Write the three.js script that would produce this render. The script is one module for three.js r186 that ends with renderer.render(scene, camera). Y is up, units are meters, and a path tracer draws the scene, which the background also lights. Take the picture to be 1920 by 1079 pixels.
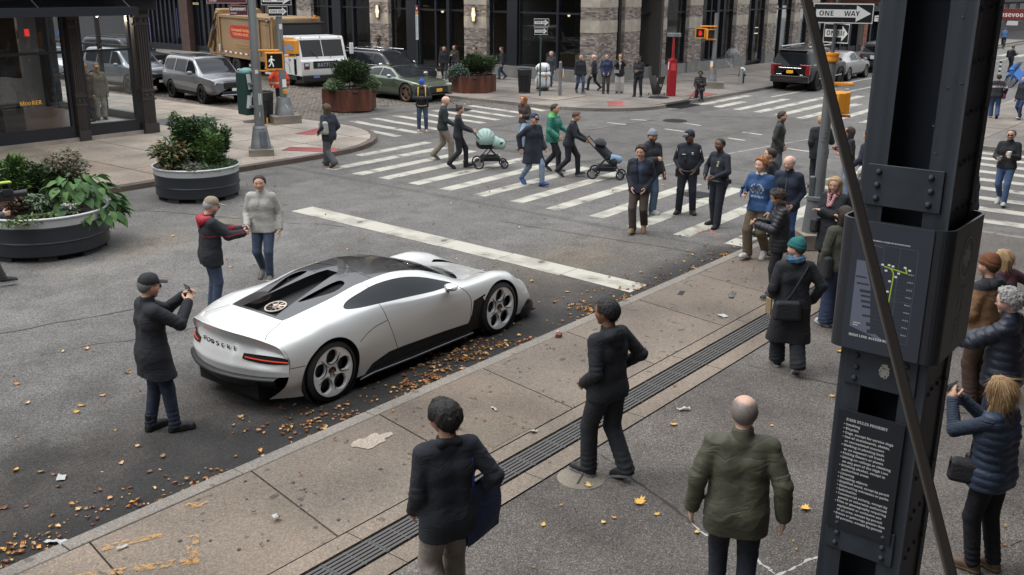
import*as THREE from'three';
import{mergeGeometries,mergeVertices}from'three/addons/utils/BufferGeometryUtils.js';
import{RoundedBoxGeometry}from'three/addons/geometries/RoundedBoxGeometry.js';
// ---------- camera, sky, sun, exposure
const scene=new THREE.Scene();
const camera=new THREE.PerspectiveCamera(32.42,1024/575,0.05,600);
{
const pitch=17.131*Math.PI/180,yaw=38.653*Math.PI/180,roll=0.472*Math.PI/180;
const fh=new THREE.Vector3(Math.cos(yaw),0,-Math.sin(yaw)),r0=new THREE.Vector3(Math.sin(yaw),0,Math.cos(yaw)),up=new THREE.Vector3(0,1,0);
const fw=fh.clone().multiplyScalar(Math.cos(pitch)).addScaledVector(up,-Math.sin(pitch));
const u0=up.clone().multiplyScalar(Math.cos(pitch)).addScaledVector(fh,Math.sin(pitch));
const r=r0.clone().multiplyScalar(Math.cos(roll)).addScaledVector(u0,Math.sin(roll));
const u=u0.clone().multiplyScalar(Math.cos(roll)).addScaledVector(r0,-Math.sin(roll));
camera.matrixAutoUpdate=true;
const m=new THREE.Matrix4().makeBasis(r,u,fw.clone().negate());
camera.quaternion.setFromRotationMatrix(m);camera.position.set(0,4.65,0);
}
scene.add(camera);
const renderer=new THREE.WebGLRenderer({antialias:true});
renderer.setSize(1024,575);renderer.shadowMap.enabled=true;renderer.shadowMap.type=THREE.PCFSoftShadowMap;
renderer.toneMapping=THREE.LinearToneMapping;renderer.toneMappingExposure=1.0;
const SUN_DIR=new THREE.Vector3(-0.30,0.86,-0.42).normalize();
{
const w=256,h=128,d=new Float32Array(w*h*4);
for(let y=0;y<h;y++)for(let x=0;x<w;x++){
const el=(y+0.5)/h*Math.PI-Math.PI/2,az=(x+0.5)/w*2*Math.PI-Math.PI;
const v=[Math.cos(el)*Math.cos(az),Math.sin(el),Math.cos(el)*Math.sin(az)];
const s=Math.max(0,v[1]),c=Math.max(0,v[0]*SUN_DIR.x+v[1]*SUN_DIR.y+v[2]*SUN_DIR.z);
const L=(0.20+1.05*s+0.45*Math.pow(c,4))*2.2,i=(y*w+x)*4;
const g=v[1]<0?0.5:1;
d[i]=L*0.96*g;d[i+1]=L*g;d[i+2]=L*1.05*g;d[i+3]=1;
}
const t=new THREE.DataTexture(d,w,h,THREE.RGBAFormat,THREE.FloatType);
t.mapping=THREE.EquirectangularReflectionMapping;t.magFilter=t.minFilter=THREE.LinearFilter;t.needsUpdate=true;
scene.background=t;scene.environment=t;
}
const sun=new THREE.DirectionalLight(new THREE.Color(1,0.95,0.88),1.4);
sun.position.copy(SUN_DIR).multiplyScalar(60).add(new THREE.Vector3(20,0,-15));sun.target.position.set(20,0,-15);
sun.castShadow=true;sun.shadow.radius=34;sun.shadow.mapSize.set(2048,2048);
Object.assign(sun.shadow.camera,{left:-50,right:50,top:50,bottom:-50,near:1,far:140});
scene.add(sun,sun.target);
// ---------- helpers
const V=(x,y,z)=>new THREE.Vector3(x,y,z),PI=Math.PI,R=(d)=>d*PI/180;
let seed=7;const rnd=()=>{seed=(seed*1664525+1013904223)>>>0;return seed/4294967296;};
const rr=(a,b)=>a+(b-a)*rnd(),lerp=(a,b,t)=>a+(b-a)*t,clamp=(x,a=0,b=1)=>Math.min(b,Math.max(a,x));
const sstep=(a,b,x)=>{const t=clamp((x-a)/(b-a));return t*t*(3-2*t);};
function hash3(x,y,z){let h=(x*374761393+y*668265263+z*1274126177)|0;h=Math.imul(h^(h>>>13),1274126177);return((h^(h>>>16))>>>0)/4294967296;}
function vnoise(x,y,z){
const X=Math.floor(x),Y=Math.floor(y),Z=Math.floor(z);let fx=x-X,fy=y-Y,fz=z-Z;
fx=fx*fx*(3-2*fx);fy=fy*fy*(3-2*fy);fz=fz*fz*(3-2*fz);
const a=(i,j,k)=>hash3(X+i,Y+j,Z+k);
return lerp(lerp(lerp(a(0,0,0),a(1,0,0),fx),lerp(a(0,1,0),a(1,1,0),fx),fy),lerp(lerp(a(0,0,1),a(1,0,1),fx),lerp(a(0,1,1),a(1,1,1),fx),fy),fz);
}
const fbm=(x,y,z=0,o=4)=>{let s=0,a=0.5,n=0;for(let i=0;i<o;i++){s+=a*vnoise(x,y,z+i*7.3);n+=a;a*=0.5;x*=2.03;y*=2.03;z*=2.03;}return s/n;};
const counts={};
const numbered=(n)=>{const c=counts[n]=(counts[n]??-1)+1;return c?n+'_'+String(c).padStart(3,'0'):n;};
function thing(name,label,category,[x,y,z]=[0,0,0],turn=0,group){
const o=new THREE.Group();o.name=numbered(name);o.position.set(x,y,z);o.rotation.y=turn;scene.add(o);
o.userData={label,category};if(group)o.userData.group=group;return o;
}
function clean(g){
let n=g.index?g.toNonIndexed():g.clone();
for(const k of Object.keys(n.attributes))if(!['position','normal','uv','color'].includes(k))n.deleteAttribute(k);
if(!n.attributes.normal)n.computeVertexNormals();
if(!n.attributes.uv)n.setAttribute('uv',new THREE.BufferAttribute(new Float32Array(n.attributes.position.count*2),2));
return n;
}
function merge(list){const L=list.map(clean);if(L.some((g)=>g.attributes.color)&&!L.every((g)=>g.attributes.color))L.forEach((g)=>g.deleteAttribute('color'));return L.length===1?L[0]:mergeGeometries(L);}
const SPLIT=new Set(['wheel_housing','arm','base','strap','gasket','side_plate','girder','marker_lamp','leg','bolt','canopy','cornice','display_table','lamp','side_guard','drawstring']);
function part(name,geo,m,parent,label){
if(Array.isArray(geo)&&geo.length>1&&parent&&SPLIT.has(name)){let o;for(const g of geo)o=part(name,g,m,parent,label);return o;}
const o=new THREE.Mesh(Array.isArray(geo)?merge(geo):geo,m);o.name=name;o.castShadow=o.receiveShadow=true;
if(label)o.userData.label=label;if(parent)parent.add(o);return o;
}
function struct(name,geo,m){const o=part(name,geo,m);o.name=numbered(name);o.userData.kind='structure';scene.add(o);return o;}
function structGroup(name){const o=new THREE.Group();o.name=numbered(name);o.userData.kind='structure';scene.add(o);return o;}
function solo(name,label,category,geo,m,group){const o=part(name,geo,m);o.name=numbered(name);o.userData={label,category};if(group)o.userData.group=group;scene.add(o);return o;}
const bx=(x,y,z,w,h,d,ry=0,rx=0,rz=0)=>{const g=new THREE.BoxGeometry(w,h,d);if(rx)g.rotateX(rx);if(rz)g.rotateZ(rz);if(ry)g.rotateY(ry);g.translate(x,y,z);return g;};
const rbx=(x,y,z,w,h,d,r=0.01,ry=0,rx=0,rz=0)=>{const g=new RoundedBoxGeometry(w,h,d,2,Math.min(r,w/2.01,h/2.01,d/2.01));if(rx)g.rotateX(rx);if(rz)g.rotateZ(rz);if(ry)g.rotateY(ry);g.translate(x,y,z);return g;};
const cyl=(x,y,z,r0,r1,h,n=20)=>new THREE.CylinderGeometry(r1,r0,h,n).translate(x,y+h/2,z);
function rod(a,b,r,r2=r,n=10){const d=b.clone().sub(a),g=new THREE.CylinderGeometry(r2,r,d.length(),n);g.translate(0,d.length()/2,0);g.applyQuaternion(new THREE.Quaternion().setFromUnitVectors(V(0,1,0),d.normalize()));return g.translate(a.x,a.y,a.z);}
const sph=(x,y,z,r,a=14,b=10)=>new THREE.SphereGeometry(r,a,b).translate(x,y,z);
const ell=(x,y,z,a,b,c,n=16)=>new THREE.SphereGeometry(1,n,Math.max(8,n*0.7|0)).scale(a,b,c).translate(x,y,z);
const tube=(pts,r,n=24,k=8)=>new THREE.TubeGeometry(new THREE.CatmullRomCurve3(pts.map((p)=>V(...p))),n,r,k);
const lathe=(pts,n=28)=>new THREE.LatheGeometry(pts.map((p)=>new THREE.Vector2(...p)),n);
function ext(pts,depth,bevel=0,holes=[]){
const s=new THREE.Shape(pts.map((p)=>new THREE.Vector2(...p)));for(const h of holes)s.holes.push(new THREE.Path(h.map((p)=>new THREE.Vector2(...p))));
return new THREE.ExtrudeGeometry(s,{depth,bevelEnabled:bevel>0,bevelSize:bevel,bevelThickness:bevel,bevelSegments:2,curveSegments:8});
}
const circ=(cx,cy,r,n=24,a0=0)=>Array.from({length:n},(_,i)=>[cx+r*Math.cos(a0+i/n*2*PI),cy+r*Math.sin(a0+i/n*2*PI)]);
function quad(w,h){return new THREE.PlaneGeometry(w,h);}
function tint(g,fn){
const p=g.attributes.position,c=new Float32Array(p.count*3);
for(let i=0;i<p.count;i++){const k=fn(p.getX(i),p.getY(i),p.getZ(i),i);c[i*3]=k[0];c[i*3+1]=k[1];c[i*3+2]=k[2];}
g.setAttribute('color',new THREE.BufferAttribute(c,3));return g;
}
function metreUV(g,sx=1,sy=sx){
const n=clean(g),p=n.attributes.position,q=n.attributes.normal,u=n.attributes.uv;
for(let i=0;i<p.count;i++){
const ax=Math.abs(q.getX(i)),ay=Math.abs(q.getY(i)),az=Math.abs(q.getZ(i));
if(ay>=ax&&ay>=az)u.setXY(i,p.getX(i)/sx,p.getZ(i)/sy);else if(ax>az)u.setXY(i,p.getZ(i)/sx,p.getY(i)/sy);else u.setXY(i,p.getX(i)/sx,p.getY(i)/sy);
}
return n;
}
// ---------- textures
function noiseTex(n,fn,srgb=true){
const d=new Uint8Array(n*n*4);
for(let y=0;y<n;y++)for(let x=0;x<n;x++){const c=fn(x/n,y/n,x,y),i=(y*n+x)*4;d[i]=clamp(c[0])*255;d[i+1]=clamp(c[1])*255;d[i+2]=clamp(c[2])*255;d[i+3]=c[3]===undefined?255:clamp(c[3])*255;}
const t=new THREE.DataTexture(d,n,n);t.wrapS=t.wrapT=THREE.RepeatWrapping;t.magFilter=THREE.LinearFilter;t.minFilter=THREE.LinearMipmapLinearFilter;if(srgb)t.colorSpace=THREE.SRGBColorSpace;t.needsUpdate=true;return t;
}
const tile=(f,u,v,k)=>{const a=f(u*k,v*k),b=f((u-1)*k,v*k),c=f(u*k,(v-1)*k),d=f((u-1)*k,(v-1)*k),w=sstep(0.75,1,u),z=sstep(0.75,1,v);return lerp(lerp(a,b,w),lerp(c,d,w),z);};
function canvasTex(w,h,draw){const c=document.createElement('canvas');c.width=w;c.height=h;const x=c.getContext('2d');draw(x,w,h);const t=new THREE.CanvasTexture(c);t.colorSpace=THREE.SRGBColorSpace;t.anisotropy=8;return t;}
const SM=(c,o={})=>new THREE.MeshStandardMaterial({color:Array.isArray(c)?new THREE.Color().setRGB(...c):c,roughness:0.8,...o});
const PM=(c,o={})=>new THREE.MeshPhysicalMaterial({color:Array.isArray(c)?new THREE.Color().setRGB(...c):c,roughness:0.5,...o});
// ---------- surface textures
const asphaltTex=noiseTex(1024,(u,v,x,y)=>{
const n=hash3(x,y,1),m=hash3(x>>1,y>>1,2),m2=hash3(x>>2,y>>2,7),b=tile((a,c)=>fbm(a,c,3,4),u,v,14),s=hash3(x>>1,y>>1,9),s2=hash3(x>>3,y>>2,19);
let k=0.72+0.2*(n-0.5)+0.30*(m-0.5)+0.24*(m2-0.5)+0.22*(b-0.5);if(s>0.985)k+=0.25;if(s<0.02)k-=0.2;if(s2>0.996)k+=0.16;if(s2<0.004)k-=0.16;
return[k,k*0.99,k*0.975];
});
const asphaltBump=noiseTex(512,(u,v,x,y)=>{const k=0.5+0.5*(hash3(x,y,5)-0.5)+0.4*(hash3(x>>1,y>>1,6)-0.5);return[k,k,k];},false);
const aggregateTex=noiseTex(1024,(u,v,x,y)=>{
const n=hash3(x,y,21),m=hash3(x>>1,y>>1,22),q=hash3(x>>2,y>>2,24),b=tile((a,c)=>fbm(a,c,5,4),u,v,7);
let k=0.64+0.2*(n-0.5)+0.36*(m-0.5)+0.2*(q-0.5)+0.24*(b-0.5);if(m>0.965)k+=0.24;if(q>0.985)k+=0.12;
const w=hash3(x>>1,y>>1,23);return[k*(1+0.05*(w-0.4)),k*0.975,k*(0.955-0.03*w)];
});
const concreteTex=noiseTex(1024,(u,v,x,y)=>{
const n=hash3(x,y,31),m=hash3(x>>1,y>>1,32),b=tile((a,c)=>fbm(a,c,8,5),u,v,5),b2=tile((a,c)=>fbm(a,c,18,3),u,v,2.0),sp=tile((a,c)=>fbm(a,c,28,2),u,v,38);
const m4=hash3(x>>2,y>>2,37);let k=0.80+0.1*(n-0.5)+0.16*(m-0.5)+0.13*(m4-0.5)+0.34*(b-0.5)+0.2*(b2-0.5);if(sp>0.8)k-=0.2*sstep(0.8,0.86,sp);if(m>0.993)k+=0.14;
return[k,k*(0.965-0.03*b),k*(0.925-0.05*b)];
});
for(const[t,k]of[[asphaltTex,4.2],[asphaltBump,2.2],[aggregateTex,3.6],[concreteTex,4.5]])t.repeat.set(1/k,1/k);
const M={
asphalt:SM(0xffffff,{map:asphaltTex,bumpMap:asphaltBump,bumpScale:0.006,roughness:0.88,vertexColors:true}),
plaza:SM(0xffffff,{map:aggregateTex,bumpMap:asphaltBump,bumpScale:0.006,roughness:0.92,vertexColors:true}),
concrete:SM(0xffffff,{map:concreteTex,bumpMap:asphaltBump,bumpScale:0.003,roughness:0.9,vertexColors:true}),
granite:SM([0.30,0.295,0.285],{map:concreteTex,roughness:0.75}),
steelkerb:SM([0.16,0.13,0.115],{map:concreteTex,roughness:0.7}),
joint:SM([0.035,0.032,0.03],{roughness:1}),
blackIron:SM([0.022,0.023,0.026],{roughness:0.5,metalness:0.4}),
};
function sheet(x0,x1,z0,z1,step,y,fn,holes){
const nx=Math.max(1,Math.round((x1-x0)/step)),nz=Math.max(1,Math.round((z1-z0)/step)),g=new THREE.PlaneGeometry(x1-x0,z1-z0,nx,nz);
g.rotateX(-PI/2);g.translate((x0+x1)/2,y,(z0+z1)/2);
const p=g.attributes.position,u=g.attributes.uv;for(let i=0;i<p.count;i++)u.setXY(i,p.getX(i),p.getZ(i));
return tint(g,fn);
}
const mix3=(a,b,t)=>[lerp(a[0],b[0],t),lerp(a[1],b[1],t),lerp(a[2],b[2],t)];
const seg=(x,z,ax,az,bx_,bz)=>{const dx=bx_-ax,dz=bz-az,t=clamp(((x-ax)*dx+(z-az)*dz)/(dx*dx+dz*dz));return Math.hypot(x-ax-t*dx,z-az-t*dz);};
function roadColor(x,y,z){
let c=[0.222,0.214,0.207];const n=fbm(x*0.35,z*0.35,1,4),f=fbm(x*1.7,z*1.7,4,4),w=fbm(x*0.9+20,z*0.9,9,3);
const k=0.78+0.44*n;c=[c[0]*k,c[1]*k,c[2]*k];
const inter=sstep(20.5,22.5,x)*(1-sstep(33,36,x));c=mix3(c,[0.165,0.154,0.146],inter*0.6);
for(const[a,b,d,e,m]of[[23,30,-18.5,-14,0.8],[25.5,28.6,-13,-9.4,1.18],[30.5,35,-17.8,-13,0.88],[6,12,-18,-14.8,1.08],[33.5,36.5,-19.4,-18.0,0.62],[9.5,12.5,-13.6,-11.8,0.9],[14.2,16,-20.4,-18.6,0.88],[24,25.6,-12,-10.2,0.7],[27,29.5,-21.5,-19.8,0.75],[2,6.5,-15,-12.4,1.1]]){
if(x>a+0.2*w&&x<b-0.3*w&&z>d+0.2*w&&z<e-0.2*w)c=[c[0]*m,c[1]*m,c[2]*m];
}
if(z>-27&&z<-8&&x>-8&&x<50){
const lane=Math.exp(-((z+12.2)**2)/0.8)+Math.exp(-((z+17)**2)/0.9);c=mix3(c,[0.17,0.165,0.16],0.3*lane);
}
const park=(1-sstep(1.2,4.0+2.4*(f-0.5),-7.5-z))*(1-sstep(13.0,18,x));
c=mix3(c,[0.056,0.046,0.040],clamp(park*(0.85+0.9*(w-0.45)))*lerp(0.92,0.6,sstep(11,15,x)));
const gut=(1-sstep(0.25,1.1+0.7*(f-0.5),-7.5-z))*(1-sstep(16,19,x));c=mix3(c,[0.022,0.020,0.019],gut*0.95*sstep(0.28,0.5,f+0.14));  // gutter dirt, deepened to paint in the shadow around the car
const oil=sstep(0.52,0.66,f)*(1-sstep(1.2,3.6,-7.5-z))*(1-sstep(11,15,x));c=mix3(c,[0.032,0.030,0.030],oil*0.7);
const dust=Math.exp(-((x-13.9)**2/3.2+(z+9.7)**2/0.9));c=mix3(c,[0.23,0.195,0.155],clamp(dust*1.1*(0.35+f)));
const dust2=Math.exp(-(seg(x,z,8.2,-15.8,11.4,-16.6)**2)/0.35)*sstep(0.35,0.6,f);c=mix3(c,[0.30,0.25,0.19],dust2*0.6);
for(const[a,b,d,e,q]of[[16.3,-20.6,16.2,-7.6,0.02],[22.3,-26.6,30.9,-26.2,0.1],[21.9,-21.2,31,-21.6,0.05],[22.2,-20,22,-8,0.05],[22,-15.2,35,-14.2,0.05]]){const s=seg(x,z,a,b,d,e)-q;if(s<0.12)c=mix3(c,[0.08,0.076,0.072],0.55*(1-clamp(s/0.12)));}
const pot=Math.exp(-((x-20.1)**2/0.5+(z+21.2)**2/0.12));c=mix3(c,[0.17,0.15,0.115],clamp(pot)*0.8);
return c;
}
{
const far=[0.18,0.174,0.168];
struct('ground',sheet(-250,350,-300,250,60,-0.06,()=>far),M.asphalt);
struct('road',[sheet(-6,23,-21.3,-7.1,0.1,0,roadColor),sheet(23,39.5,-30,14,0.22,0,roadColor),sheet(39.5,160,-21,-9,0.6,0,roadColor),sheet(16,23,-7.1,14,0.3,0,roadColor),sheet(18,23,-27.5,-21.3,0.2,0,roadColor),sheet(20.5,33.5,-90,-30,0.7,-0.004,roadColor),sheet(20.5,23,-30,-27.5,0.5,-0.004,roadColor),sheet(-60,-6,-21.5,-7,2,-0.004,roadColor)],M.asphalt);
}
// ---------- cobbles in the street beyond the crossing
{
const g=new RoundedBoxGeometry(0.205,0.10,0.108,1,0.018),list=[];
for(let z=-45;z<-27.2;z+=0.118){const row=Math.round(z/0.118);for(let x=22.35+(row&1)*0.1;x<31.0;x+=0.216)if(z<-27.9-0.5*Math.sin(x)+0.3*rnd())list.push([x+rr(-0.01,0.01),z+rr(-0.008,0.008)]);}
const m=new THREE.InstancedMesh(g,SM([0.22,0.205,0.185],{map:concreteTex,roughness:0.7}),list.length),q=new THREE.Matrix4(),c=new THREE.Color();
list.forEach(([x,z],i)=>{q.makeRotationFromEuler(new THREE.Euler(rr(-0.05,0.05),rr(-0.06,0.06),rr(-0.05,0.05)));q.setPosition(x,-0.03+rr(-0.008,0.008),z);m.setMatrixAt(i,q);const k=rr(0.6,1.15),t=rr(-0.04,0.05);m.setColorAt(i,c.setRGB(k*(1+t),k,k*(1-t)));});
m.name='cobblestones';m.userData={kind:'stuff',label:'worn grey brown cobblestones paving the side street round the truck',category:'cobblestones'};scene.add(m);
}
// ---------- pavements: a body, kerb stones along the edge and slabs on top
function clipPoly(P,a,b){
const out=[],side=(p)=>(b[0]-a[0])*(p[1]-a[1])-(b[1]-a[1])*(p[0]-a[0]);
for(let i=0;i<P.length;i++){const p=P[i],q=P[(i+1)%P.length],s=side(p),t=side(q);if(s>=0)out.push(p);if((s>0&&t<0)||(s<0&&t>0)){const k=s/(s-t);out.push([lerp(p[0],q[0],k),lerp(p[1],q[1],k)]);}}
return out;
}
const area=(P)=>P.reduce((s,p,i)=>{const q=P[(i+1)%P.length];return s+p[0]*q[1]-q[0]*p[1];},0)/2;
function slabGeo(P,y0,y1,bevel=0.006){
const s=new THREE.Shape(P.map(([x,z])=>new THREE.Vector2(x,-z)));
const g=new THREE.ExtrudeGeometry(s,{depth:y1-y0-bevel,bevelEnabled:bevel>0,bevelSize:-bevel*0.5,bevelOffset:0,bevelThickness:bevel,bevelSegments:1});
g.rotateX(-PI/2);g.translate(0,y0,0);return metreUV(g);
}
const inset=(P,d)=>{const s=Math.sign(area(P));return P.map((p,i)=>{const a=P[(i+P.length-1)%P.length],b=P[(i+1)%P.length];const n=(u,v)=>{const l=Math.hypot(v[0]-u[0],v[1]-u[1])||1;return[-(v[1]-u[1])/l*s,(v[0]-u[0])/l*s];};const n1=n(a,p),n2=n(p,b),k=d/Math.max(0.4,1+n1[0]*n2[0]+n1[1]*n2[1]);return[p[0]+(n1[0]+n2[0])*k,p[1]+(n1[1]+n2[1])*k];});};
const arc=(cx,cz,r,a0,a1,n=8)=>Array.from({length:n+1},(_,i)=>{const a=R(lerp(a0,a1,i/n));return[cx+r*Math.cos(a),cz+r*Math.sin(a)];});
function pavement(name,path,rest,kerbW,kerbMat,cells,colorFn,stone=1.9,top=0.13){
const outline=[...path,...rest],s=structGroup(name);
const inner=inset(outline,kerbW+0.012);
{const b=slabGeo(inset(outline,0.02),-0.05,top-0.035,0);part('pavement_bed',b,M.joint,s);}
const k=structGroup(name+'_kerb');let d=0;const pts=[];
for(let i=0;i+1<path.length;i++){const a=path[i],b=path[i+1],l=Math.hypot(b[0]-a[0],b[1]-a[1]),n=Math.max(1,Math.round(l/stone));for(let j=0;j<n;j++)pts.push([lerp(a[0],b[0],j/n),lerp(a[1],b[1],j/n)]);}
pts.push(path[path.length-1]);
for(let i=0;i+1<pts.length;i++){
const a=pts[i],b=pts[i+1],l=Math.hypot(b[0]-a[0],b[1]-a[1]),g=new RoundedBoxGeometry(l-0.008,top+0.09,kerbW,2,0.014);
g.translate(0,(top-0.09)/2+rr(-0.003,0.003),kerbW/2);const ang=Math.atan2(b[1]-a[1],b[0]-a[0]);g.rotateY(-ang);g.translate((a[0]+b[0])/2,0,(a[1]+b[1])/2);
part('kerb_stone',metreUV(g),kerbMat,k);
}
for(const cell of cells){
let P=cell;if(area(P)<0)P=P.slice().reverse();
const I=area(inner)<0?inner.slice().reverse():inner;
for(let i=0;i<I.length&&P.length>2;i++)P=clipPoly(P,I[i],I[(i+1)%I.length]);
P=P.filter((p,i)=>Math.hypot(p[0]-P[(i+1)%P.length][0],p[1]-P[(i+1)%P.length][1])>0.02);
if(P.length<3||area(P)<0.12)continue;
const tone=rr(0.86,1.1),hue=rr(-0.025,0.025),dy=rr(-0.003,0.003);
const g=slabGeo(P,0.05,top+dy-0.001);tint(g,(x,y,z)=>{const c=colorFn(x,z,tone);return[c[0]*(1+hue),c[1],c[2]*(1-hue)];});
part('slab',g,M.concrete,s);
}
return s;
}
const gridCells=(xs,zs,j=0.012,skew=0)=>{const out=[];for(let i=0;i+1<xs.length;i++)for(let k=0;k+1<zs.length;k++){const sk=(z)=>skew*(z-zs[0]);out.push([[xs[i]+j+sk(zs[k]),zs[k]+j],[xs[i+1]-j+sk(zs[k]),zs[k]+j],[xs[i+1]-j+sk(zs[k+1]),zs[k+1]-j],[xs[i]+j+sk(zs[k+1]),zs[k+1]-j]]);}return out;};
const range=(a,b,n)=>Array.from({length:n+1},(_,i)=>lerp(a,b,i/n));
const nearTone=(x,z,t)=>{const n=fbm(x*0.8,z*0.8,2,4),m=fbm(x*2.5,z*2.5,6,3);const k=t*(0.72+0.5*n);return mix3([0.30*k,0.27*k,0.24*k],[0.14,0.12,0.105],0.5*sstep(0.55,0.72,m));};
const nearPath=[[-14,-7.5],[17.2,-7.5],...arc(17.4,-4.6,2.9,-86,-4,7),[20.3,-4.3],[20.3,14]];
pavement('near_pavement',nearPath,[[-14,14]],0.17,M.granite,gridCells([-14,-9,-5,-1,1.6,3.5,5.15,6.85,8.6,10.35,12.2,14.0,15.9,17.6,20.3],[-7.34,-5.78],0.009,-0.17),nearTone,1.75);
{
const pc=(x,y,z)=>{const n=fbm(x*0.6,z*0.6,3,4),m=fbm(x*2.2,z*2.2,8,3),k=0.72+0.55*n;const wet=sstep(0.5,0.72,m)*0.4;return mix3([0.255*k,0.238*k,0.228*k],[0.115,0.10,0.10],wet);};
struct('plaza',sheet(-14,20.1,-5.025,14,0.14,0.128,pc),M.plaza);
const d=structGroup('drain');
for(const[z0,z1]of[[-5.77,-5.585],[-5.265,-5.045]])for(let x=-6;x<20;x+=1.83)part('drain_edging',tint(slabGeo([[x,z0],[Math.min(20.1,x+1.82),z0],[Math.min(20.1,x+1.82),z1],[x,z1]],0.02,0.131),(a,b,c)=>nearTone(a,c,1.0)),M.concrete,d);
part('drain_channel',bx(7,0.045,-5.425,26,0.02,0.30),M.joint,d);
const iron=SM([0.10,0.094,0.09],{roughness:0.55,metalness:0.5});
for(let x=-6;x<20;x+=0.5){
const L=[];for(let i=0;i<6;i++)L.push(bx(x+0.25,0.122,-5.565+0.028+i*0.0445,0.494,0.016,0.029));L.push(bx(x+0.01,0.120,-5.425,0.016,0.016,0.27),bx(x+0.25,0.120,-5.425,0.012,0.016,0.27),bx(x+0.49,0.120,-5.425,0.016,0.016,0.27));
if(x>2&&x<17)part('grate',L,iron,d);
}
}
const leftTone=(x,z,t)=>{const n=fbm(x*0.5,z*0.5,12,4),m=fbm(x*1.7,z*1.7,16,3),k=t*(0.8+0.4*n);return mix3([0.44*k,0.40*k,0.355*k],[0.24,0.205,0.175],0.35*sstep(0.55,0.75,m));};
const leftTone2=(x,z,t)=>mix3(leftTone(x,z,t),[0.52*t,0.505*t,0.475*t],0.75*sstep(13.0,15.0,x));
pavement('far_left_pavement',[[-14,-20.9],[17.8,-20.9],...arc(18,-25.2,4.3,88,2,9),[22.3,-25.6],[22.3,-70]].reverse(),[[-14,-70]].reverse(),0.18,M.steelkerb,gridCells([0,3,5.6,7.6,9.4,11.25,13.1,14.95,16.8,18.65,20.5,22.4],[-46,-43,-40,-37,-34.5,-32.2,-30.1,-28.05,-26.3,-24.5,-22.7,-20.9]),leftTone2,2.2);
const farTone=(x,z,t)=>{const n=fbm(x*0.5,z*0.5,22,4),k=t*(0.8+0.4*n);return[0.265*k,0.26*k,0.255*k];};
pavement('far_corner_pavement',[[31,-90],[31,-23.2],...arc(34.2,-23,3.2,178,92,8),[34.4,-19.8],[43,-19.95],[140,-20.4]].reverse(),[[140,-90]].reverse(),0.18,M.granite,[...gridCells([31,33,35,37,39.2],[-62,-58,-54,-50,-46,-43,-40,-37.5,-35,-32.8,-30.6,-28.5,-26.4]),...gridCells([31,33,35,37,39.2,41.4,43.7,46,48.5,51,54,57,60,64,68,74,80,90,100],[-26.4,-24.2,-22,-19.8])],farTone,2.2);
pavement('far_right_pavement',[[140,-9.9],[34.6,-9.9],...arc(34.6,-6.9,3,-92,-178,7),[31.6,-6.6],[31.6,14]].reverse(),[[140,14]].reverse(),0.18,M.granite,gridCells([31.6,33.6,36,38.5,41,44,47,50,54,58,62,66,72,80,90,100],[-10,-7.8,-5.6,-3.4,-1.2,1.5,4,7]),farTone,2.2);
// ---------- painted markings, worn
const wearTex=noiseTex(512,(u,v,x,y)=>{const n=tile((a,c)=>fbm(a,c,41,5),u,v,9),m=hash3(x,y,42),k=0.92-0.12*sstep(0.42,0.62,n)-0.32*sstep(0.64,0.76,n)+0.1*(m-0.5);return[k,k*0.985,k*0.95];});
wearTex.repeat.set(1/2.3,1/2.3);
const paint=SM([0.46,0.45,0.415],{map:wearTex,roughness:0.75,bumpMap:asphaltBump,bumpScale:0.003});
function mark(list,parent,name='stripe',m=paint){
for(const P of list){
const s=new THREE.Shape(P.map(([x,z])=>new THREE.Vector2(x,-z))),g=new THREE.ShapeGeometry(s);g.rotateX(-PI/2);g.translate(0,0.005,0);part(name,metreUV(g),m,parent);
}
}
const strip=(x0,z0,x1,z1,w)=>{const l=Math.hypot(x1-x0,z1-z0),nx=-(z1-z0)/l*w/2,nz=(x1-x0)/l*w/2,J=()=>rr(-0.012,0.012);return[[x0+nx+J(),z0+nz+J()],[lerp(x0,x1,0.5)+nx+J(),lerp(z0,z1,0.5)+nz+J()],[x1+nx+J(),z1+nz+J()],[x1-nx+J(),z1-nz+J()],[lerp(x0,x1,0.4)-nx+J(),lerp(z0,z1,0.4)-nz+J()],[x0-nx+J(),z0-nz+J()]];};
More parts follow.
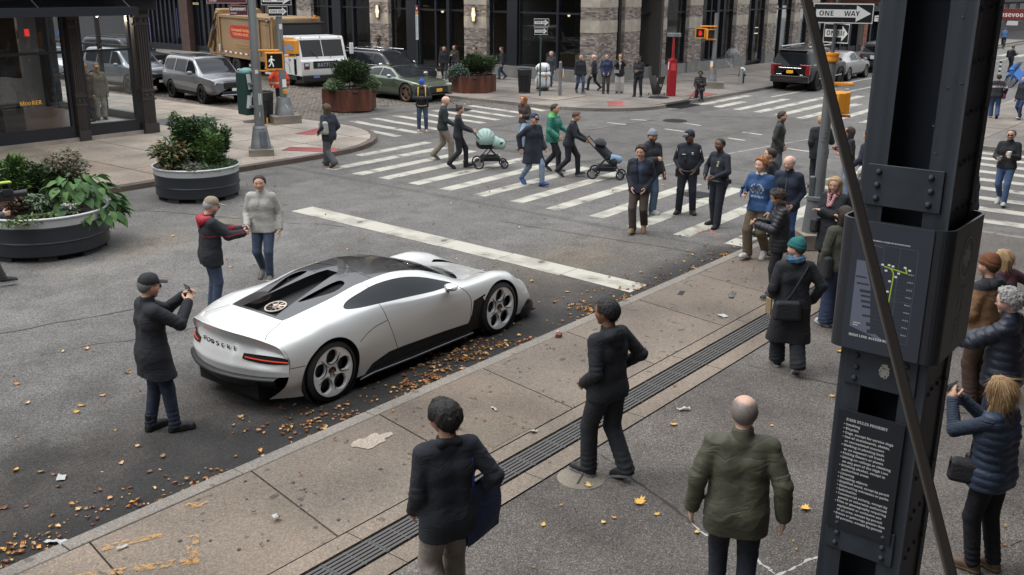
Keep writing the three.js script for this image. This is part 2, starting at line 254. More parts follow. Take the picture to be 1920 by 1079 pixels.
{
const a=structGroup('crosswalk');const zs=[-19.65,-18.62,-17.72,-16.68,-15.64,-14.6,-13.53,-12.48,-11.35,-10.26,-9.2,-8.12];
mark([strip(18.75,-20.5,21.8,-20.72,0.34),...zs.map((z,i)=>strip(16.8-(i>8?0.25:0)+rr(-0.04,0.04),z+0.16,21.5+rr(-0.15,0.1),z-0.05,0.36))],a);
const b=structGroup('crosswalk');mark([22.1,23.05,24.05,25.1,26.2,27.2,28.2,29.25,30.35,31.4].map((x,i)=>strip(x-0.05,i>4?-21.9-0.1*i:-22.25,x+0.45,i>7?-24.2:-25.95,0.34)),b);
const c=structGroup('crosswalk');mark([[36.4,-20.2,40.6],[36.2,-19.3,40.8],[35.9,-18.4,38.4],[35.7,-17.45,40.6],[35.5,-16.5,42.3],[35.2,-15.5,44],[34.9,-14.5,41],[35.2,-13.4,40.6],[35.2,-12.3,40.4],[35.2,-11.3,40.2]].map(([x,z,X])=>strip(x,z,X,z-0.1,0.36)),c);
const d=structGroup('crosswalk');mark([21.8,23.0,24.2,25.45,26.65,27.85,29.0,30.1,31.1].map((x)=>strip(x,-9.2,x,-2.2,0.42)),d);
const f=structGroup('crosswalk');mark([0,1,2,3,4,5,6,7,8].map((i)=>strip(77,-19+i*1.1,80.5,-19+i*1.1,0.45)),f);
const e=structGroup('stop_line');for(let i=0;i<6;i++){const z0=-16.4+i*1.43,z1=z0+1.43;mark([[[13.02-0.03*i,z0],[13.60-0.05*i+rr(0,0.03),z0],[13.55-0.05*i,z1-0.01],[13.0-0.05*i+rr(0,0.03),z1-0.01]]],e,'stop_bar');}
const l=structGroup('lane_line');
mark([strip(29.2,-19.16,29.18,-18.38,0.13),strip(30.5,-19.01,30.6,-18.4,0.13),strip(29.17,-16.83,29.05,-16.04,0.13),strip(30.9,-17.08,30.7,-16.3,0.13),strip(30.26,-14.51,30.1,-13.75,0.13),strip(28.74,-14.28,28.6,-13.6,0.13),strip(28.0,-12.0,27.9,-11.2,0.13),strip(40.9,-18.4,76,-18.4,0.16),strip(44.3,-16.75,76,-16.7,0.16),strip(84,-17.6,140,-17.6,0.16),strip(22.1,-13.4,30.4,-12.2,0.03)],l,'line');
{
const L=[];for(const x of[45.2,46.6]){const g=new THREE.RingGeometry(0.26,0.36,20);g.rotateX(-PI/2);g.translate(x,0.005,-17.5);L.push(metreUV(g));}
part('bicycle_symbol',L,paint,l);mark([strip(45.2,-17.5,45.7,-17.9,0.08),strip(45.7,-17.9,46.4,-17.85,0.08),strip(46.4,-17.85,46.6,-17.5,0.08),strip(45.2,-17.5,45.9,-17.5,0.08),strip(45.9,-17.5,46.4,-17.85,0.08)],l,'bicycle_symbol');
}
const spray=noiseTex(512,(u,v,x,y)=>{const n=fbm(u*18,v*18,3,3),m=hash3(x>>1,y>>1,77);return[1,1,1,0.75*sstep(0.38,0.66,n)*(m>0.35?1:0.25)];});spray.repeat.set(1.4,1.4);
spray.wrapS=spray.wrapT=THREE.RepeatWrapping;
const om=SM([0.60,0.20,0.08],{map:spray,transparent:true}),ym=SM([0.50,0.27,0.08],{map:spray,transparent:true});
const s=structGroup('spray_marking');const st=(l,m)=>l.forEach((q)=>mark([strip(...q)],s,'spray_stroke',m));
st([[24.6,-23.9,25.5,-24.1,0.08],[24.9,-23.6,25.2,-24.5,0.07],[24.9,-19.7,25.6,-19.2,0.2],[24.2,-19.2,25.2,-18.7,0.12],[25.8,-20.1,26.4,-19.9,0.08],[16.6,-8.9,17.2,-8.9,0.05],[16.9,-8.5,17.4,-8.9,0.05],[17.1,-8.4,17.0,-9.0,0.05],[18.2,-9.6,18.7,-9.3,0.04],[23.2,-11.8,24.9,-12.6,0.07],[19.3,-14,19.6,-13.1,0.05],[18.4,-12.9,18.8,-12.6,0.05]],om);
const y2=structGroup('spray_marking');for(const q of[[3.05,-7.0,3.9,-6.4,0.09],[3.5,-7.15,3.95,-6.95,0.08],[3.85,-6.35,4.1,-6.75,0.09],[4.35,-7.2,4.5,-7.1,0.1]]){const L=strip(...q);const sh=new THREE.ShapeGeometry(new THREE.Shape(L.map(([x,z])=>new THREE.Vector2(x,-z))));sh.rotateX(-PI/2);sh.translate(0,0.1365,0);part('spray_stroke',metreUV(sh),ym,y2);}
}
{
const red=SM([0.46,0.13,0.13],{map:concreteTex,roughness:0.8});
const dome=new THREE.SphereGeometry(0.012,6,3,0,2*PI,0,PI/2);
const plate=(x,z,w,d,a)=>{const t=structGroup('tactile_paving');t.position.set(x,0.132,z);t.rotation.y=a;part('plate',rbx(0,0,0,w,0.012,d,0.004),red,t);const L=[];for(let i=0.05;i<w-0.02;i+=0.075)for(let k=0.05;k<d-0.02;k+=0.075)L.push(dome.clone().translate(i-w/2,0.006,k-d/2));const o=part('stud',L,red,t);o.userData.kind='stuff';};
plate(18.05,-21.7,0.62,1.5,R(30));plate(20.4,-24.3,1.3,0.62,R(20));plate(33.2,-21.4,1.5,0.65,R(35));plate(38.6,-20.55,1.5,0.65,0);plate(18.3,-5.9,1.3,0.62,R(-45));
}
{
const cover=(x,y,z,r,m,name,label)=>{const o=thing(name,label,'manhole cover',[x,y,z]);part('cover',cyl(0,0.002,0,r,r-0.006,0.012,32),m,o);const L=[];for(let i=-4;i<=4;i++){const w=Math.sqrt(Math.max(0,r*r*0.7-(i*r*0.18)**2));if(w>0.03)L.push(bx(0,0.0155,i*r*0.18,2*w,0.005,r*0.07));}part('raised_bar',L,m,o);part('rim',new THREE.TorusGeometry(r,0.012,6,32).rotateX(PI/2).translate(0,0.008,0),m,o);};
cover(31.2,0,-17.6,0.42,M.blackIron,'manhole_cover','round iron manhole cover in the middle of the crossing near dashed lines');
cover(28.4,0,-25.4,0.5,M.blackIron,'manhole_cover','round iron grate in the road before the right rust planter');
{const o=thing('cellar_hatch','dark steel cellar hatch plates in the pale pavement by the corner column','hatch',[18.6,0.131,-29.6]);for(const k of[0,1])part('plate',rbx(k*1.05,0,k*0.1,1.0,0.014,1.5,0.004),SM([0.10,0.105,0.115],{roughness:0.5,metalness:0.3,map:concreteTex}),o);}
cover(20.6,0.13,-27.6,0.36,M.steelkerb,'manhole_cover','brown cover set in the pavement beside the green mailbox');
cover(36.3,0.13,-21.3,0.42,M.blackIron,'manhole_cover','dark cover set in the far pavement before the sandwich board');
cover(20.2,0,-10.7,0.33,M.blackIron,'manhole_cover','small iron cover in the crosswalk behind the two officers');
const o=thing('patch_cover','pale round concrete cap set in the dark plaza paving','access cap',[7.06,0.13,-4.78]);
part('cap',tint(cyl(0,0,0,0.235,0.23,0.006,32),()=>[0.3,0.29,0.26]),M.concrete,o);part('slot',bx(0,0.0075,0,0.26,0.003,0.02,R(20)),M.joint,o);
const i=thing('storm_inlet','dark storm drain opening under the kerb at the far corner','storm drain',[35.3,0,-19.78]);part('throat',bx(0,0.055,0.015,1.7,0.1,0.02),M.joint,i);part('lintel',rbx(0,0.12,-0.06,1.9,0.05,0.2,0.01),M.blackIron,i);part('grate',[bx(0,0.012,0.3,1.6,0.012,0.5),...range(-0.75,0.75,14).map((x)=>bx(x,0.022,0.3,0.04,0.012,0.48))],M.blackIron,i);
}
// ---------- materials of buildings
const stoneTex=noiseTex(512,(u,v,x,y)=>{const n=hash3(x,y,51),b=tile((a,c)=>fbm(a,c,52,5),u,v,6);const k=0.82+0.08*(n-0.5)+0.26*(b-0.5);return[k,k*0.985,k*0.96];});stoneTex.repeat.set(0.5,0.5);
const glassM=PM([0.92,0.95,0.96],{roughness:0.02,transmission:1,thickness:0,ior:1.5,specularIntensity:1});
const darkGlass=PM([0.010,0.012,0.016],{roughness:0.04,ior:1.6});
const B={
lime:SM([0.50,0.46,0.40],{map:stoneTex,roughness:0.85}),limeDark:SM([0.40,0.37,0.33],{map:stoneTex,roughness:0.85}),granite:SM([0.24,0.24,0.24],{map:stoneTex,roughness:0.7}),
frame:SM([0.012,0.014,0.019],{roughness:0.45,metalness:0.2}),dark:SM([0.008,0.009,0.012],{roughness:0.7}),iron:SM([0.035,0.028,0.026],{roughness:0.55}),
mortar:SM([0.26,0.23,0.20],{roughness:1}),room:SM([0.05,0.045,0.04],{roughness:0.95}),floor:SM([0.16,0.12,0.09],{roughness:0.35}),redBrick:SM([0.20,0.075,0.05],{map:stoneTex,roughness:0.9}),gold:SM([0.75,0.5,0.12],{roughness:0.35,metalness:0.6}),
};
const warm=new THREE.MeshStandardMaterial({color:0x000000,emissive:new THREE.Color(1,0.78,0.5),emissiveIntensity:1.1});
function brickwork(name,runs,parent,tone,bw=0.205,bh=0.062){
const list=[];
for(const[ox,oz,dx,dz,len,y0,y1]of runs){let r=0;for(let y=y0;y<y1-bh*0.6;y+=bh+0.010,r++){for(let s=(r&1)?-bw/2:0;s<len-0.02;s+=bw+0.010){const a=Math.max(0,s),b=Math.min(len,s+bw);if(b-a>0.03)list.push([ox+dx*(a+b)/2,y+bh/2,oz+dz*(a+b)/2,b-a,Math.atan2(-dz,dx)]);}}}
const m=new THREE.InstancedMesh(new THREE.BoxGeometry(1,bh,0.04),SM(0xffffff,{roughness:0.9}),list.length),q=new THREE.Matrix4(),c=new THREE.Color(),e=new THREE.Quaternion();
list.forEach(([x,y,z,w,a],i)=>{e.setFromEuler(new THREE.Euler(0,a,0));q.compose(V(x,y,z+rr(-0.002,0.002)),e,V(w,1,1));m.setMatrixAt(i,q);m.setColorAt(i,c.setRGB(...tone(rnd(),rnd())));});
m.name=name;m.userData.kind='stuff';m.castShadow=m.receiveShadow=true;parent.add(m);return m;
}
const greyBrick=(a,b)=>{const k=0.75+0.5*a;return b<0.25?[0.30*k,0.26*k,0.225*k]:b<0.6?[0.23*k,0.195*k,0.17*k]:b<0.85?[0.18*k,0.145*k,0.125*k]:[0.115*k,0.095*k,0.09*k];};
const redBrickTone=(a,b)=>{const k=0.7+0.6*a;return b<0.7?[0.26*k,0.10*k,0.065*k]:[0.19*k,0.085*k,0.06*k];};
const group=(name,parent)=>{const g=new THREE.Group();g.name=name;parent.add(g);return g;};
// ---------- the corner building across the crossing
{
const t=thing('corner_building','pale stone and grey brick corner building with tall dark shop windows','building',[0,0,0]);
const X=39.3,Z=-26.4,TOP=3.72,H=26,piers=[];
const Wp=[[-47.85,-46.6],[-41.65,-40.2],[-34.7,-33.2]],Sp=[[41.45,42.85],[44.95,45.4],[47.7,49.1],[53.1,54.6],[57.2,58.4],[61.0,61.9],[63.6,64.9]];
const dep=0.55;
const face=(w,a,b)=>w?(y0,y1,d,out=0)=>bx(X+d/2-out,(y0+y1)/2,(a+b)/2,d,y1-y0,b-a):(y0,y1,d,out=0)=>bx((a+b)/2,(y0+y1)/2,Z-d/2+out,b-a,y1-y0,d);
const runs=[];
function pier(w,a,b){
const p=group('pier',t),f=face(w,a,b),g=(y0,y1,d,o,m,n)=>part(n,metreUV(f(y0,y1,d,o)),m,p);
g(0.05,0.72,dep,0.05,B.granite,'plinth');g(0.72,2.44,dep,0,B.mortar,'brick_core');g(2.44,3.01,dep,0.03,B.lime,'limestone_band');g(3.01,3.58,dep,0,B.mortar,'brick_core');g(3.58,4.2,dep,0.03,B.lime,'limestone_band');g(4.2,H,dep,0,B.limeDark,'upper_pier');
for(const[y0,y1]of[[0.735,2.435],[3.02,3.575]])runs.push(w?[X-0.002,a,0,1,b-a,y0,y1]:[a,Z+0.002,1,0,b-a,y0,y1]);
for(const[y0,y1]of[[0.735,2.435],[3.02,3.575]]){if(w){runs.push([X,b+0.002,1,0,dep-0.05,y0,y1]);}else runs.push([a-0.002,Z-dep+0.05,0,1,dep-0.05,y0,y1]);}
}
for(const[a,b]of Wp)pier(true,a,b);
for(const[a,b]of Sp)pier(false,a,b);
{
const p=group('corner_pier',t),g=(y0,y1,o,m,n)=>part(n,metreUV(bx(X+0.74-o/2,(y0+y1)/2,Z-0.52+o/2,1.48+o,y1-y0,1.04+o)),m,p);
g(0.05,0.72,0.06,B.granite,'plinth');g(0.72,2.44,0,B.mortar,'brick_core');g(2.44,3.01,0.04,B.lime,'limestone_band');g(3.01,3.58,0,B.mortar,'brick_core');g(3.58,4.2,0.04,B.lime,'limestone_band');g(4.2,H,0,B.limeDark,'upper_pier');
for(const[y0,y1]of[[0.735,2.435],[3.02,3.575]])runs.push([X-0.002,Z-1.04,0,1,1.04,y0,y1],[X,Z+0.002,1,0,1.48,y0,y1]);
}
brickwork('brick',runs,t,greyBrick);
function bay(w,a,b,ms,sill=0.68,door=[]){
const p=group('shop_window',t),at=w?(y0,y1,u0,u1,d0,d1)=>bx(X+(d0+d1)/2,(y0+y1)/2,(u0+u1)/2,d1-d0,y1-y0,u1-u0):(y0,y1,u0,u1,d0,d1)=>bx((u0+u1)/2,(y0+y1)/2,Z-(d0+d1)/2,u1-u0,y1-y0,d1-d0);
if(sill>0.3)part('sill',metreUV(at(0.05,sill,a,b,0.02,0.55)),B.granite,p);
const e=[a,...ms,b];
for(let i=0;i+1<e.length;i++){const wide=0.06;part('frame',[at(sill,9,e[i],e[i]+wide,0.2,0.42),at(sill,9,e[i+1]-wide,e[i+1],0.2,0.42),at(sill,sill+0.1,e[i]+wide,e[i+1]-wide,0.22,0.42),at(3.22,3.3,e[i]+wide,e[i+1]-wide,0.22,0.42),at(5.2,5.6,e[i]+wide,e[i+1]-wide,0.22,0.42)],B.frame,p);
const pane=w?new THREE.PlaneGeometry(e[i+1]-e[i]-0.12,4.5-sill).rotateY(-PI/2).translate(X+0.33,(4.5+sill+0.1)/2,(e[i]+e[i+1])/2):new THREE.PlaneGeometry(e[i+1]-e[i]-0.12,4.5-sill).translate((e[i]+e[i+1])/2,(4.5+sill+0.1)/2,Z-0.33);
part('pane',pane,glassM,p);}
part('spandrel',at(4.6,5.2,a,b,0.3,0.45),B.frame,p);
for(const[u0,u1]of door)part('pilaster',at(0.1,9,u0,u1,0.12,0.42),B.frame,p);
}
bay(true,-46.6,-41.65,[-45.4,-43.3],0.5,[[-44.9,-44.2]]);
bay(true,-40.2,-34.7,[-39.0,-38.1,-36.9,-35.9],0.3,[[-38.95,-38.2],[-36.05,-35.85]]);
bay(true,-33.2,-27.44,[-32.0,-31.3,-28.95],0.68,[[-31.95,-31.35]]);
bay(false,40.78,41.45,[],0.68);bay(false,42.85,44.95,[],0.66);bay(false,45.4,47.7,[],0.64);bay(false,49.1,53.1,[50.5,52.0],0.62,[[51.0,51.3]]);bay(false,54.6,57.2,[55.9],0.25);bay(false,58.4,61.0,[59.6],0.25);bay(false,61.9,63.6,[],0.5);bay(false,64.9,66.5,[],0.5);
const r=group('shop_interior',t);
part('back_wall',[bx(X+5,4,-37,0.2,9,22),bx(53,4,Z-5,27,9,0.2)],B.room,r);part('floor',[bx(X+3,0.15,-37,5,0.1,21),bx(53,0.15,Z-2.8,27,0.1,4.4)],B.floor,r);part('ceiling',[bx(X+3,4.7,-37,5,0.1,21),bx(53,4.7,Z-2.8,27,0.1,4.4)],B.room,r);
const shelfM=SM([0.12,0.085,0.06],{roughness:0.7}),L=[];for(let i=0;i<7;i++)L.push(bx(X+2.4,0.75+i*0.42,-42.9,0.5,0.1,1.6));for(const z of[-37.5,-30.2,-28.4])L.push(bx(X+2.2,0.9,z,1.2,0.75,0.9));for(const x of[44,46.5,52])L.push(bx(x,0.8,Z-2.0,0.9,0.8,0.6));part('display_table',L,shelfM,r);
part('lamp',[sph(X+2.6,3.1,-38.6,0.08),sph(X+2.6,3.1,-30,0.07),bx(59.2,1.75,Z-1.6,0.5,0.05,0.05),bx(59.2,2.1,Z-1.6,0.35,0.04,0.05)],warm,r);
part('upper_wall',[bx(X+6,15.5,-36,11,21,20),bx(54,15.5,Z-6,25,21,11)].map((g)=>metreUV(g)),B.limeDark,t);
const w2=group('upper_windows',t),U=[];for(let f=0;f<6;f++){for(const[a,b]of[[-46.3,-44.4],[-43.8,-42],[-39.9,-37.8],[-37.2,-35],[-32.8,-30.6],[-30,-27.8]])U.push(bx(X+0.49,7.2+f*3.3,(a+b)/2,0.06,2.1,b-a));for(let x=43;x<65;x+=2.6)U.push(bx(x+1,7.2+f*3.3,Z-0.49,1.7,2.1,0.06));}U.forEach((g)=>part('window',g,darkGlass,w2));
part('downpipe',cyl(41.1,0.7,Z-0.1,0.07,0.07,5,10),B.frame,t);
}
for(const[z,n]of[[-40.95,'left'],[-33.98,'right']]){
const s=thing('wall_sconce',n==='left'?'lit vertical wall sconce on the pier above the animal relief':'lit vertical wall sconce on the middle pier behind the right rust planter','wall lamp',[39.24,3.1,z],0,'lit wall sconces on stone piers');
part('lamp_shade',rbx(-0.05,0,0,0.05,0.66,0.2,0.01),warm,s);part('side_rail',[bx(-0.05,0,0.13,0.08,0.72,0.035),bx(-0.05,0,-0.13,0.08,0.72,0.035),bx(-0.05,-0.35,0,0.07,0.03,0.24),bx(-0.05,0.35,0,0.07,0.03,0.24)],SM([0.05,0.035,0.03],{roughness:0.5}),s);part('backplate',bx(0.0,0,0,0.03,0.6,0.12),B.iron,s);
}
for(const z of[-40.95,-33.98]){const l=new THREE.PointLight(new THREE.Color(1,0.78,0.5),2.2,8);l.position.set(39.1,3.1,z);l.castShadow=true;scene.add(l);}
{
const a=thing('wall_relief','black wrought relief of a climbing long-tailed animal on brick pier','wall ornament',[39.21,1.45,-40.95]);
const c=(p,r)=>tube(p.map(([z,y])=>[0,y,z]),r,14,6);
part('body',[c([[-0.03,0.22],[-0.05,0.05],[0.02,-0.14]],0.065),ell(0,0.33,0.04,0.055,0.075,0.06,10)],B.iron,a);for(const p of[[[-0.06,0.16],[-0.19,0.22],[-0.17,0.36]],[[0.0,0.2],[0.13,0.22],[0.19,0.36]],[[-0.02,-0.1],[-0.14,-0.16],[-0.13,-0.27]],[[0.02,-0.12],[0.13,-0.17],[0.09,-0.28]]])part('leg',c(p,0.026),B.iron,a);part('tail',c([[0.02,-0.14],[-0.02,-0.3],[0.03,-0.42],[-0.08,-0.46]],0.02),B.iron,a);
}
// ---------- dark shops farther along the side street
{
const t=thing('dark_shopfront_building','dark shopfront building with brown brick piers behind the tan truck','building');const X=39.4;
part('wall',[bx(X+3,8,-64,5,17,33.4),bx(X+0.3,4.4,-64,0.8,1.6,33.4)],SM([0.03,0.028,0.03],{roughness:0.8}),t);
for(const z of[-59.2,-53.6,-50.2,-65.5])part('pier',metreUV(bx(X-0.02,1.9,z,0.5,3.7,0.9)),SM([0.10,0.055,0.045],{map:stoneTex}),t);
for(const[a,b]of[[-65,-59.7],[-58.7,-54.1],[-53.1,-50.7],[-49.7,-48]]){const f=group('shop_window',t);part('pane',bx(X+0.25,1.9,(a+b)/2,0.02,3.4,b-a),darkGlass,f);const n=Math.round((b-a)/0.55),L=[];for(let i=0;i<=n;i++)L.push(bx(X+0.18,1.9,lerp(a,b,i/n),0.1,3.5,0.06));L.push(bx(X+0.18,0.3,(a+b)/2,0.14,0.4,b-a));part('frame',L,B.frame,f);}
const cur=SM([0.10,0.10,0.22],{roughness:0.5}),L=[];for(let i=0;i<9;i++)L.push(bx(X+0.2,rr(1.2,2.3),-64.6+i*0.55,0.03,rr(0.8,2.4),rr(0.06,0.2)));part('display_strip',L,cur,t);
const tx=(s,w,c)=>canvasTex(256,64,(x,W,H)=>{x.clearRect(0,0,W,H);x.fillStyle=c;x.font='bold 46px serif';x.textAlign='center';x.textBaseline='middle';x.fillText(s,W/2,H/2+2);});
const sg=(s,z,c,y)=>part('lettering',quad(1.0,0.25).rotateY(-PI/2).translate(X-0.3,y,z),SM(0xffffff,{map:tx(s,1,c),transparent:true,alphaTest:0.35,roughness:0.5}),t);
sg('ZEGNA',-57.7,'#e8d9a8',3.2);sg('ZEGNA',-56.2,'#55565c',3.25);
}
// ---------- cast-iron corner shop on the left
{
const t=thing('corner_shop_building','black cast-iron corner shop with large display windows and gold lettering','building');const Z=-28.0,X1=17.15;
const fr=SM([0.014,0.016,0.022],{roughness:0.4});
part('plinth',metreUV(bx(9,0.17,Z+0.02,15.3,0.14,0.3)),B.limeDark,t);
part('base_panel',[bx(7.5,0.36,Z-0.02,14.1,0.24,0.22),bx(15.78,0.36,Z-0.02,1.66,0.24,0.22)],fr,t);
const win=(a,b)=>{const w=group('display_window',t);part('frame',[bx((a+b)/2,0.52,Z,b-a,0.1,0.14),bx((a+b)/2,2.66,Z,b-a,0.07,0.12),bx((a+b)/2,3.72,Z,b-a,0.12,0.14),bx(a+0.04,2.1,Z,0.08,3.1,0.13),bx(b-0.04,2.1,Z,0.08,3.1,0.13)],fr,w);part('pane',quad(b-a-0.16,2.06).translate((a+b)/2,1.6,Z),glassM,w);part('pane',quad(b-a-0.16,0.97).translate((a+b)/2,3.18,Z),glassM,w);};
win(14.96,16.6);win(11.1,14.55);win(7.3,10.75);
const col=(x,w,d)=>{const c=group('iron_column',t),L=[];for(let i=0;i<5;i++)L.push(new THREE.CylinderGeometry(w*0.085,w*0.085,1.75,8).translate(x-w*0.36+i*w*0.18,2.42,Z+d/2));part('flute',L,B.iron,c);
part('shaft',bx(x,2.0,Z,w*0.94,3.6,d),B.iron,c);part('capital',[bx(x,3.62,Z+0.01,w*1.16,0.10,d+0.1),bx(x,3.38,Z+0.01,w*1.06,0.05,d+0.06),...[-0.25,0.25].map((k)=>sph(x+k*w,3.49,Z+d/2+0.02,0.035,8,6))],B.iron,c);
part('base',[bx(x,0.28,Z+0.01,w*1.16,0.3,d+0.1),bx(x,1.42,Z+0.01,w*1.14,0.06,d+0.07),bx(x,1.16,Z+0.01,w*1.1,0.05,d+0.07),...[-0.22,0.22].map((k)=>sph(x+k*w,1.29,Z+d/2+0.02,0.04,8,6))],B.iron,c);
const D=[];for(let i=0;i<8;i++){const y=0.48+i*0.085;D.push(bx(x,y,Z+d/2+0.008,w*0.86,0.03,0.03,0,0,-0.5));}part('diagonal_rib',D,B.iron,c);};
col(16.9,0.42,0.42);col(14.755,0.3,0.34);col(10.92,0.3,0.34);
{const w=group('side_window',t);part('frame',[bx(X1-0.1,0.4,-31,0.16,0.5,5.4),bx(X1-0.1,3.75,-31,0.16,0.2,5.4),bx(X1-0.1,2.66,-31,0.12,0.07,5.4),bx(X1-0.1,2.1,-33.7,0.2,3.6,0.3),bx(X1-0.1,2.1,-30.6,0.12,3.6,0.1)],fr,w);part('pane',quad(5.3,3.1).rotateY(PI/2).translate(X1-0.1,2.15,-31),glassM,w);}
part('side_wall',metreUV(bx(X1-0.2,4,-48,0.4,8,28)),SM([0.05,0.045,0.045],{map:stoneTex}),t);
part('cornice',[bx(8.6,3.95,Z+0.1,17.4,0.32,0.7),bx(8.6,4.16,Z+0.3,17.6,0.10,1.2)],fr,t);
part('canopy',[bx(8,3.86,Z+1.0,16,0.10,1.2),bx(8,3.80,Z+1.58,16,0.22,0.05),...[2,6,10,13.2,15.8].map((x)=>rod(V(x,4.6,Z+0.3),V(x,3.9,Z+1.5),0.02))],fr,t);
part('upper_wall',metreUV(bx(8.4,10.5,Z-4.3,17.5,12.6,8)),B.redBrick,t);
const uw=group('upper_windows',t);for(let f=0;f<3;f++)for(let x=1.5;x<17;x+=2.3)part('window',bx(x,6.8+f*3.3,Z-0.28,1.2,2,0.08),darkGlass,uw);
const r=group('shop_interior',t),wl=SM([0.035,0.034,0.034]),wl2=SM([0.10,0.098,0.09]);
part('floor',bx(8.6,0.42,Z-3.1,16.6,0.06,6),SM([0.12,0.075,0.055],{roughness:0.3}),r);part('back_wall',[bx(6,2.2,Z-4.2,15.4,4,0.1)],wl,r);part('ceiling',bx(8.6,3.84,Z-3.1,16.6,0.06,6),wl,r);
part('partition',[bx(13.9,2.8,Z-2.4,0.08,1.9,1.4,0.25),bx(13.6,2.8,Z-3,0.7,1.9,0.08)],wl2,r);part('plinth',[rbx(13.15,0.8,Z-0.9,0.6,0.72,0.6,0.02),rbx(13.15,1.2,Z-0.9,0.72,0.04,0.7,0.01)],SM([0.025,0.022,0.022]),r);part('display_base',rbx(15.8,0.48,Z-0.9,1.2,0.1,1.1,0.02),SM([0.42,0.41,0.39]),r);
part('light_strip',[bx(13.5,3.13,Z-2.9,0.9,0.03,0.03),bx(12.2,3.2,Z-2.6,0.7,0.05,0.05)],new THREE.MeshStandardMaterial({color:0,emissive:new THREE.Color(1,0.35,0.1),emissiveIntensity:1.6}),r);
part('display_lamp',[cyl(15.3,3.66,Z-0.8,0.06,0.05,0.12,12),cyl(16.1,3.66,Z-0.9,0.06,0.05,0.12,12)],B.dark,r);for(const x of[15.3,16.1]){part('lamp_bulb',sph(x,3.6,Z-0.85,0.045,12,8),warm,r);const l=new THREE.PointLight(new THREE.Color(1,0.85,0.65),3.5,6);l.position.set(x,3.52,Z-0.8);l.castShadow=true;scene.add(l);}  // lamps, bulbs and point lights added to brighten the window mannequins
part('screen',[bx(14.3,3.15,Z-1.6,0.13,0.2,0.03)],new THREE.MeshStandardMaterial({color:0,emissive:new THREE.Color(1,0.05,0.04),emissiveIntensity:0.7}),r);part('screen',[bx(15.15,3.15,Z-1.2,0.22,0.16,0.03)],new THREE.MeshStandardMaterial({color:0,emissive:new THREE.Color(0.03,0.25,0.8),emissiveIntensity:0.6}),r);
const gt=canvasTex(512,128,(x,W,H)=>{x.fillStyle='#e9b23a';x.textBaseline='middle';x.textAlign='center';x.font='bold 104px sans-serif';x.fillText('M',66,66);x.font='bold 78px sans-serif';x.fillText('OO',170,74);x.font='bold 104px sans-serif';x.fillText('RER',338,66);});
part('lettering',quad(0.78,0.195).translate(13.42,1.33,Z+0.012),SM(0xffffff,{map:gt,transparent:true,alphaTest:0.4,roughness:0.4}),t);
}
// ---------- red-brick building up the street
{
const t=thing('brick_building','red brick building over a black shopfront farther up the street','building');const Z=-26.4,x0=66.7,x1=80;
part('wall',metreUV(bx((x0+x1)/2,9,Z-3,x1-x0,11.4,6)),B.redBrick,t);
brickwork('brick',[[x0,Z+0.01,1,0,x1-x0,3.32,4.2],[73.0,Z+0.16,1,0,0.75,0.5,2.9]],t,redBrickTone);
part('brick_pillar',bx(73.4,1.6,Z-0.05,0.8,3,0.4),B.mortar,t);
part('shopfront',[bx((x0+x1)/2,3.08,Z,x1-x0,0.42,0.7),bx((x0+x1)/2,0.3,Z-0.1,x1-x0,0.5,0.3),...[67,69,70.6,72.2,74.6,76.5,79.7].map((x)=>bx(x,1.6,Z-0.05,0.3,3,0.3))],B.frame,t);
part('awning',bx(68.6,2.35,Z+0.5,3.2,0.12,1.2,0,0.2),SM([0.03,0.03,0.035]),t);
for(const[a,b]of[[67.2,70.4],[70.8,72.9],[74,79.5]])part('pane',bx((a+b)/2,1.7,Z-0.22,b-a,2.6,0.03),darkGlass,t);
part('paper',[bx(69.6,1.9,Z-0.1,1.1,1.9,0.02)],SM([0.28,0.28,0.25]),t);
for(const x of[73.6,75.2]){part('gooseneck_lamp',[tube([[x,3.3,Z+0.3],[x,3.45,Z+0.8],[x,3.1,Z+1.0]],0.03,12,6),lathe([[0.03,0.12],[0.08,0.1],[0.24,-0.1],[0.22,-0.1]],16).translate(x,3.02,Z+1.0)],SM([0.14,0.14,0.15],{roughness:0.4}),t);}
part('sign_board',rbx(75.6,2.35,Z+0.2,1.5,0.42,0.05),SM([0.75,0.75,0.73]),t);part('lettering',[bx(75.5,2.42,Z+0.23,1.0,0.06,0.01),bx(75.7,2.26,Z+0.23,0.7,0.05,0.01)],B.dark,t);
const f=group('fire_escape',t);for(let x=x0;x<x1;x+=0.3)part('rail',bx(x,4.3,Z+0.9,0.03,0.9,0.03),B.frame,f);part('platform',bx((x0+x1)/2,3.9,Z+0.5,x1-x0,0.06,0.9),B.frame,f);
}
{
const t=thing('far_block_building','dark brown building far up the street behind the cyclist','building');const Z=-26.6,x0=96,x1=160;
part('wall',metreUV(bx((x0+x1)/2,8,Z-4,x1-x0,16,8)),SM([0.075,0.06,0.055],{map:stoneTex}),t);part('band',[bx((x0+x1)/2,3.3,Z,x1-x0,0.3,0.5),bx((x0+x1)/2,0.5,Z,x1-x0,0.9,0.3)],SM([0.05,0.045,0.045]),t);
for(let x=x0+2;x<x1-3;x+=4.4)part('window',bx(x+1,2.0,Z+0.02,2.6,1.9,0.1),darkGlass,t);
}
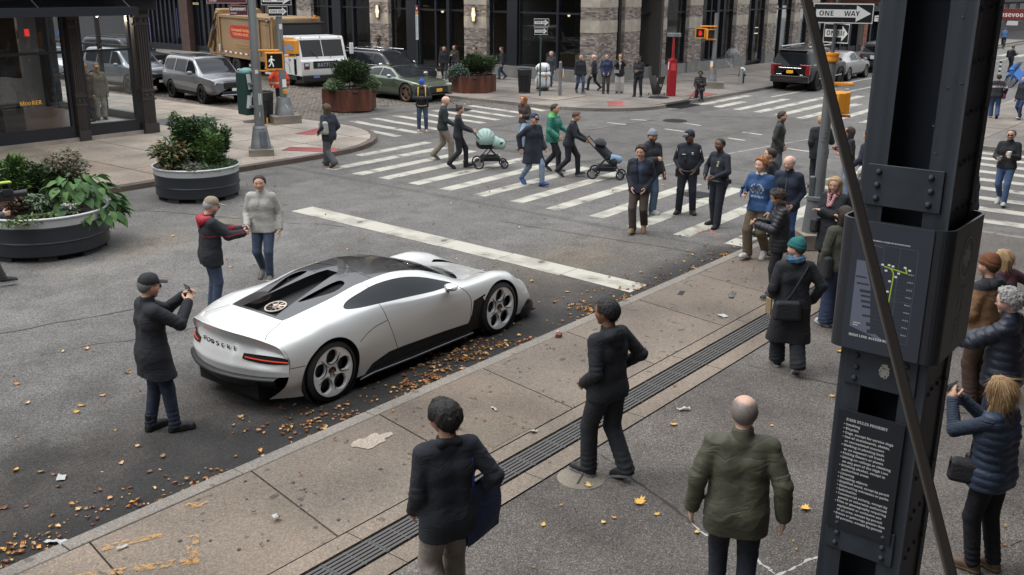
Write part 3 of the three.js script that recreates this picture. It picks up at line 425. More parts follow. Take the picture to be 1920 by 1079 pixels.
// ---------- neighbours out of the frame that the car and the windows mirror
{
const nb=(label,x,y,z,w,h,d,c,ns)=>{const t=thing('neighbour_building',label,'building');part('wall',metreUV(bx(x,y,z,w,h,d)),SM(c,{map:stoneTex}),t);ns(t);};
nb('brown brick building on the near side of the side street',29+13,9,22,20,18,40,[0.16,0.10,0.08],(t)=>{for(let f=0;f<4;f++)for(let z=5;z<40;z+=3)part('window',bx(31.95,3+f*4,z,0.1,2.2,1.5),darkGlass,t);});
nb('dark brick building west along the street behind the parked car',-12,9,-34,22,18,12,[0.14,0.09,0.075],(t)=>{for(let f=0;f<4;f++)for(let x=-21;x<-2;x+=2.6)part('window',bx(x,3+f*4,-27.95,1.4,2.2,0.1),darkGlass,t);});
nb('grey building closing the street far behind the camera',-45,9,-4,10,18,40,[0.17,0.16,0.15],(t)=>{for(let f=0;f<4;f++)for(let z=-22;z<14;z+=3)part('window',bx(-39.95,3+f*4,z,0.1,2.2,1.5),darkGlass,t);});
nb('brown brick building south of the plaza behind the walkway',-4,9,26,50,18,14,[0.15,0.10,0.08],(t)=>{for(let f=0;f<4;f++)for(let x=-26;x<20;x+=3)part('window',bx(x,3+f*4,18.95,1.6,2.3,0.12),darkGlass,t);});
const v=thing('elevated_walkway','dark steel elevated walkway carried by the riveted column','bridge');const st=SM([0.03,0.034,0.042],{roughness:0.6});
part('deck',bx(6,11.4,7,70,0.5,16),st,v);part('girder',bx(6,10.8,-1.0,70,1.5,0.4),st,v);part('girder',bx(6,10.8,6,70,1.5,0.4),st,v);for(let x=-26;x<40;x+=4)part('cross_beam',bx(x,10.8,6,0.35,0.7,14),st,v);
}
// ---------- street furniture
const F={
galv:SM([0.30,0.325,0.35],{roughness:0.5,metalness:0.35,map:stoneTex}),galvDk:SM([0.15,0.17,0.20],{roughness:0.6,metalness:0.2,map:stoneTex}),orange:SM([0.68,0.27,0.02],{roughness:0.5}),green:SM([0.012,0.045,0.038],{roughness:0.5}),teal:SM([0.13,0.27,0.25],{roughness:0.5}),post:SM([0.015,0.05,0.035],{roughness:0.5}),
black:SM([0.015,0.015,0.017],{roughness:0.5}),conc:SM([0.34,0.33,0.30],{map:concreteTex,roughness:0.9}),white:SM([0.68,0.68,0.66],{roughness:0.55}),red:SM([0.30,0.012,0.018],{roughness:0.35}),sticker:SM([0.62,0.62,0.6],{roughness:0.6}),
};
const towards=(x,z,x2=0,z2=0)=>Math.atan2(x2-x,z2-z);
function print_(w,h,pxw,draw,o={}){const t=canvasTex(pxw,Math.round(pxw*h/w),draw);return[quad(w,h),SM(0xffffff,{map:t,roughness:0.5,...o})];}
const oneWay=(x,W,H)=>{x.fillStyle='#d9d9d6';x.fillRect(0,0,W,H);x.fillStyle='#0c0d10';x.beginPath();x.roundRect(W*0.012,H*0.045,W*0.976,H*0.91,H*0.06);x.fill();x.fillStyle='#d9d9d6';x.beginPath();x.moveTo(W*0.05,H*0.30);x.lineTo(W*0.72,H*0.30);x.lineTo(W*0.72,H*0.08);x.lineTo(W*0.965,H*0.5);x.lineTo(W*0.72,H*0.92);x.lineTo(W*0.72,H*0.70);x.lineTo(W*0.05,H*0.70);x.fill();x.fillStyle='#0c0d10';x.font=`bold ${H * 0.36}px sans-serif`;x.textBaseline='middle';x.textAlign='left';x.fillText('ONE',W*0.10,H*0.505);x.fillText('WAY',W*0.52,H*0.505,W*0.32);};
function oneWaySign(parent,name,y,w,h,turn,dz=0.1,dx=0){const g=group(name,parent);g.rotation.y=turn;part('panel',rbx(dx,y,dz,w,h,0.012,0.01),F.galv,g);const[q,m]=print_(w*0.985,h*0.97,512,oneWay);part('legend',q.translate(dx,y,dz+0.0075),m,g);part('bolt',[-0.3,0.3].map((k)=>cyl(0,0,0,0.008,0.008,0.006,8).rotateX(PI/2).translate(dx,y+k*1.25*h,dz+0.008)),F.galv,g);return g;}
function walkSignal(parent,at,turn,sym,arms){
const g=group('walk_signal',parent);g.position.set(...at);g.rotation.y=turn;
part('housing',[rbx(0,0,-0.02,0.47,0.44,0.2,0.035),...[[0,0.205,0.43,0.03],[0,-0.205,0.43,0.03]].map(([x,y,w,h])=>bx(x,y,0.11,w,h,0.09)),bx(-0.215,0,0.11,0.03,0.43,0.09),bx(0.215,0,0.11,0.03,0.43,0.09)],F.orange,g);
if(sym){const t=canvasTex(256,256,(x)=>{x.fillStyle='#0b0c0c';x.fillRect(0,0,256,256);if(sym==='walk'){x.strokeStyle=x.fillStyle='#eef6f2';x.lineCap=x.lineJoin='round';x.beginPath();x.arc(82,52,15,0,7);x.fill();x.lineWidth=30;x.beginPath();x.moveTo(80,86);x.lineTo(76,138);x.stroke();x.lineWidth=17;const l=(...p)=>{x.beginPath();x.moveTo(p[0],p[1]);for(let i=2;i<p.length;i+=2)x.lineTo(p[i],p[i+1]);x.stroke();};l(78,84,46,110,38,136);l(84,84,108,108,124,112);l(72,140,66,176,34,218);l(82,140,98,174,106,220);}else{x.fillStyle='#ff2a1c';x.beginPath();x.roundRect(70,110,84,90,24);x.fill();for(const[a,b]of[[70,62],[92,46],[114,50],[136,66]]){x.beginPath();x.roundRect(a,b,18,90,9);x.fill();}x.beginPath();x.roundRect(150,128,40,22,10);x.fill();}});
part('lit_face',quad(0.40,0.38).translate(0,0,0.083),new THREE.MeshStandardMaterial({color:0x050505,emissive:0xffffff,emissiveMap:t,emissiveIntensity:sym==='walk'?0.75:0.9,roughness:0.4}),g);}
else part('lit_face',quad(0.40,0.38).translate(0,0,0.083),F.black,g);
return g;
}
{
const P=[16.62,0.13,-22.05],t=thing('lamp_post','tall grey octagonal lamp post with walk signal at the far-left corner','street lamp',P);const fc=towards(P[0],P[2]);
part('footing',rbx(0,0.09,0,0.66,0.18,0.66,0.015,fc),F.conc,t);part('base',new THREE.CylinderGeometry(0.2,0.30,0.55,8).rotateY(fc+PI/8).translate(0,0.455,0),F.galv,t);part('base_collar',[new THREE.CylinderGeometry(0.185,0.21,0.06,8).rotateY(fc+PI/8).translate(0,0.755,0),...[0,1,2,3].map((i)=>cyl(0.15*Math.cos(i*PI/2),0.72,0.15*Math.sin(i*PI/2),0.03,0.03,0.05,8))],F.galv,t);
part('base_panel',bx(0,0.45,0.252,0.2,0.4,0.02,0,-0.18).rotateY(fc+0.3),F.galvDk,t);part('shaft',new THREE.CylinderGeometry(0.075,0.145,8.2,8).rotateY(fc+PI/8).translate(0,4.88,0),F.galv,t);
part('band',[1.22,1.95,2.42,2.9].map((y)=>new THREE.CylinderGeometry(0.142-y*0.006,0.142-y*0.006,0.025,8).rotateY(fc+PI/8).translate(0,y,0)),F.galv,t);
for(const[y,w,h,a]of[[2.22,0.09,0.10,0.1],[1.5,0.08,0.3,0.4],[1.1,0.05,0.12,0.3]])part('sticker',bx(0,y,0.133,w,h,0.004).rotateY(fc+a),F.sticker,t);
part('lamp_arm',tube([[0,8.9,0],[0.4,9.3,0.5],[1.0,9.5,1.4]],0.05),F.galv,t);part('lamp_head',rbx(1.1,9.48,1.55,0.3,0.12,0.6,0.04,0.6),F.galv,t);
const nm=(big,small,y,w,h,dx)=>{const g=group('street_name',t);g.rotation.y=fc;const[q,m]=print_(w,h,512,(x,W,H)=>{x.fillStyle='#4e2326';x.fillRect(0,0,W,H);x.strokeStyle='#c9b9b4';x.lineWidth=5;x.strokeRect(5,5,W-10,H-10);x.fillStyle='#ece6e2';x.font=`bold ${H * 0.5}px sans-serif`;x.fillText(big,W*0.06,H*0.52,W*0.84);x.font=`${H * 0.24}px sans-serif`;x.fillText(small,W*0.06,H*0.86);});part('plate',rbx(dx,y,0.08,w,h,0.02,0.01),SM([0.08,0.03,0.03]),g);part('legend',q.translate(dx,y,0.0925),m,g);};
nm('Washington','Street',4.10,1.0,0.30,-0.62);nm('Gansevoort','Street',3.78,0.46,0.25,-0.34);
const g=walkSignal(t,[0.48*Math.cos(fc)+0.2*Math.sin(fc),2.5,-0.48*Math.sin(fc)+0.2*Math.cos(fc)],fc+0.08,'walk');
part('arm',[rbx(0.26,2.76,0.06,0.74,0.05,0.05,0.02),rbx(0.24,2.23,0.06,0.7,0.045,0.05,0.02),rbx(0.54,2.74,0.1,0.06,0.1,0.06,0.02),rbx(0.54,2.26,0.1,0.06,0.1,0.06,0.02)].map((q)=>q.rotateY(fc)),F.orange,t);
const r=group('relay_box',t);r.rotation.y=fc+0.5;r.position.set(-0.06,0,0.02);part('cabinet',rbx(0.0,1.62,-0.38,0.50,1.12,0.46,0.03),F.green,r);part('dome',ell(-0.05,2.18,-0.36,0.2,0.12,0.2,16),F.teal,r);part('strap',[bx(0,1.9,-0.1,0.3,0.05,0.2),bx(0,1.3,-0.1,0.3,0.05,0.2)],F.galv,r);part('torn_poster',[bx(-0.1,1.95,-0.146,0.12,0.4,0.003,0,0,0.1),bx(-0.14,1.42,-0.146,0.13,0.34,0.003,0,0,-0.15),bx(-0.05,1.6,-0.146,0.05,0.12,0.003)],F.sticker,r);
}
{
const P=[21.12,0.13,-26.65],t=thing('signal_pole','grey signal pole on concrete base beside the black litter bin','signal pole',P),fc=towards(P[0],P[2]);
part('footing',rbx(0,0.13,0,0.95,0.26,0.7,0.015,fc+0.3),F.conc,t);part('base',new THREE.CylinderGeometry(0.24,0.36,0.58,4).rotateY(fc+0.3+PI/4).translate(0,0.55,0),F.galv,t);part('base_scribble',bx(0.02,0.55,0.235,0.02,0.16,0.004,0,-0.15,0.5).rotateY(fc+0.3),F.sticker,t);part('shaft',new THREE.CylinderGeometry(0.085,0.12,4.2,8).rotateY(fc).translate(0,2.9,0),F.galv,t);
const g2=walkSignal(t,[0.32*Math.cos(fc),2.45,-0.32*Math.sin(fc)],fc+2.6,null);part('sticker',[bx(-0.1,-0.02,-0.125,0.12,0.16,0.004),bx(0.03,0.04,-0.125,0.1,0.2,0.004),bx(0.13,-0.08,-0.125,0.07,0.2,0.004)],SM([0.25,0.32,0.5]),g2);
part('arm',[rbx(0.2,2.72,0.02,0.45,0.05,0.05,0.02),rbx(0.2,2.16,0.02,0.5,0.05,0.05,0.02)].map((q)=>q.rotateY(fc)),F.orange,t);
oneWaySign(t,'one_way_sign',3.93,0.95,0.32,fc,0.13,-0.05);oneWaySign(t,'one_way_sign',3.58,0.62,0.32,fc,0.13,-0.02);
const b=group('push_button',t);b.rotation.y=fc+0.2;part('plate',rbx(0.03,1.3,0.12,0.13,0.26,0.012,0.01),F.white,b);part('button_box',[rbx(0.03,1.03,0.13,0.11,0.16,0.08,0.02),cyl(0,0,0,0.03,0.03,0.03,10).rotateX(PI/2).translate(0.03,1.05,0.16)],F.orange,b);part('sticker',[bx(-0.01,1.85,0.116,0.08,0.14,0.004),bx(0.02,3.1,0.105,0.1,0.16,0.004)],F.sticker,b);
}
function litterBin(name,label,P,s=1){const t=thing(name,label,'litter bin',P);part('rim',lathe([[0.27,0.72],[0.30,0.74],[0.315,0.98],[0.30,1.02],[0.26,1.02],[0.25,0.74]],28),F.black,t);part('liner',cyl(0,0.05,0,0.2,0.235,0.9,20),SM([0.01,0.01,0.012],{roughness:0.4}),t);for(let i=0;i<26;i++){const a=i/26*2*PI;part('slat',rod(V(0.235*Math.cos(a),0.03,0.235*Math.sin(a)),V(0.285*Math.cos(a),0.74,0.285*Math.sin(a)),0.013,0.013,5),SM([0.07,0.07,0.075],{roughness:0.4,metalness:0.6}),t);}part('foot_ring',new THREE.TorusGeometry(0.24,0.02,6,28).rotateX(PI/2).translate(0,0.03,0),F.black,t);t.scale.setScalar(s);return t;}
litterBin('litter_bin','black slatted litter bin between lamp post and signal pole',[20.75,0.13,-27.2]);
litterBin('litter_bin','black slatted litter bin beside white rubbish sacks on the far pavement',[33.94,0.13,-26.55]);
{const t=thing('bottle_holder','small black and orange bottle strapped low beside the litter bin','bottle',[20.55,0.13,-26.9]);part('bottle',cyl(0,0,0,0.06,0.06,0.42,12),F.black,t);part('cap',cyl(0,0,0.055,0.035,0.03,0.2,10),F.orange,t);}
{
const t=thing('rubbish_cart','cart piled with white woven rubbish sacks behind the green sign post','cart',[35.3,0.13,-26.6],0.5),sack=(x,y,z,a,b,c,s)=>{const g=new THREE.IcosahedronGeometry(1,4),p=g.attributes.position;for(let i=0;i<p.count;i++){const X=p.getX(i),Y=p.getY(i),Z=p.getZ(i),k=1+0.28*(fbm(X*2.2+s,Y*2.2,Z*2.2+s,3)-0.5);p.setXYZ(i,Math.sign(X)*Math.pow(Math.abs(X),0.8)*a*k,Math.sign(Y)*Math.pow(Math.abs(Y),0.75)*b*k,Math.sign(Z)*Math.pow(Math.abs(Z),0.8)*c*k);}g.deleteAttribute('normal');const q=mergeVertices(g);q.computeVertexNormals();return q.translate(x,y,z);};const w=SM([0.55,0.56,0.57],{roughness:0.7});
part('sack',sack(0,0.42,0,0.36,0.36,0.32,1),w,t);part('sack',sack(-0.03,0.98,0,0.34,0.20,0.30,5),w,t);part('sack',sack(-0.05,0.72,0.05,0.36,0.12,0.3,9),w,t);part('lettering',bx(0.08,0.46,0.31,0.3,0.06,0.006,0.15),F.black,t);part('cart_frame',[rbx(0,0.09,0,0.6,0.05,0.5,0.01),cyl(0.2,0,0.2,0.04,0.04,0.07,10),cyl(-0.2,0,0.2,0.04,0.04,0.07,10),rod(V(-0.32,0.1,0.2),V(-0.34,1.05,0.2),0.015),rod(V(-0.32,0.1,-0.2),V(-0.34,1.05,-0.2),0.015)],F.black,t);part('spray_bottle',rbx(-0.33,0.62,0.24,0.06,0.2,0.06,0.02),F.orange,t);
}
{
const t=thing('sign_post','slim green post with two stacked one way signs on the far pavement','sign post',[33.43,0.13,-25.33]);part('post',[cyl(0,0,0,0.035,0.035,3.05,8)],F.post,t);const fc=towards(33.43,-25.33);oneWaySign(t,'one_way_sign',2.97,0.62,0.31,fc,0.05,0.02);oneWaySign(t,'one_way_sign',2.63,0.54,0.29,fc,0.05,0.0);
const b=thing('push_button_post','short grey push-button post at the far corner','post',[34.0,0.13,-24.71]);part('post',cyl(0,0,0,0.07,0.065,1.36,12),F.galv,b);part('cap',sph(0,1.36,0,0.066,10,6),F.galv,b);part('plate',rbx(0.07,1.0,0.1,0.13,0.26,0.02,0.01,0.6),F.white,b);part('button_box',rbx(0.07,0.82,0.1,0.11,0.15,0.08,0.02,0.6),F.orange,b);part('footing',rbx(-0.4,0.008,0.2,2.2,0.02,1.4,0.005),F.conc,b);
const s=thing('bus_stop_pole','slim bus stop pole with narrow route panel before the shop doors','bus stop',[38.2,0.13,-37.0]);part('post',cyl(0,0,0,0.03,0.03,3.3,8),F.post,s);const pf=towards(38.2,-37.0);const[q,m]=print_(0.13,1.7,64,(x,W,H)=>{x.fillStyle='#c9d2d6';x.fillRect(0,0,W,H);x.fillStyle='#a3202a';x.fillRect(0,0,W,H*0.17);x.fillStyle='#c9962c';x.fillRect(0,H*0.18,W,H*0.08);x.fillStyle='#fff';x.fillRect(W*0.3,H*0.05,W*0.4,H*0.06);x.fillStyle='#56616a';for(let i=0;i<22;i++)x.fillRect(W*0.2,H*(0.3+i*0.03),W*(0.35+0.25*hash3(i,1,1)),H*0.012);});part('panel',rbx(0,2.5,0.05,0.14,1.72,0.02,0.006).rotateY(pf),F.galv,s);part('legend',q.translate(0,2.5,0.0625).rotateY(pf),m,s);
const k=thing('call_box','tall red emergency call box with its pole and grey crossbar','call box',[37.22,0.13,-21.26]),kf=towards(37.22,-21.26);part('pedestal',ext([[-0.15,0],[0.15,0],[0.155,1.32],[0.13,1.48],[0,1.54],[-0.13,1.48],[-0.155,1.32]],0.26,0.015).translate(0,0,-0.13).rotateY(kf+0.3),F.red,k);part('pole',cyl(0,1.5,0,0.055,0.045,1.05,12),F.red,k);part('crossbar',rbx(0,2.5,0,0.58,0.16,0.14,0.02,kf),F.galv,k);part('tip',cyl(0,2.55,0,0.03,0.01,0.16,8),F.galvDk,k);part('call_plate',[rbx(0,1.2,0.14,0.22,0.3,0.02,0.01,0)].map((g)=>g.rotateY(kf+0.3)),SM([0.5,0.05,0.05]),k);part('side_plate',[bx(-0.165,1.25,0,0.01,0.3,0.12),bx(0.165,1.25,0,0.01,0.3,0.12)].map((g)=>g.rotateY(kf+0.3)),F.sticker,k);
const a=thing('sandwich_board','black folding sandwich board beside the red call box','sandwich board',[37.2,0.13,-21.95],towards(37.2,-21.95)+1.05);for(const d of[1,-1])part('panel',rbx(0,0.4,d*0.13,0.56,0.78,0.025,0.008,0,d*0.28),F.black,a);part('leg',[-0.25,0.25].flatMap((x)=>[-1,1].map((d)=>bx(x,0.03,d*0.24,0.03,0.08,0.03))),F.black,a);part('lettering',[bx(0.05,0.42,0.157,0.2,0.03,0.004,0,-0.28),bx(0.05,0.36,0.174,0.15,0.02,0.004,0,-0.28)],F.sticker,a);
const p=thing('signal_pole','pale signal pole with red hand signal at the far corner','signal pole',[41.47,0.13,-21.58]),sf=towards(41.47,-21.58);part('footing',rbx(0.1,0.14,0,0.95,0.3,0.85,0.015,sf),F.conc,p);part('base',new THREE.CylinderGeometry(0.2,0.27,0.6,4).rotateY(sf+PI/4).translate(0,0.58,0),F.galv,p);part('shaft',new THREE.CylinderGeometry(0.085,0.11,2.5,8).translate(0,2.05,0),F.galv,p);
walkSignal(p,[-0.62*Math.cos(sf)+0.1*Math.sin(sf),2.42,0.62*Math.sin(sf)+0.1*Math.cos(sf)],sf-0.35,'hand');walkSignal(p,[-0.26*Math.cos(sf)+0.1*Math.sin(sf),2.38,0.26*Math.sin(sf)+0.1*Math.cos(sf)],sf+0.7,null);part('arm',[rbx(-0.3,2.72,0.1,0.75,0.06,0.06,0.02),rbx(-0.2,2.14,0.1,0.55,0.05,0.05,0.02)].map((q)=>q.rotateY(sf)),F.orange,p);const pb=group('push_button',p);pb.rotation.y=sf-0.4;part('plate',rbx(-0.03,1.08,0.12,0.13,0.22,0.02,0.01),F.white,pb);part('button_box',rbx(-0.03,0.9,0.12,0.11,0.14,0.08,0.02),F.orange,pb);
const h=thing('fire_hydrant','silver-topped black fire hydrant at the kerb behind the large black SUV','fire hydrant',[44.5,0.13,-21.6]);part('barrel',cyl(0,0,0,0.12,0.11,0.5,14),F.black,h);part('bonnet',[lathe([[0.15,0.5],[0.16,0.55],[0.13,0.66],[0.06,0.74],[0,0.76]],16),cyl(0,0.74,0,0.03,0.03,0.05,6)],C_silver(),h);part('outlet',[cyl(0,0,0,0.07,0.06,0.34,10).rotateX(PI/2).translate(0,0.38,-0.17),cyl(0,0,0,0.06,0.06,0.3,10).rotateZ(PI/2).translate(0.15,0.38,0)],F.black,h);const gp=thing('guard_post','short silver bollard beside the fire hydrant','bollard',[43.9,0.13,-21.35]);part('post',cyl(0,0,0,0.09,0.09,0.72,12),C_silver(),gp);part('cap',sph(0,0.72,0,0.09,12,6),C_silver(),gp);
const bl=thing('balloon_bunch','clear crinkled plastic bag ballooning above the fire hydrant','plastic bag',[44.35,0.13,-22.1]);const g=new THREE.IcosahedronGeometry(0.42,5),pp=g.attributes.position;for(let i=0;i<pp.count;i++){const X=pp.getX(i),Y=pp.getY(i),Z=pp.getZ(i),k2=1+0.5*(fbm(X*6,Y*6,Z*6,3)-0.5);pp.setXYZ(i,X*k2*0.85,Y*k2+1.2,Z*k2*0.85);}g.deleteAttribute('normal');const g3=mergeVertices(g);g3.computeVertexNormals();part('bag',g3,PM([0.8,0.82,0.84],{roughness:0.06,transmission:0.95,thickness:0,ior:1.3}),bl);part('tie',rod(V(0,0.7,0),V(0,0.85,0),0.03),F.sticker,bl);
}
function C_silver(){return SM([0.5,0.5,0.5],{roughness:0.35,metalness:0.7});}
{
const P=[16.95,0.13,-6.58],t=thing('signal_pole','tall grey pole with large one way sign among the onlookers','signal pole',P),fc=towards(P[0],P[2]);
part('footing',rbx(0,0.14,0,0.62,0.28,0.62,0.015,fc+0.4),F.conc,t);part('base',[new THREE.CylinderGeometry(0.20,0.25,0.62,8).translate(0,0.56,0),new THREE.CylinderGeometry(0.22,0.22,0.06,8).translate(0,0.9,0)],F.galv,t);part('shaft',new THREE.CylinderGeometry(0.075,0.10,2.6,14).translate(0,2.1,0),F.galv,t);part('upper_pipe',cyl(0,3.3,0,0.032,0.032,1.15,10),F.galvDk,t);part('orange_collar',[cyl(0,3.27,0,0.105,0.105,0.15,16),cyl(0,3.29,0,0.115,0.115,0.03,16),cyl(0,3.38,0,0.115,0.115,0.03,16)],F.orange,t);
part('graffiti',[1.9,1.98,2.06,1.72].map((y,i)=>bx(0.02*(i-1),y,0.094,0.07,0.012,0.004,0,0,0.4*(i-1)).rotateY(fc+0.1)),F.galvDk,t);
oneWaySign(t,'one_way_sign',4.07,0.98,0.33,fc,0.06,0.10);oneWaySign(t,'one_way_sign',3.74,0.5,0.33,fc-0.6,-0.05,0);
const g=walkSignal(t,[0.17*Math.cos(fc)+0.1*Math.sin(fc),2.60,-0.17*Math.sin(fc)+0.1*Math.cos(fc)],fc+PI-1.15,'hand');g.scale.setScalar(0.82);part('sticker',[bx(-0.08,0.02,-0.125,0.2,0.3,0.004),bx(0.12,-0.05,-0.125,0.13,0.24,0.004),bx(0.05,0.13,-0.126,0.2,0.09,0.004,0,0,0.2),bx(-0.05,-0.14,-0.126,0.16,0.08,0.004,0,0,-0.2)],SM([0.20,0.13,0.11],{map:wearTex}),g);part('arm',[rbx(0.2,2.9,0,0.4,0.06,0.06,0.02),rbx(0.2,2.36,0,0.4,0.05,0.05,0.02)].map((q)=>q.rotateY(fc)),F.orange,t);part('button_box',rbx(-0.12,1.1,0.02,0.1,0.36,0.12,0.02).rotateY(fc),F.galvDk,t);
}
// ---------- planters
function leafGeo(l,w,bend=0.25){
const P=[],I=[],n=5;for(let i=0;i<=n;i++){const t=i/n,k=Math.sin(Math.PI*Math.pow(t,0.8))*w/2,y=-bend*l*t*t;P.push(-k,y+k*0.35,t*l,0,y,t*l,k,y+k*0.35,t*l);if(i<n){const a=i*3;I.push(a,a+3,a+1,a+1,a+3,a+4,a+1,a+4,a+2,a+2,a+4,a+5);}}
const g=new THREE.BufferGeometry();g.setAttribute('position',new THREE.Float32BufferAttribute(P,3));g.setIndex(I);g.computeVertexNormals();g.setAttribute('uv',new THREE.BufferAttribute(new Float32Array(P.length/3*2),2));return g;
}
const leafM=(o={})=>PM(0xffffff,{roughness:0.75,specularIntensity:0.6,transmission:0.25,thickness:0,...o});
function leaves(name,parent,n,geo,place,tone,mat=leafM()){
const m=new THREE.InstancedMesh(geo,mat,n),q=new THREE.Matrix4(),c=new THREE.Color();for(let i=0;i<n;i++){const{p,e,s}=place(i);q.compose(p,new THREE.Quaternion().setFromEuler(e),V(s,s,s));m.setMatrixAt(i,q);const t=tone(i,p);m.setColorAt(i,c.setRGB(...t));}m.name=name;m.userData.kind='stuff';m.castShadow=m.receiveShadow=true;parent.add(m);return m;
}
const inBall=()=>{for(;;){const x=rr(-1,1),y=rr(-1,1),z=rr(-1,1),d=x*x+y*y+z*z;if(d<1)return[x,y,z,Math.sqrt(d)];}};
function bush(name,parent,[cx,cy,cz],[a,b,c],n,geo,tones,o={}){
const K=o.clumps??14,cl=Array.from({length:K},()=>{const[x,y,z]=inBall();return[cx+x*a*0.72,cy+y*b*0.72+(o.spire?Math.max(0,y)*b*0.2:0),cz+z*c*0.72,rr(0.25,0.5)];});
const g=group(name,parent);part('stem',cl.slice(0,7).map(([x,y,z])=>rod(V(lerp(cx,x,0.25),cy-b,lerp(cz,z,0.25)),V(x,y,z),0.012,0.006,5)),SM([0.06,0.045,0.03]),g);
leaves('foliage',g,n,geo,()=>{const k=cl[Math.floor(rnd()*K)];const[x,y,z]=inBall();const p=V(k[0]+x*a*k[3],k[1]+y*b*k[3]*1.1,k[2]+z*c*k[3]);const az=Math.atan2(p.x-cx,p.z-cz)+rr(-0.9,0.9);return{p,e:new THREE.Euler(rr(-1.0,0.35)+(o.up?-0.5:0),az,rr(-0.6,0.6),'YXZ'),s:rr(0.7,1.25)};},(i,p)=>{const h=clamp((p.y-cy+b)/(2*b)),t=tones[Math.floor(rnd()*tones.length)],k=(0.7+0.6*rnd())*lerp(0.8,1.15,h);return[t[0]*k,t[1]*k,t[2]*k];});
return g;
}
const small=leafGeo(0.085,0.042),narrow=leafGeo(0.13,0.032,0.35),needle=leafGeo(0.17,0.045,0.1),tiny=leafGeo(0.075,0.034),blade=leafGeo(0.34,0.018,0.55),big=leafGeo(0.21,0.13,0.35);
const green=[[0.042,0.085,0.026],[0.058,0.11,0.03],[0.03,0.062,0.024]],bright=[[0.075,0.15,0.03],[0.055,0.115,0.03],[0.10,0.165,0.04]];
function tank(name,label,P,r,h){
const t=thing(name,label,'planter',P);const Y=0.1,body=SM([0.020,0.023,0.029],{roughness:0.35}),prof=[[r*0.95,Y],[r*0.962,Y+0.015]];for(const k of[0.36])prof.push([r*0.96,Y+h*(k-0.06)],[r*0.985,Y+h*(k-0.01)],[r*0.985,Y+h*k],[r*0.965,Y+h*(k+0.05)]);prof.push([r*0.968,Y+h*0.70],[r*0.985,Y+h*0.735],[r*0.972,Y+h*0.765]);
part('tank',lathe(prof,64),body,t);part('white_band',lathe([[r*0.972,Y+h*0.765],[r*0.985,Y+h*0.97]],64),SM([0.42,0.43,0.42],{roughness:0.5}),t);part('rim',new THREE.TorusGeometry(r*0.99,0.022,8,72).rotateX(PI/2).translate(0,Y+h,0),SM([0.48,0.49,0.48],{roughness:0.4}),t);part('soil',cyl(0,Y+h-0.1,0,r*0.97,r*0.97,0.02,40),SM([0.03,0.022,0.016],{roughness:1}),t);for(let i=0;i<8;i++)part('block',bx(0,0.05,r*0.82,0.3,0.1,0.16).rotateY(i*PI/4+0.3),SM([0.03,0.03,0.032]),t);part('plinth',cyl(0,0.004,0,r*0.8,r*0.8,0.1,32),SM([0.008,0.008,0.008]),t);
return[t,Y+h-0.08];
}
{
const[t,y]=tank('round_planter','round black planter with white band and leafy shrubs near the kerb',[12.68,0,-19.2],0.94,0.62);
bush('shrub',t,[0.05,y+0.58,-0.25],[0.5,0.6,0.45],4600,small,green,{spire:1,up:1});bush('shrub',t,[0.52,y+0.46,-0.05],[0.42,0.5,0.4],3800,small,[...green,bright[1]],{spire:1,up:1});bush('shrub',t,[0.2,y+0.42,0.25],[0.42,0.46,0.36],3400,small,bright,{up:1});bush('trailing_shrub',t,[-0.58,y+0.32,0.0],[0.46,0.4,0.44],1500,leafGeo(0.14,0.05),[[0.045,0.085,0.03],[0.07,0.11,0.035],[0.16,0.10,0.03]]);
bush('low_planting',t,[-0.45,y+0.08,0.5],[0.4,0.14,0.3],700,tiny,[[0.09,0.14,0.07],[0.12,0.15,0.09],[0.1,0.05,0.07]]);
leaves('grass_tuft',t,420,blade,()=>{const a=rr(-0.6,1.5),k=rr(0.55,0.9);return{p:V(Math.sin(a)*k*0.9+rr(-0.08,0.08),y+rr(-0.02,0.04),Math.cos(a)*k*0.9+rr(-0.08,0.08)),e:new THREE.Euler(rr(-1.15,-0.45),rr(0,6.28),0,'YXZ'),s:rr(0.7,1.1)};},()=>{const k=rr(0.7,1.3);return[0.05*k,0.09*k,0.03*k];});
}
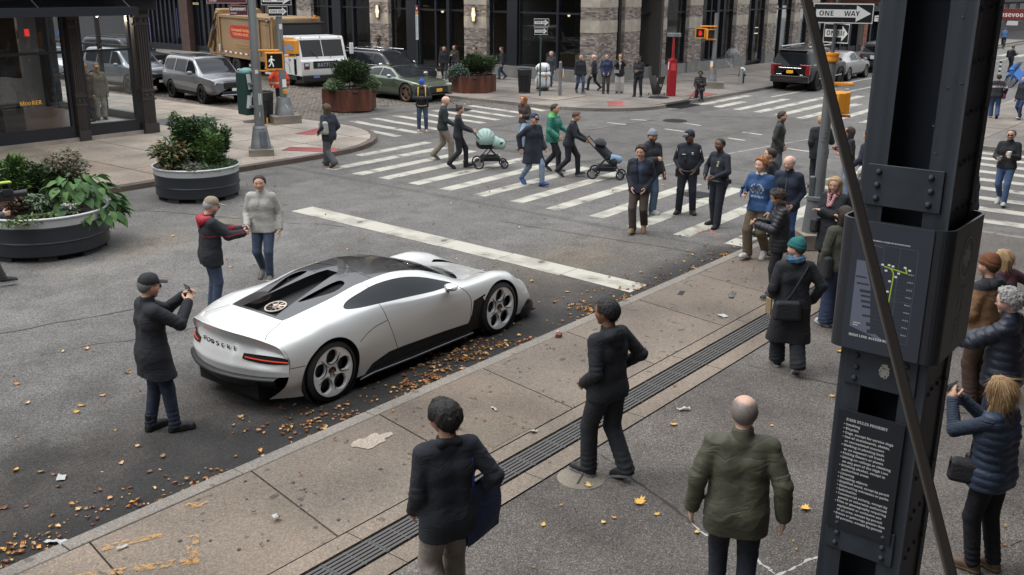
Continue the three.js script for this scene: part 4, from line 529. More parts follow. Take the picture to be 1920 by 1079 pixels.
{
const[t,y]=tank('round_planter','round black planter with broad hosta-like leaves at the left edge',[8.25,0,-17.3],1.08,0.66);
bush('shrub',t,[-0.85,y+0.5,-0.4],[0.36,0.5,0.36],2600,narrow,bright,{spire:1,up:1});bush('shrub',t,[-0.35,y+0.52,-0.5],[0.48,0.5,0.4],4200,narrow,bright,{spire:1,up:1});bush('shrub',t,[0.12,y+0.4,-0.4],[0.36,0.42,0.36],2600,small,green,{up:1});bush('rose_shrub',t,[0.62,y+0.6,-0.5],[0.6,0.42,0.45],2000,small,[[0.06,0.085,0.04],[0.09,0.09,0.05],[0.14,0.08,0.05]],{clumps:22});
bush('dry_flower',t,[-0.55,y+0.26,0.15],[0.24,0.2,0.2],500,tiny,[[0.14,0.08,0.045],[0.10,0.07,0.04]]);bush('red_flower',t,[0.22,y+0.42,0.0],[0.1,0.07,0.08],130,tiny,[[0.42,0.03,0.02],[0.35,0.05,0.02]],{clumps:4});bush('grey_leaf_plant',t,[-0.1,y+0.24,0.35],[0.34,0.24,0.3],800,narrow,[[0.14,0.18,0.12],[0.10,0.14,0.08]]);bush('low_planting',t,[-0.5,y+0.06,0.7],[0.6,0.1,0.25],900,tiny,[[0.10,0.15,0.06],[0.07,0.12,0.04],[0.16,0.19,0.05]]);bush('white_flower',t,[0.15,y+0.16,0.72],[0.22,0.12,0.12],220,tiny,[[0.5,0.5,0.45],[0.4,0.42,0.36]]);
const h=group('broad_leaf_plant',t),bm=[0,1,2,3].map((i)=>leafM({color:new THREE.Color().setRGB(...[[0.045,0.115,0.028],[0.062,0.145,0.034],[0.032,0.085,0.024],[0.085,0.165,0.045]][i])}));part('stem',Array.from({length:12},(_,i)=>rod(V(0.55+rr(-0.1,0.1),y-0.05,0.1),V(0.55+rr(-0.4,0.4),y+rr(0.1,0.4),0.1+rr(-0.3,0.4)),0.012,0.007,5)),SM([0.08,0.1,0.04]),h);
for(let i=0;i<298;i++){let[x,yy,z,d]=inBall();const l=Math.hypot(x,yy,z)||1,k=0.75+0.3*rnd();x=x/l*k;yy=Math.abs(yy/l)*k;z=z/l*k;const o=part('leaf',big,bm[i%4],h);o.position.set(0.52+x*0.74,y+0.05+yy*0.58-0.18*(Math.hypot(x,z)>0.7?1:0),0.26+z*0.72);o.rotation.set(rr(-0.1,0.7),Math.atan2(x,z)+rr(-0.5,0.5),rr(-0.4,0.4),'YXZ');o.scale.setScalar(rr(0.85,1.4));}
}
const rustTex=noiseTex(256,(u,v,x,y)=>{const n=tile((a,c)=>fbm(a,c*0.4,71,5),u,v,8),m=hash3(x,y,72),k=0.62+0.6*(n-0.5)+0.1*(m-0.5);return[k,k*0.93,k*0.9];});rustTex.repeat.set(0.8,0.8);
function hexPlanter(label,P,turn,fill){
const t=thing('rust_planter',label,'planter',P,turn),r=1.03,H=0.78,m=SM([0.24,0.085,0.045],{map:rustTex,roughness:0.85});for(let i=0;i<6;i++)part('side_panel',metreUV(bx(0,H/2+0.06,r*Math.cos(PI/6)-0.01,r-0.004,H,0.03)).rotateY(i*PI/3),m,t);part('soil',new THREE.CylinderGeometry(r*0.95,r*0.95,0.04,6).rotateY(0).translate(0,H-0.02,0),SM([0.03,0.022,0.016]),t);part('skid',cyl(0,0,0,r*0.78,r*0.78,0.06,6),F.black,t);fill(t,H);return t;
}
const juniper=[[0.028,0.052,0.018],[0.04,0.07,0.022],[0.055,0.088,0.028]],silverG=[[0.13,0.19,0.09],[0.17,0.23,0.11],[0.10,0.155,0.07]],blueG=[[0.10,0.15,0.12],[0.13,0.18,0.14],[0.07,0.11,0.07]];
hexPlanter('rusty hexagonal planter with dark juniper on the cobbles before the truck',[25.5,0,-28.3],towards(25.5,-28.3)+0.25,(t,H)=>{bush('juniper',t,[0.05,H+0.52,-0.1],[0.88,0.5,0.6],6500,needle,juniper,{clumps:30,up:1});bush('silver_shrub',t,[-0.7,H+0.14,0.2],[0.6,0.32,0.55],4200,tiny,silverG,{clumps:20});bush('silver_shrub',t,[0.72,H+0.2,0.1],[0.5,0.34,0.5],3600,tiny,silverG,{clumps:18});});
hexPlanter('rusty hexagonal planter with blue-green shrub at the far pavement edge',[32.9,0,-28.6],towards(32.9,-28.6)+0.1,(t,H)=>{bush('juniper',t,[0.25,H+0.5,-0.1],[0.8,0.5,0.6],5600,needle,[...juniper,[0.05,0.08,0.03]],{clumps:26,up:1});bush('blue_green_shrub',t,[-0.66,H+0.16,0.2],[0.66,0.42,0.55],4800,tiny,blueG,{clumps:22});});
// ---------- riveted steel column with the park signs
{
const t=thing('steel_column','dark riveted steel column carrying map and park rules signs','column',[6.475,0.13,-1.865]),st=SM([0.037,0.048,0.066],{roughness:0.5,bumpMap:asphaltBump,bumpScale:0.0012,map:stoneTex}),dk=SM([0.03,0.036,0.048],{roughness:0.8});
const H=10.2,hx=0.275,hz=0.265;
for(const s of[1,-1]){part('flange_plate',[bx(-hx+0.012,H/2,s*(hz-0.07),0.024,H,0.14),bx(hx-0.012,H/2,s*(hz-0.07),0.024,H,0.14)],st,t);part('web_plate',bx(0,H/2,s*(hz-0.012),2*hx-0.06,H,0.024),st,t);part('angle_leg',[bx(-hx+0.045,H/2,s*(hz+0.008),0.09,H,0.016),bx(hx-0.045,H/2,s*(hz+0.008),0.09,H,0.016)],st,t);}
part('inner_web',bx(0.12,H/2,0,0.02,H,0.5),dk,t);
const rivet=new THREE.SphereGeometry(0.021,12,6,0,2*PI,0,PI/2);
for(const y of[0.75,1.99,3.2,4.9,6.1]){const g=group('batten_plate',t);const h=y===3.2?0.26:0.25;part('plate',rbx(-hx-0.008,y+h/2,-0.005,0.016,h,0.46,0.004),st,g);for(const z of[-0.165,0.155])for(const k of[0.18,0.5,0.82])part('rivet',rivet.clone().rotateZ(PI/2).translate(-hx-0.016,y+h*k,z+rr(-0.004,0.004)),st,g);}
{const rows=group('side_rivets',t);for(let y=0.5;y<6;y+=0.30)for(const x of[-0.19,-0.07,0.05,0.17]){if(hash3(Math.round(y*10),3,1)>0.3)part('rivet',rivet.clone().scale(0.8,0.7,0.8).rotateX(PI/2).translate(x,y,hz+(Math.abs(x)>0.15?0.016:0.0)),st,rows);}}
part('weld_scar',[[3.95,0.17],[3.72,0.12],[3.56,0.15],[4.35,0.2],[3.98,0.24]].map(([y,z])=>rbx(-hx,y,z,0.008,0.012,0.022,0.004,0,0.6)),st,t);{const[q,m]=print_(0.15,0.2,256,(x,W,H)=>{x.clearRect(0,0,W,H);x.fillStyle='#a39f96';for(let i=0;i<70;i++){const a=i*2.4,r=Math.sqrt(hash3(i,1,3))*90;x.beginPath();for(let k=0;k<7;k++){const t=k/7*6.28,w=(8+16*hash3(i,k,5))*(1.2-r/130);x.lineTo(W/2+Math.cos(a)*r*0.6+Math.cos(t)*w,H/2+Math.sin(a)*r+Math.sin(t)*w);}x.fill();}},{transparent:true,alphaTest:0.4});part('paper_remains',q.rotateY(-PI/2).translate(-hx-0.0175,2.125,0.02),m,t);}part('foot',rbx(0,0.03,0,0.9,0.06,0.9,0.01),st,t);
const lines=['PARK RULES PROHIBIT','• Smoking','• Bicycles','• Dogs, except for service dogs','• Use of skateboards, skates,','   or recreational scooters','• Walking in planting beds','   or on exposed rail tracks','• Picking flowers or plants','• Sitting on railings or climbing','   on any part of the High Line','• Drinking alcohol, except in','   authorized areas','• Littering','• Throwing objects','• Amplified sound, except by permit','• Obstructing entrances or paths','• Solicitation','• Commercial activity, except by','   permit or otherwise authorized','• Film or photography requiring','   equipment or exclusive use','   of an area, except by permit','• Events or gatherings greater than','   20 persons, except by permit'];
const rs=thing('park_rules_sign','black park rules board with white lettering on the steel column','sign',[6.475-hx-0.022,1.49,-1.885]);part('board',bx(0,0,0,0.012,0.88,0.44),SM([0.018,0.020,0.024],{roughness:0.5}),rs);const[q,m]=print_(0.44,0.88,820,(x,W,H)=>{x.fillStyle='#1c1f25';x.fillRect(0,0,W,H);x.fillStyle='#cfd0cf';x.font='bold 51px serif';x.fillText(lines[0],W*0.13,H*0.085,W*0.63);x.font='bold 43px sans-serif';lines.slice(1).forEach((l,i)=>x.fillText(l,W*0.10,H*(0.124+i*0.0345),W*0.8));});part('lettering',q.rotateY(-PI/2).translate(-0.0065,0,0),m,rs);
const w=thing('map_sign_box','dark map sign box wrapped round the steel column','sign',[6.475,2.82,-1.865]),bh=0.86,X=0.375,Z=0.345,r=0.085;const rim=[];for(const[sx,sz,a0]of[[1,1,0],[-1,1,90],[-1,-1,180],[1,-1,270]])for(let i=0;i<=6;i++){const a=R(a0+i*15);rim.push([sx*(X-r)+r*Math.cos(a),sz*(Z-r)+r*Math.sin(a)]);}
part('shell',ext(rim,bh,0,[rim.map(([a,b])=>[a*0.965,b*0.96]).reverse()]).rotateX(PI/2).translate(0,bh/2,0),SM([0.022,0.024,0.029],{roughness:0.4}),w);
part('map_panel',bx(-X-0.004,0.0,-0.005,0.012,0.85,0.49),SM([0.045,0.05,0.062],{roughness:0.45}),w);
const[mq,mm]=print_(0.49,0.85,900,(x,W,H)=>{x.fillStyle='#31353f';x.fillRect(0,0,W,H);const u=(a)=>a*W,v=(b)=>b*H;x.fillStyle='#666a7b';x.beginPath();x.moveTo(u(0.09),v(0.30));x.lineTo(u(0.20),v(0.30));x.lineTo(u(0.30),v(0.48));x.lineTo(u(0.36),v(0.82));x.lineTo(u(0.60),v(0.90));x.lineTo(u(0.09),v(0.82));x.fill();x.fillStyle='#31353f';for(const[a,b,w2,h2]of[[0.1,0.42,0.14,0.012],[0.12,0.47,0.16,0.014],[0.17,0.52,0.14,0.022],[0.19,0.56,0.14,0.016],[0.2,0.6,0.13,0.018],[0.22,0.64,0.12,0.018],[0.24,0.71,0.12,0.016],[0.30,0.765,0.08,0.03],[0.32,0.82,0.1,0.03]])x.fillRect(u(a),v(b),u(w2),v(h2));x.strokeStyle='#8d919d';x.lineWidth=2;for(let i=0;i<15;i++){x.globalAlpha=0.35;x.beginPath();x.moveTo(u(0.3),v(0.38+i*0.032));x.lineTo(u(0.83),v(0.38+i*0.032));x.stroke();}x.globalAlpha=0.8;for(const[a,b,c2,d]of[[0.42,0.17,0.42,0.56],[0.62,0.17,0.62,0.9],[0.84,0.17,0.84,0.87],[0.26,0.16,0.84,0.16],[0.42,0.56,0.84,0.56],[0.6,0.9,0.84,0.87]]){x.beginPath();x.moveTo(u(a),v(b));x.lineTo(u(c2),v(d));x.stroke();}x.lineWidth=5;x.beginPath();x.moveTo(u(0.42),v(0.31));x.lineTo(u(0.28),v(0.30));x.quadraticCurveTo(u(0.24),v(0.20),u(0.30),v(0.17));x.lineTo(u(0.40),v(0.18));x.stroke();x.globalAlpha=1;x.strokeStyle='#a6c531';x.lineWidth=13;x.lineJoin='round';x.beginPath();x.moveTo(u(0.44),v(0.315));x.lineTo(u(0.73),v(0.34));x.lineTo(u(0.71),v(0.30));x.stroke();x.beginPath();x.moveTo(u(0.50),v(0.32));x.quadraticCurveTo(u(0.57),v(0.33),u(0.57),v(0.38));x.lineTo(u(0.55),v(0.62));x.quadraticCurveTo(u(0.55),v(0.67),u(0.58),v(0.70));x.lineTo(u(0.66),v(0.855));x.stroke();x.fillStyle='#e4e5e3';for(const[a,b]of[[0.42,0.305],[0.5,0.30],[0.55,0.305],[0.47,0.345],[0.63,0.35],[0.6,0.38],[0.53,0.42],[0.52,0.50],[0.5,0.58],[0.55,0.63],[0.56,0.69],[0.7,0.30],[0.76,0.315]]){x.beginPath();x.roundRect(u(a)-14,v(b)-11,30,22,4);x.fill();}x.font='19px sans-serif';for(let i=0;i<9;i++)x.fillText('W '+(30-i*2)+' St',u(0.75),v(0.35+i*0.058),66);x.font='bold 20px sans-serif';x.fillText('TEMPORARILY CLOSED FOR RECONSTRUCTION',u(0.24),v(0.14),u(0.52));x.fillText('HUDSON',u(0.13),v(0.79));x.fillText('RIVER',u(0.13),v(0.808));x.font='bold 40px serif';x.fillText('HIGH LINE ACCESS POINTS',u(0.09),v(0.895),u(0.78));});
part('map_print',mq.rotateY(-PI/2).translate(-X-0.0105,0,-0.005),mm,w);
const leaf=[[0,0.5],[0.1,0.28],[0.26,0.34],[0.22,0.14],[0.46,0.12],[0.34,-0.02],[0.42,-0.14],[0.16,-0.16],[0.2,-0.36],[0.04,-0.24],[0.03,-0.5],[-0.03,-0.5],[-0.04,-0.24],[-0.2,-0.36],[-0.16,-0.16],[-0.42,-0.14],[-0.34,-0.02],[-0.46,0.12],[-0.22,0.14],[-0.26,0.34],[-0.1,0.28]],gm=SM([0.42,0.43,0.44],{roughness:0.6});
part('leaf_emblem',[ext(leaf.map(([a,b])=>[a*0.2,b*0.2]),0.002).translate(0,0.2,Z),new THREE.RingGeometry(0.125,0.137,40).translate(0,0.2,Z+0.002)],gm,w);part('track_emblem',[bx(-0.045,-0.22,Z+0.001,0.006,0.30,0.003),bx(0.045,-0.18,Z+0.001,0.006,0.30,0.003),bx(0,-0.21,Z+0.001,0.11,0.007,0.003,0,0,0.25),bx(0,-0.17,Z+0.001,0.11,0.007,0.003,0,0,0.25)],gm,w);const[hq,hm]=print_(0.22,0.045,256,(x,W,H)=>{x.clearRect(0,0,W,H);x.fillStyle='#7d8288';x.font='bold 42px serif';x.textAlign='center';x.fillText('HIGH LINE',W/2,42);},{transparent:true,alphaTest:0.4});part('emblem_lettering',hq.translate(0.0,0.0,Z+0.0015),hm,w);
}
{
const t=thing('stair_stay','worn dark steel bar of the stair slanting before the column','railing',[2.46,3.935,-0.785]);const a=V(0.22,1.44,-0.63),b=V(-0.24,-1.5,0.67);const d=b.clone().sub(a),g=new RoundedBoxGeometry(0.025,d.length(),0.030,2,0.004);g.rotateY(0.35);g.applyQuaternion(new THREE.Quaternion().setFromUnitVectors(V(0,1,0),d.clone().normalize()));part('bar',g.translate((a.x+b.x)/2,(a.y+b.y)/2,(a.z+b.z)/2),SM([0.075,0.066,0.06],{roughness:0.32,metalness:0.6}),t);
}
{
const t=thing('street_sign_pole','pole with brown street name board beyond the steel column','street sign',[26.1,0.13,-6.35]);part('post',cyl(0,0,0,0.05,0.05,4.2,10),F.galv,t);const fc=towards(26.1,-6.35);const[q,m]=print_(1.0,0.24,512,(x,W,H)=>{x.fillStyle='#7a2f2b';x.fillRect(0,0,W,H);x.fillStyle='#e9e2dd';x.font=`bold ${H * 0.62}px sans-serif`;x.textBaseline='middle';x.fillText('Gansevoort',W*0.06,H*0.52,W*0.8);});part('plate',rbx(0.42,3.9,0.04,1.02,0.26,0.02,0.008).rotateY(fc),SM([0.1,0.03,0.03]),t);part('legend',q.translate(0.42,3.9,0.0525).rotateY(fc),m,t);part('small_plate',rbx(0.45,3.7,0.04,0.24,0.10,0.012,0.005).rotateY(fc),F.sticker,t);
const d=thing('delineator','white striped flexible post beside the blue bicycles','bollard',[58.2,0.0,-13.4]);part('post',cyl(0,0,0,0.06,0.05,0.9,10),F.white,d);part('stripe',[0.3,0.55,0.78].map((y)=>cyl(0,y,0,0.062,0.06,0.1,10)),F.black,d);
}
{
const blue=SM([0.02,0.13,0.42],{roughness:0.35});const mk=(P,a,label)=>{const t=thing('share_bicycle',label,'bicycle',P,a,'blue shared bicycles in the dock');for(const x of[-0.52,0.52]){const w=group('wheel',t);w.position.set(x,0.33,0);part('tyre',new THREE.TorusGeometry(0.31,0.022,6,28),F.black,w);const L=[];for(let i=0;i<7;i++)L.push(rod(V(0.3*Math.cos(i*PI/7),0.3*Math.sin(i*PI/7),0),V(-0.3*Math.cos(i*PI/7),-0.3*Math.sin(i*PI/7),0),0.004,0.004,4));part('spokes',L,F.galv,w);}part('frame',[rod(V(-0.5,0.34,0),V(-0.1,0.3,0),0.03),rod(V(-0.1,0.3,0),V(-0.2,0.8,0),0.03),rod(V(-0.1,0.32,0),V(0.4,0.75,0),0.045),rod(V(0.36,0.95,0),V(0.52,0.34,0),0.028)],blue,t);part('chain_guard',rbx(-0.3,0.36,0.05,0.5,0.14,0.03,0.02),blue,t);part('mudguard',[new THREE.TorusGeometry(0.36,0.035,6,16,PI*0.8).translate(-0.52,0.33,0),new THREE.TorusGeometry(0.36,0.03,6,12,PI*0.6).rotateZ(0.6).translate(0.52,0.33,0)],blue,t);part('basket',rbx(0.56,0.94,0,0.2,0.13,0.26,0.04),blue,t);part('saddle',ell(-0.22,0.9,0,0.13,0.035,0.07,10),F.black,t);part('handlebar',[rod(V(0.34,1.08,-0.3),V(0.34,1.08,0.3),0.015),rod(V(0.36,0.9,0),V(0.34,1.08,0),0.018)],F.black,t);t.scale.setScalar(0.9);};
for(let i=0;i<6;i++)mk([52.6+i*0.78,0.0,-11.15-i*0.13],1.25,['first','second','third','fourth','fifth','sixth','seventh'][i]+' blue shared bicycle along the dock, counted from the crosswalk');
}
// ---------- surfaces through a net of points, and exact cutting
function herm(t,k,T,P){
const n=T.length,d=(i)=>(P[i+1]-P[i])/(T[i+1]-T[i]);
const m=(i)=>{if(i===0)return d(0);if(i===n-1)return d(n-2);const a=d(i-1),b=d(i);if(a*b<=0)return 0;const h0=T[i]-T[i-1],h1=T[i+1]-T[i],w1=2*h1+h0,w2=h1+2*h0;return(w1+w2)/(w1/a+w2/b);};
const h=T[k+1]-T[k],s=(t-T[k])/h,s2=s*s,s3=s2*s;
return(2*s3-3*s2+1)*P[k]+(s3-2*s2+s)*h*m(k)+(-2*s3+3*s2)*P[k+1]+(s3-s2)*h*m(k+1);
}
function cr(a,b,c,d,t){return 0.5*(2*b+(c-a)*t+(2*a-5*b+4*c-d)*t*t+(3*b-a-3*c+d)*t*t*t);}
function surface(net,nu,nv,flip=false){
const ni=net.length,nj=net[0].length,Ti=[0];for(let i=1;i<ni;i++){let s=0;for(let j=0;j<nj;j++)s+=Math.hypot(...[0,1,2].map((c)=>net[i][j][c]-net[i-1][j][c]));Ti.push(Ti[i-1]+s/nj+1e-4);}
const rows=[];
for(let u=0;u<=nu;u++){const t=Ti[ni-1]*u/nu;let k=0;while(k<ni-2&&t>Ti[k+1])k++;rows.push(net[0].map((_,j)=>[0,1,2].map((c)=>herm(t,k,Ti,net.map((r)=>r[j][c])))));}
const pos=[],W=(nj-1)*nv+1;
for(const r of rows)for(let v=0;v<W;v++){let k=Math.min(nj-2,Math.floor(v/nv)),t=v/nv-k;const q=(i)=>r[Math.min(nj-1,Math.max(0,i))];for(let c=0;c<3;c++)pos.push(cr(q(k-1)[c],q(k)[c],q(k+1)[c],q(k+2)[c],t));}
const idx=[];for(let u=0;u<nu;u++)for(let v=0;v<W-1;v++){const a=u*W+v,b=a+1,c=a+W,d=c+1;flip?idx.push(a,b,c,b,d,c):idx.push(a,c,b,b,c,d);}
const g=new THREE.BufferGeometry();g.setAttribute('position',new THREE.Float32BufferAttribute(pos,3));g.setIndex(idx);g.computeVertexNormals();g.userData={W,nu};return g;
}
function cut(geo,f){
const g=clean(geo),p=g.attributes.position,q=g.attributes.normal,A=[],Bq=[];
const put=(o,v)=>o.push(...v);
for(let i=0;i<p.count;i+=3){
const v=[0,1,2].map((k)=>{const j=i+k,a=[p.getX(j),p.getY(j),p.getZ(j),q.getX(j),q.getY(j),q.getZ(j)];a.push(f(a[0],a[1],a[2],a[4]));return a;});
const n=v.filter((a)=>a[6]>0).length;
if(n===3){v.forEach((a)=>put(A,a.slice(0,6)));continue;}if(n===0){v.forEach((a)=>put(Bq,a.slice(0,6)));continue;}
const lone=n===1?v.findIndex((a)=>a[6]>0):v.findIndex((a)=>!(a[6]>0));const a=v[lone],b=v[(lone+1)%3],c=v[(lone+2)%3];
const mid=(s,e)=>{const t=s[6]/(s[6]-e[6]);return s.slice(0,6).map((x,k)=>lerp(x,e[k],t));};const ab=mid(a,b),ac=mid(a,c);
const S=n===1?A:Bq,T=n===1?Bq:A;put(S,[...a.slice(0,6),...ab,...ac]);put(T,[...ab,...b.slice(0,6),...c.slice(0,6),...ab,...c.slice(0,6),...ac]);
}
return[A,Bq].map((L)=>{const n=L.length/6,o=new THREE.BufferGeometry(),P=new Float32Array(n*3),N=new Float32Array(n*3);for(let i=0;i<n;i++)for(let c=0;c<3;c++){P[i*3+c]=L[i*6+c];N[i*3+c]=L[i*6+3+c];}o.setAttribute('position',new THREE.BufferAttribute(P,3));o.setAttribute('normal',new THREE.BufferAttribute(N,3));o.setAttribute('uv',new THREE.BufferAttribute(new Float32Array(n*2),2));return o;});
}
function polyD(x,y,P){
let d=1e9,s=false;
for(let i=0,j=P.length-1;i<P.length;j=i++){const[ax,ay]=P[j],[bx_,by]=P[i],ex=bx_-ax,ey=by-ay,t=clamp(((x-ax)*ex+(y-ay)*ey)/(ex*ex+ey*ey));d=Math.min(d,Math.hypot(x-ax-t*ex,y-ay-t*ey));if((ay>y)!==(by>y)&&x<(bx_-ax)*(y-ay)/(by-ay)+ax)s=!s;}
return s?d:-d;
}
const smoothPoly=(P,n=6)=>{const o=[];for(let i=0;i<P.length;i++){const q=(k)=>P[(i+k+P.length)%P.length];for(let t=0;t<n;t++)o.push([0,1].map((c)=>cr(q(-1)[c],q(0)[c],q(1)[c],q(2)[c],t/n)));}return o;};
const lineD=(x,y,L)=>{let d=1e9;for(let i=0;i+1<L.length;i++)d=Math.min(d,seg(x,y,...L[i],...L[i+1]));return d;};
function inflate(g,k){const p=g.attributes.position,n=g.attributes.normal;for(let i=0;i<p.count;i++)p.setXYZ(i,p.getX(i)+n.getX(i)*k,p.getY(i)+n.getY(i)*k,p.getZ(i)+n.getZ(i)*k);return g;}
const C={
tyre:SM([0.012,0.012,0.013],{roughness:0.85}),black:PM([0.008,0.008,0.009],{roughness:0.28,clearcoat:0.6}),trim:SM([0.012,0.012,0.013],{roughness:0.55}),well:SM([0.004,0.004,0.004],{roughness:1}),
glass:PM([0.010,0.012,0.016],{roughness:0.03,ior:1.4,specularIntensity:0.7}),chrome:SM([0.75,0.75,0.75],{roughness:0.18,metalness:1}),rim:SM([0.40,0.40,0.41],{roughness:0.3,metalness:0.9}),rimDark:SM([0.03,0.03,0.032],{roughness:0.4,metalness:0.6}),
redLamp:PM([0.22,0.006,0.010],{roughness:0.15,clearcoat:1}),redGlow:new THREE.MeshStandardMaterial({color:0x300000,emissive:new THREE.Color(1,0.10,0.06),emissiveIntensity:0.6}),lens:PM([0.55,0.56,0.58],{roughness:0.1,clearcoat:1}),amber:PM([0.7,0.22,0.02],{roughness:0.2}),plate:SM([0.72,0.36,0.03],{roughness:0.5}),plateW:SM([0.7,0.7,0.68],{roughness:0.5}),
};
const paintM=(c,o={})=>PM(c,{roughness:0.38,clearcoat:1,clearcoatRoughness:0.06,metalness:0.25,...o});
function wheel(parent,x,y,z,r,w,o={}){
const g=new THREE.Group();g.name='wheel';g.position.set(x,y,z);if(o.left)g.rotation.y=PI;if(o.steer)g.rotation.y+=o.steer;parent.add(g);
const rr_=r*(o.rim??0.72),h=w/2,rb=Math.min(0.03,r*0.08),n=o.n??48;
const tp=[[rr_-0.01,-h+0.02],[r-rb*2.2,-h],[r-rb*0.5,-h+rb*0.5],[r,-h+rb*1.6],[r,h-rb*1.6],[r-rb*0.5,h-rb*0.5],[r-rb*2.2,h],[rr_+0.012,h-0.004],[rr_-0.006,h-0.02],[rr_-0.01,h-0.06]];
part('tyre',lathe(tp,n).rotateX(PI/2),C.tyre,g);
const m=o.mat??C.rim;let L=[];
if(o.style==='holes'){
const holes=Array.from({length:5},(_,k)=>circ(Math.cos(k*0.4*PI+PI/2)*rr_*0.605,Math.sin(k*0.4*PI+PI/2)*rr_*0.605,rr_*0.30,22));
const e=ext(circ(0,0,rr_*0.965,48),0.03,0.008,holes);const p=e.attributes.position;for(let i=0;i<p.count;i++){const q=Math.hypot(p.getX(i),p.getY(i))/rr_;p.setZ(i,p.getZ(i)-0.035*(1-q)*(1-q));}e.computeVertexNormals();e.translate(0,0,h-0.05);L.push(e);
const slits=[];for(let k=0;k<5;k++){const a=(k+0.5)*0.4*PI+PI/2;slits.push(bx(0,rr_*0.62,h-0.012,0.006,rr_*0.6,0.004,0,-0.07).rotateZ(a-PI/2+0.12));}
part('slit',slits,C.trim,g);const pk=[];holes.forEach((H)=>{const cx=H.reduce((s,q)=>s+q[0],0)/H.length,cy=H.reduce((s,q)=>s+q[1],0)/H.length;pk.push(new THREE.TorusGeometry(rr_*0.30,0.006,6,28).translate(cx,cy,h-0.022));});part('hole_edge',pk,C.trim,g);
part('hub',[cyl(0,0,0,rr_*0.2,rr_*0.19,0.02,24).rotateX(PI/2).translate(0,0,h-0.045),...Array.from({length:5},(_,k)=>cyl(0,0,0,0.012,0.012,0.02,8).rotateX(PI/2).translate(Math.cos(k*0.4*PI)*rr_*0.13,Math.sin(k*0.4*PI)*rr_*0.13,h-0.035))],C.trim,g);part('centre_cap',cyl(0,0,0,0.022,0.022,0.012,16).rotateX(PI/2).translate(0,0,h-0.028),SM([0.35,0.12,0.05],{roughness:0.4,metalness:0.6}),g);
}else{
const k=o.spokes??5;L.push(new THREE.TorusGeometry(rr_*0.95,rr_*0.05,6,n).translate(0,0,h-0.02));
for(let i=0;i<k;i++){const a=i/k*2*PI;for(const s of o.twin?[-1,1]:[0])L.push(bx(s*rr_*0.13,rr_*0.55,h-0.04,rr_*(o.twin?0.11:0.2),rr_*0.82,0.025,0,-0.06,s*-0.12).rotateZ(a));}
L.push(cyl(0,0,0,rr_*0.22,rr_*0.2,0.03,16).rotateX(PI/2).translate(0,0,h-0.06));
}
part('rim',L,m,g);
part('barrel',[cyl(0,0,0,rr_*0.98,rr_*0.98,0.01,32).rotateX(PI/2).translate(0,0,-h*0.1),new THREE.CylinderGeometry(rr_-0.008,rr_-0.008,w*0.8,32,1,true).rotateX(PI/2)],C.well,g);
part('brake_disc',cyl(0,0,0,rr_*0.72,rr_*0.72,0.012,28).rotateX(PI/2).translate(0,0,h*0.25),SM([0.02,0.02,0.02],{roughness:0.6}),g);
return g;
}
function shellNet(st,dx=()=>0){return st.map(([x,pts])=>{const r=pts.map(([y,z,o=0])=>[x+o+dx(x,z,y),y,z]);return[...r.slice(0,-1).map(([a,b,c])=>[a,b,-c]),r[r.length-1],...r.slice(0,-1).reverse()];});}
function capOf(net,i,dir){
const r=net[i],c=[r.reduce((s,p)=>s+p[0],0)/r.length,r.reduce((s,p)=>s+p[1],0)/r.length,0];return surface([r,r.map((p)=>[0,1,2].map((k)=>lerp(p[k],c[k],0.5))),r.map((p)=>[lerp(p[0],c[0],0.97),lerp(p[1],c[1],0.97),lerp(p[2],c[2],0.97)])],12,6,dir<0);
}
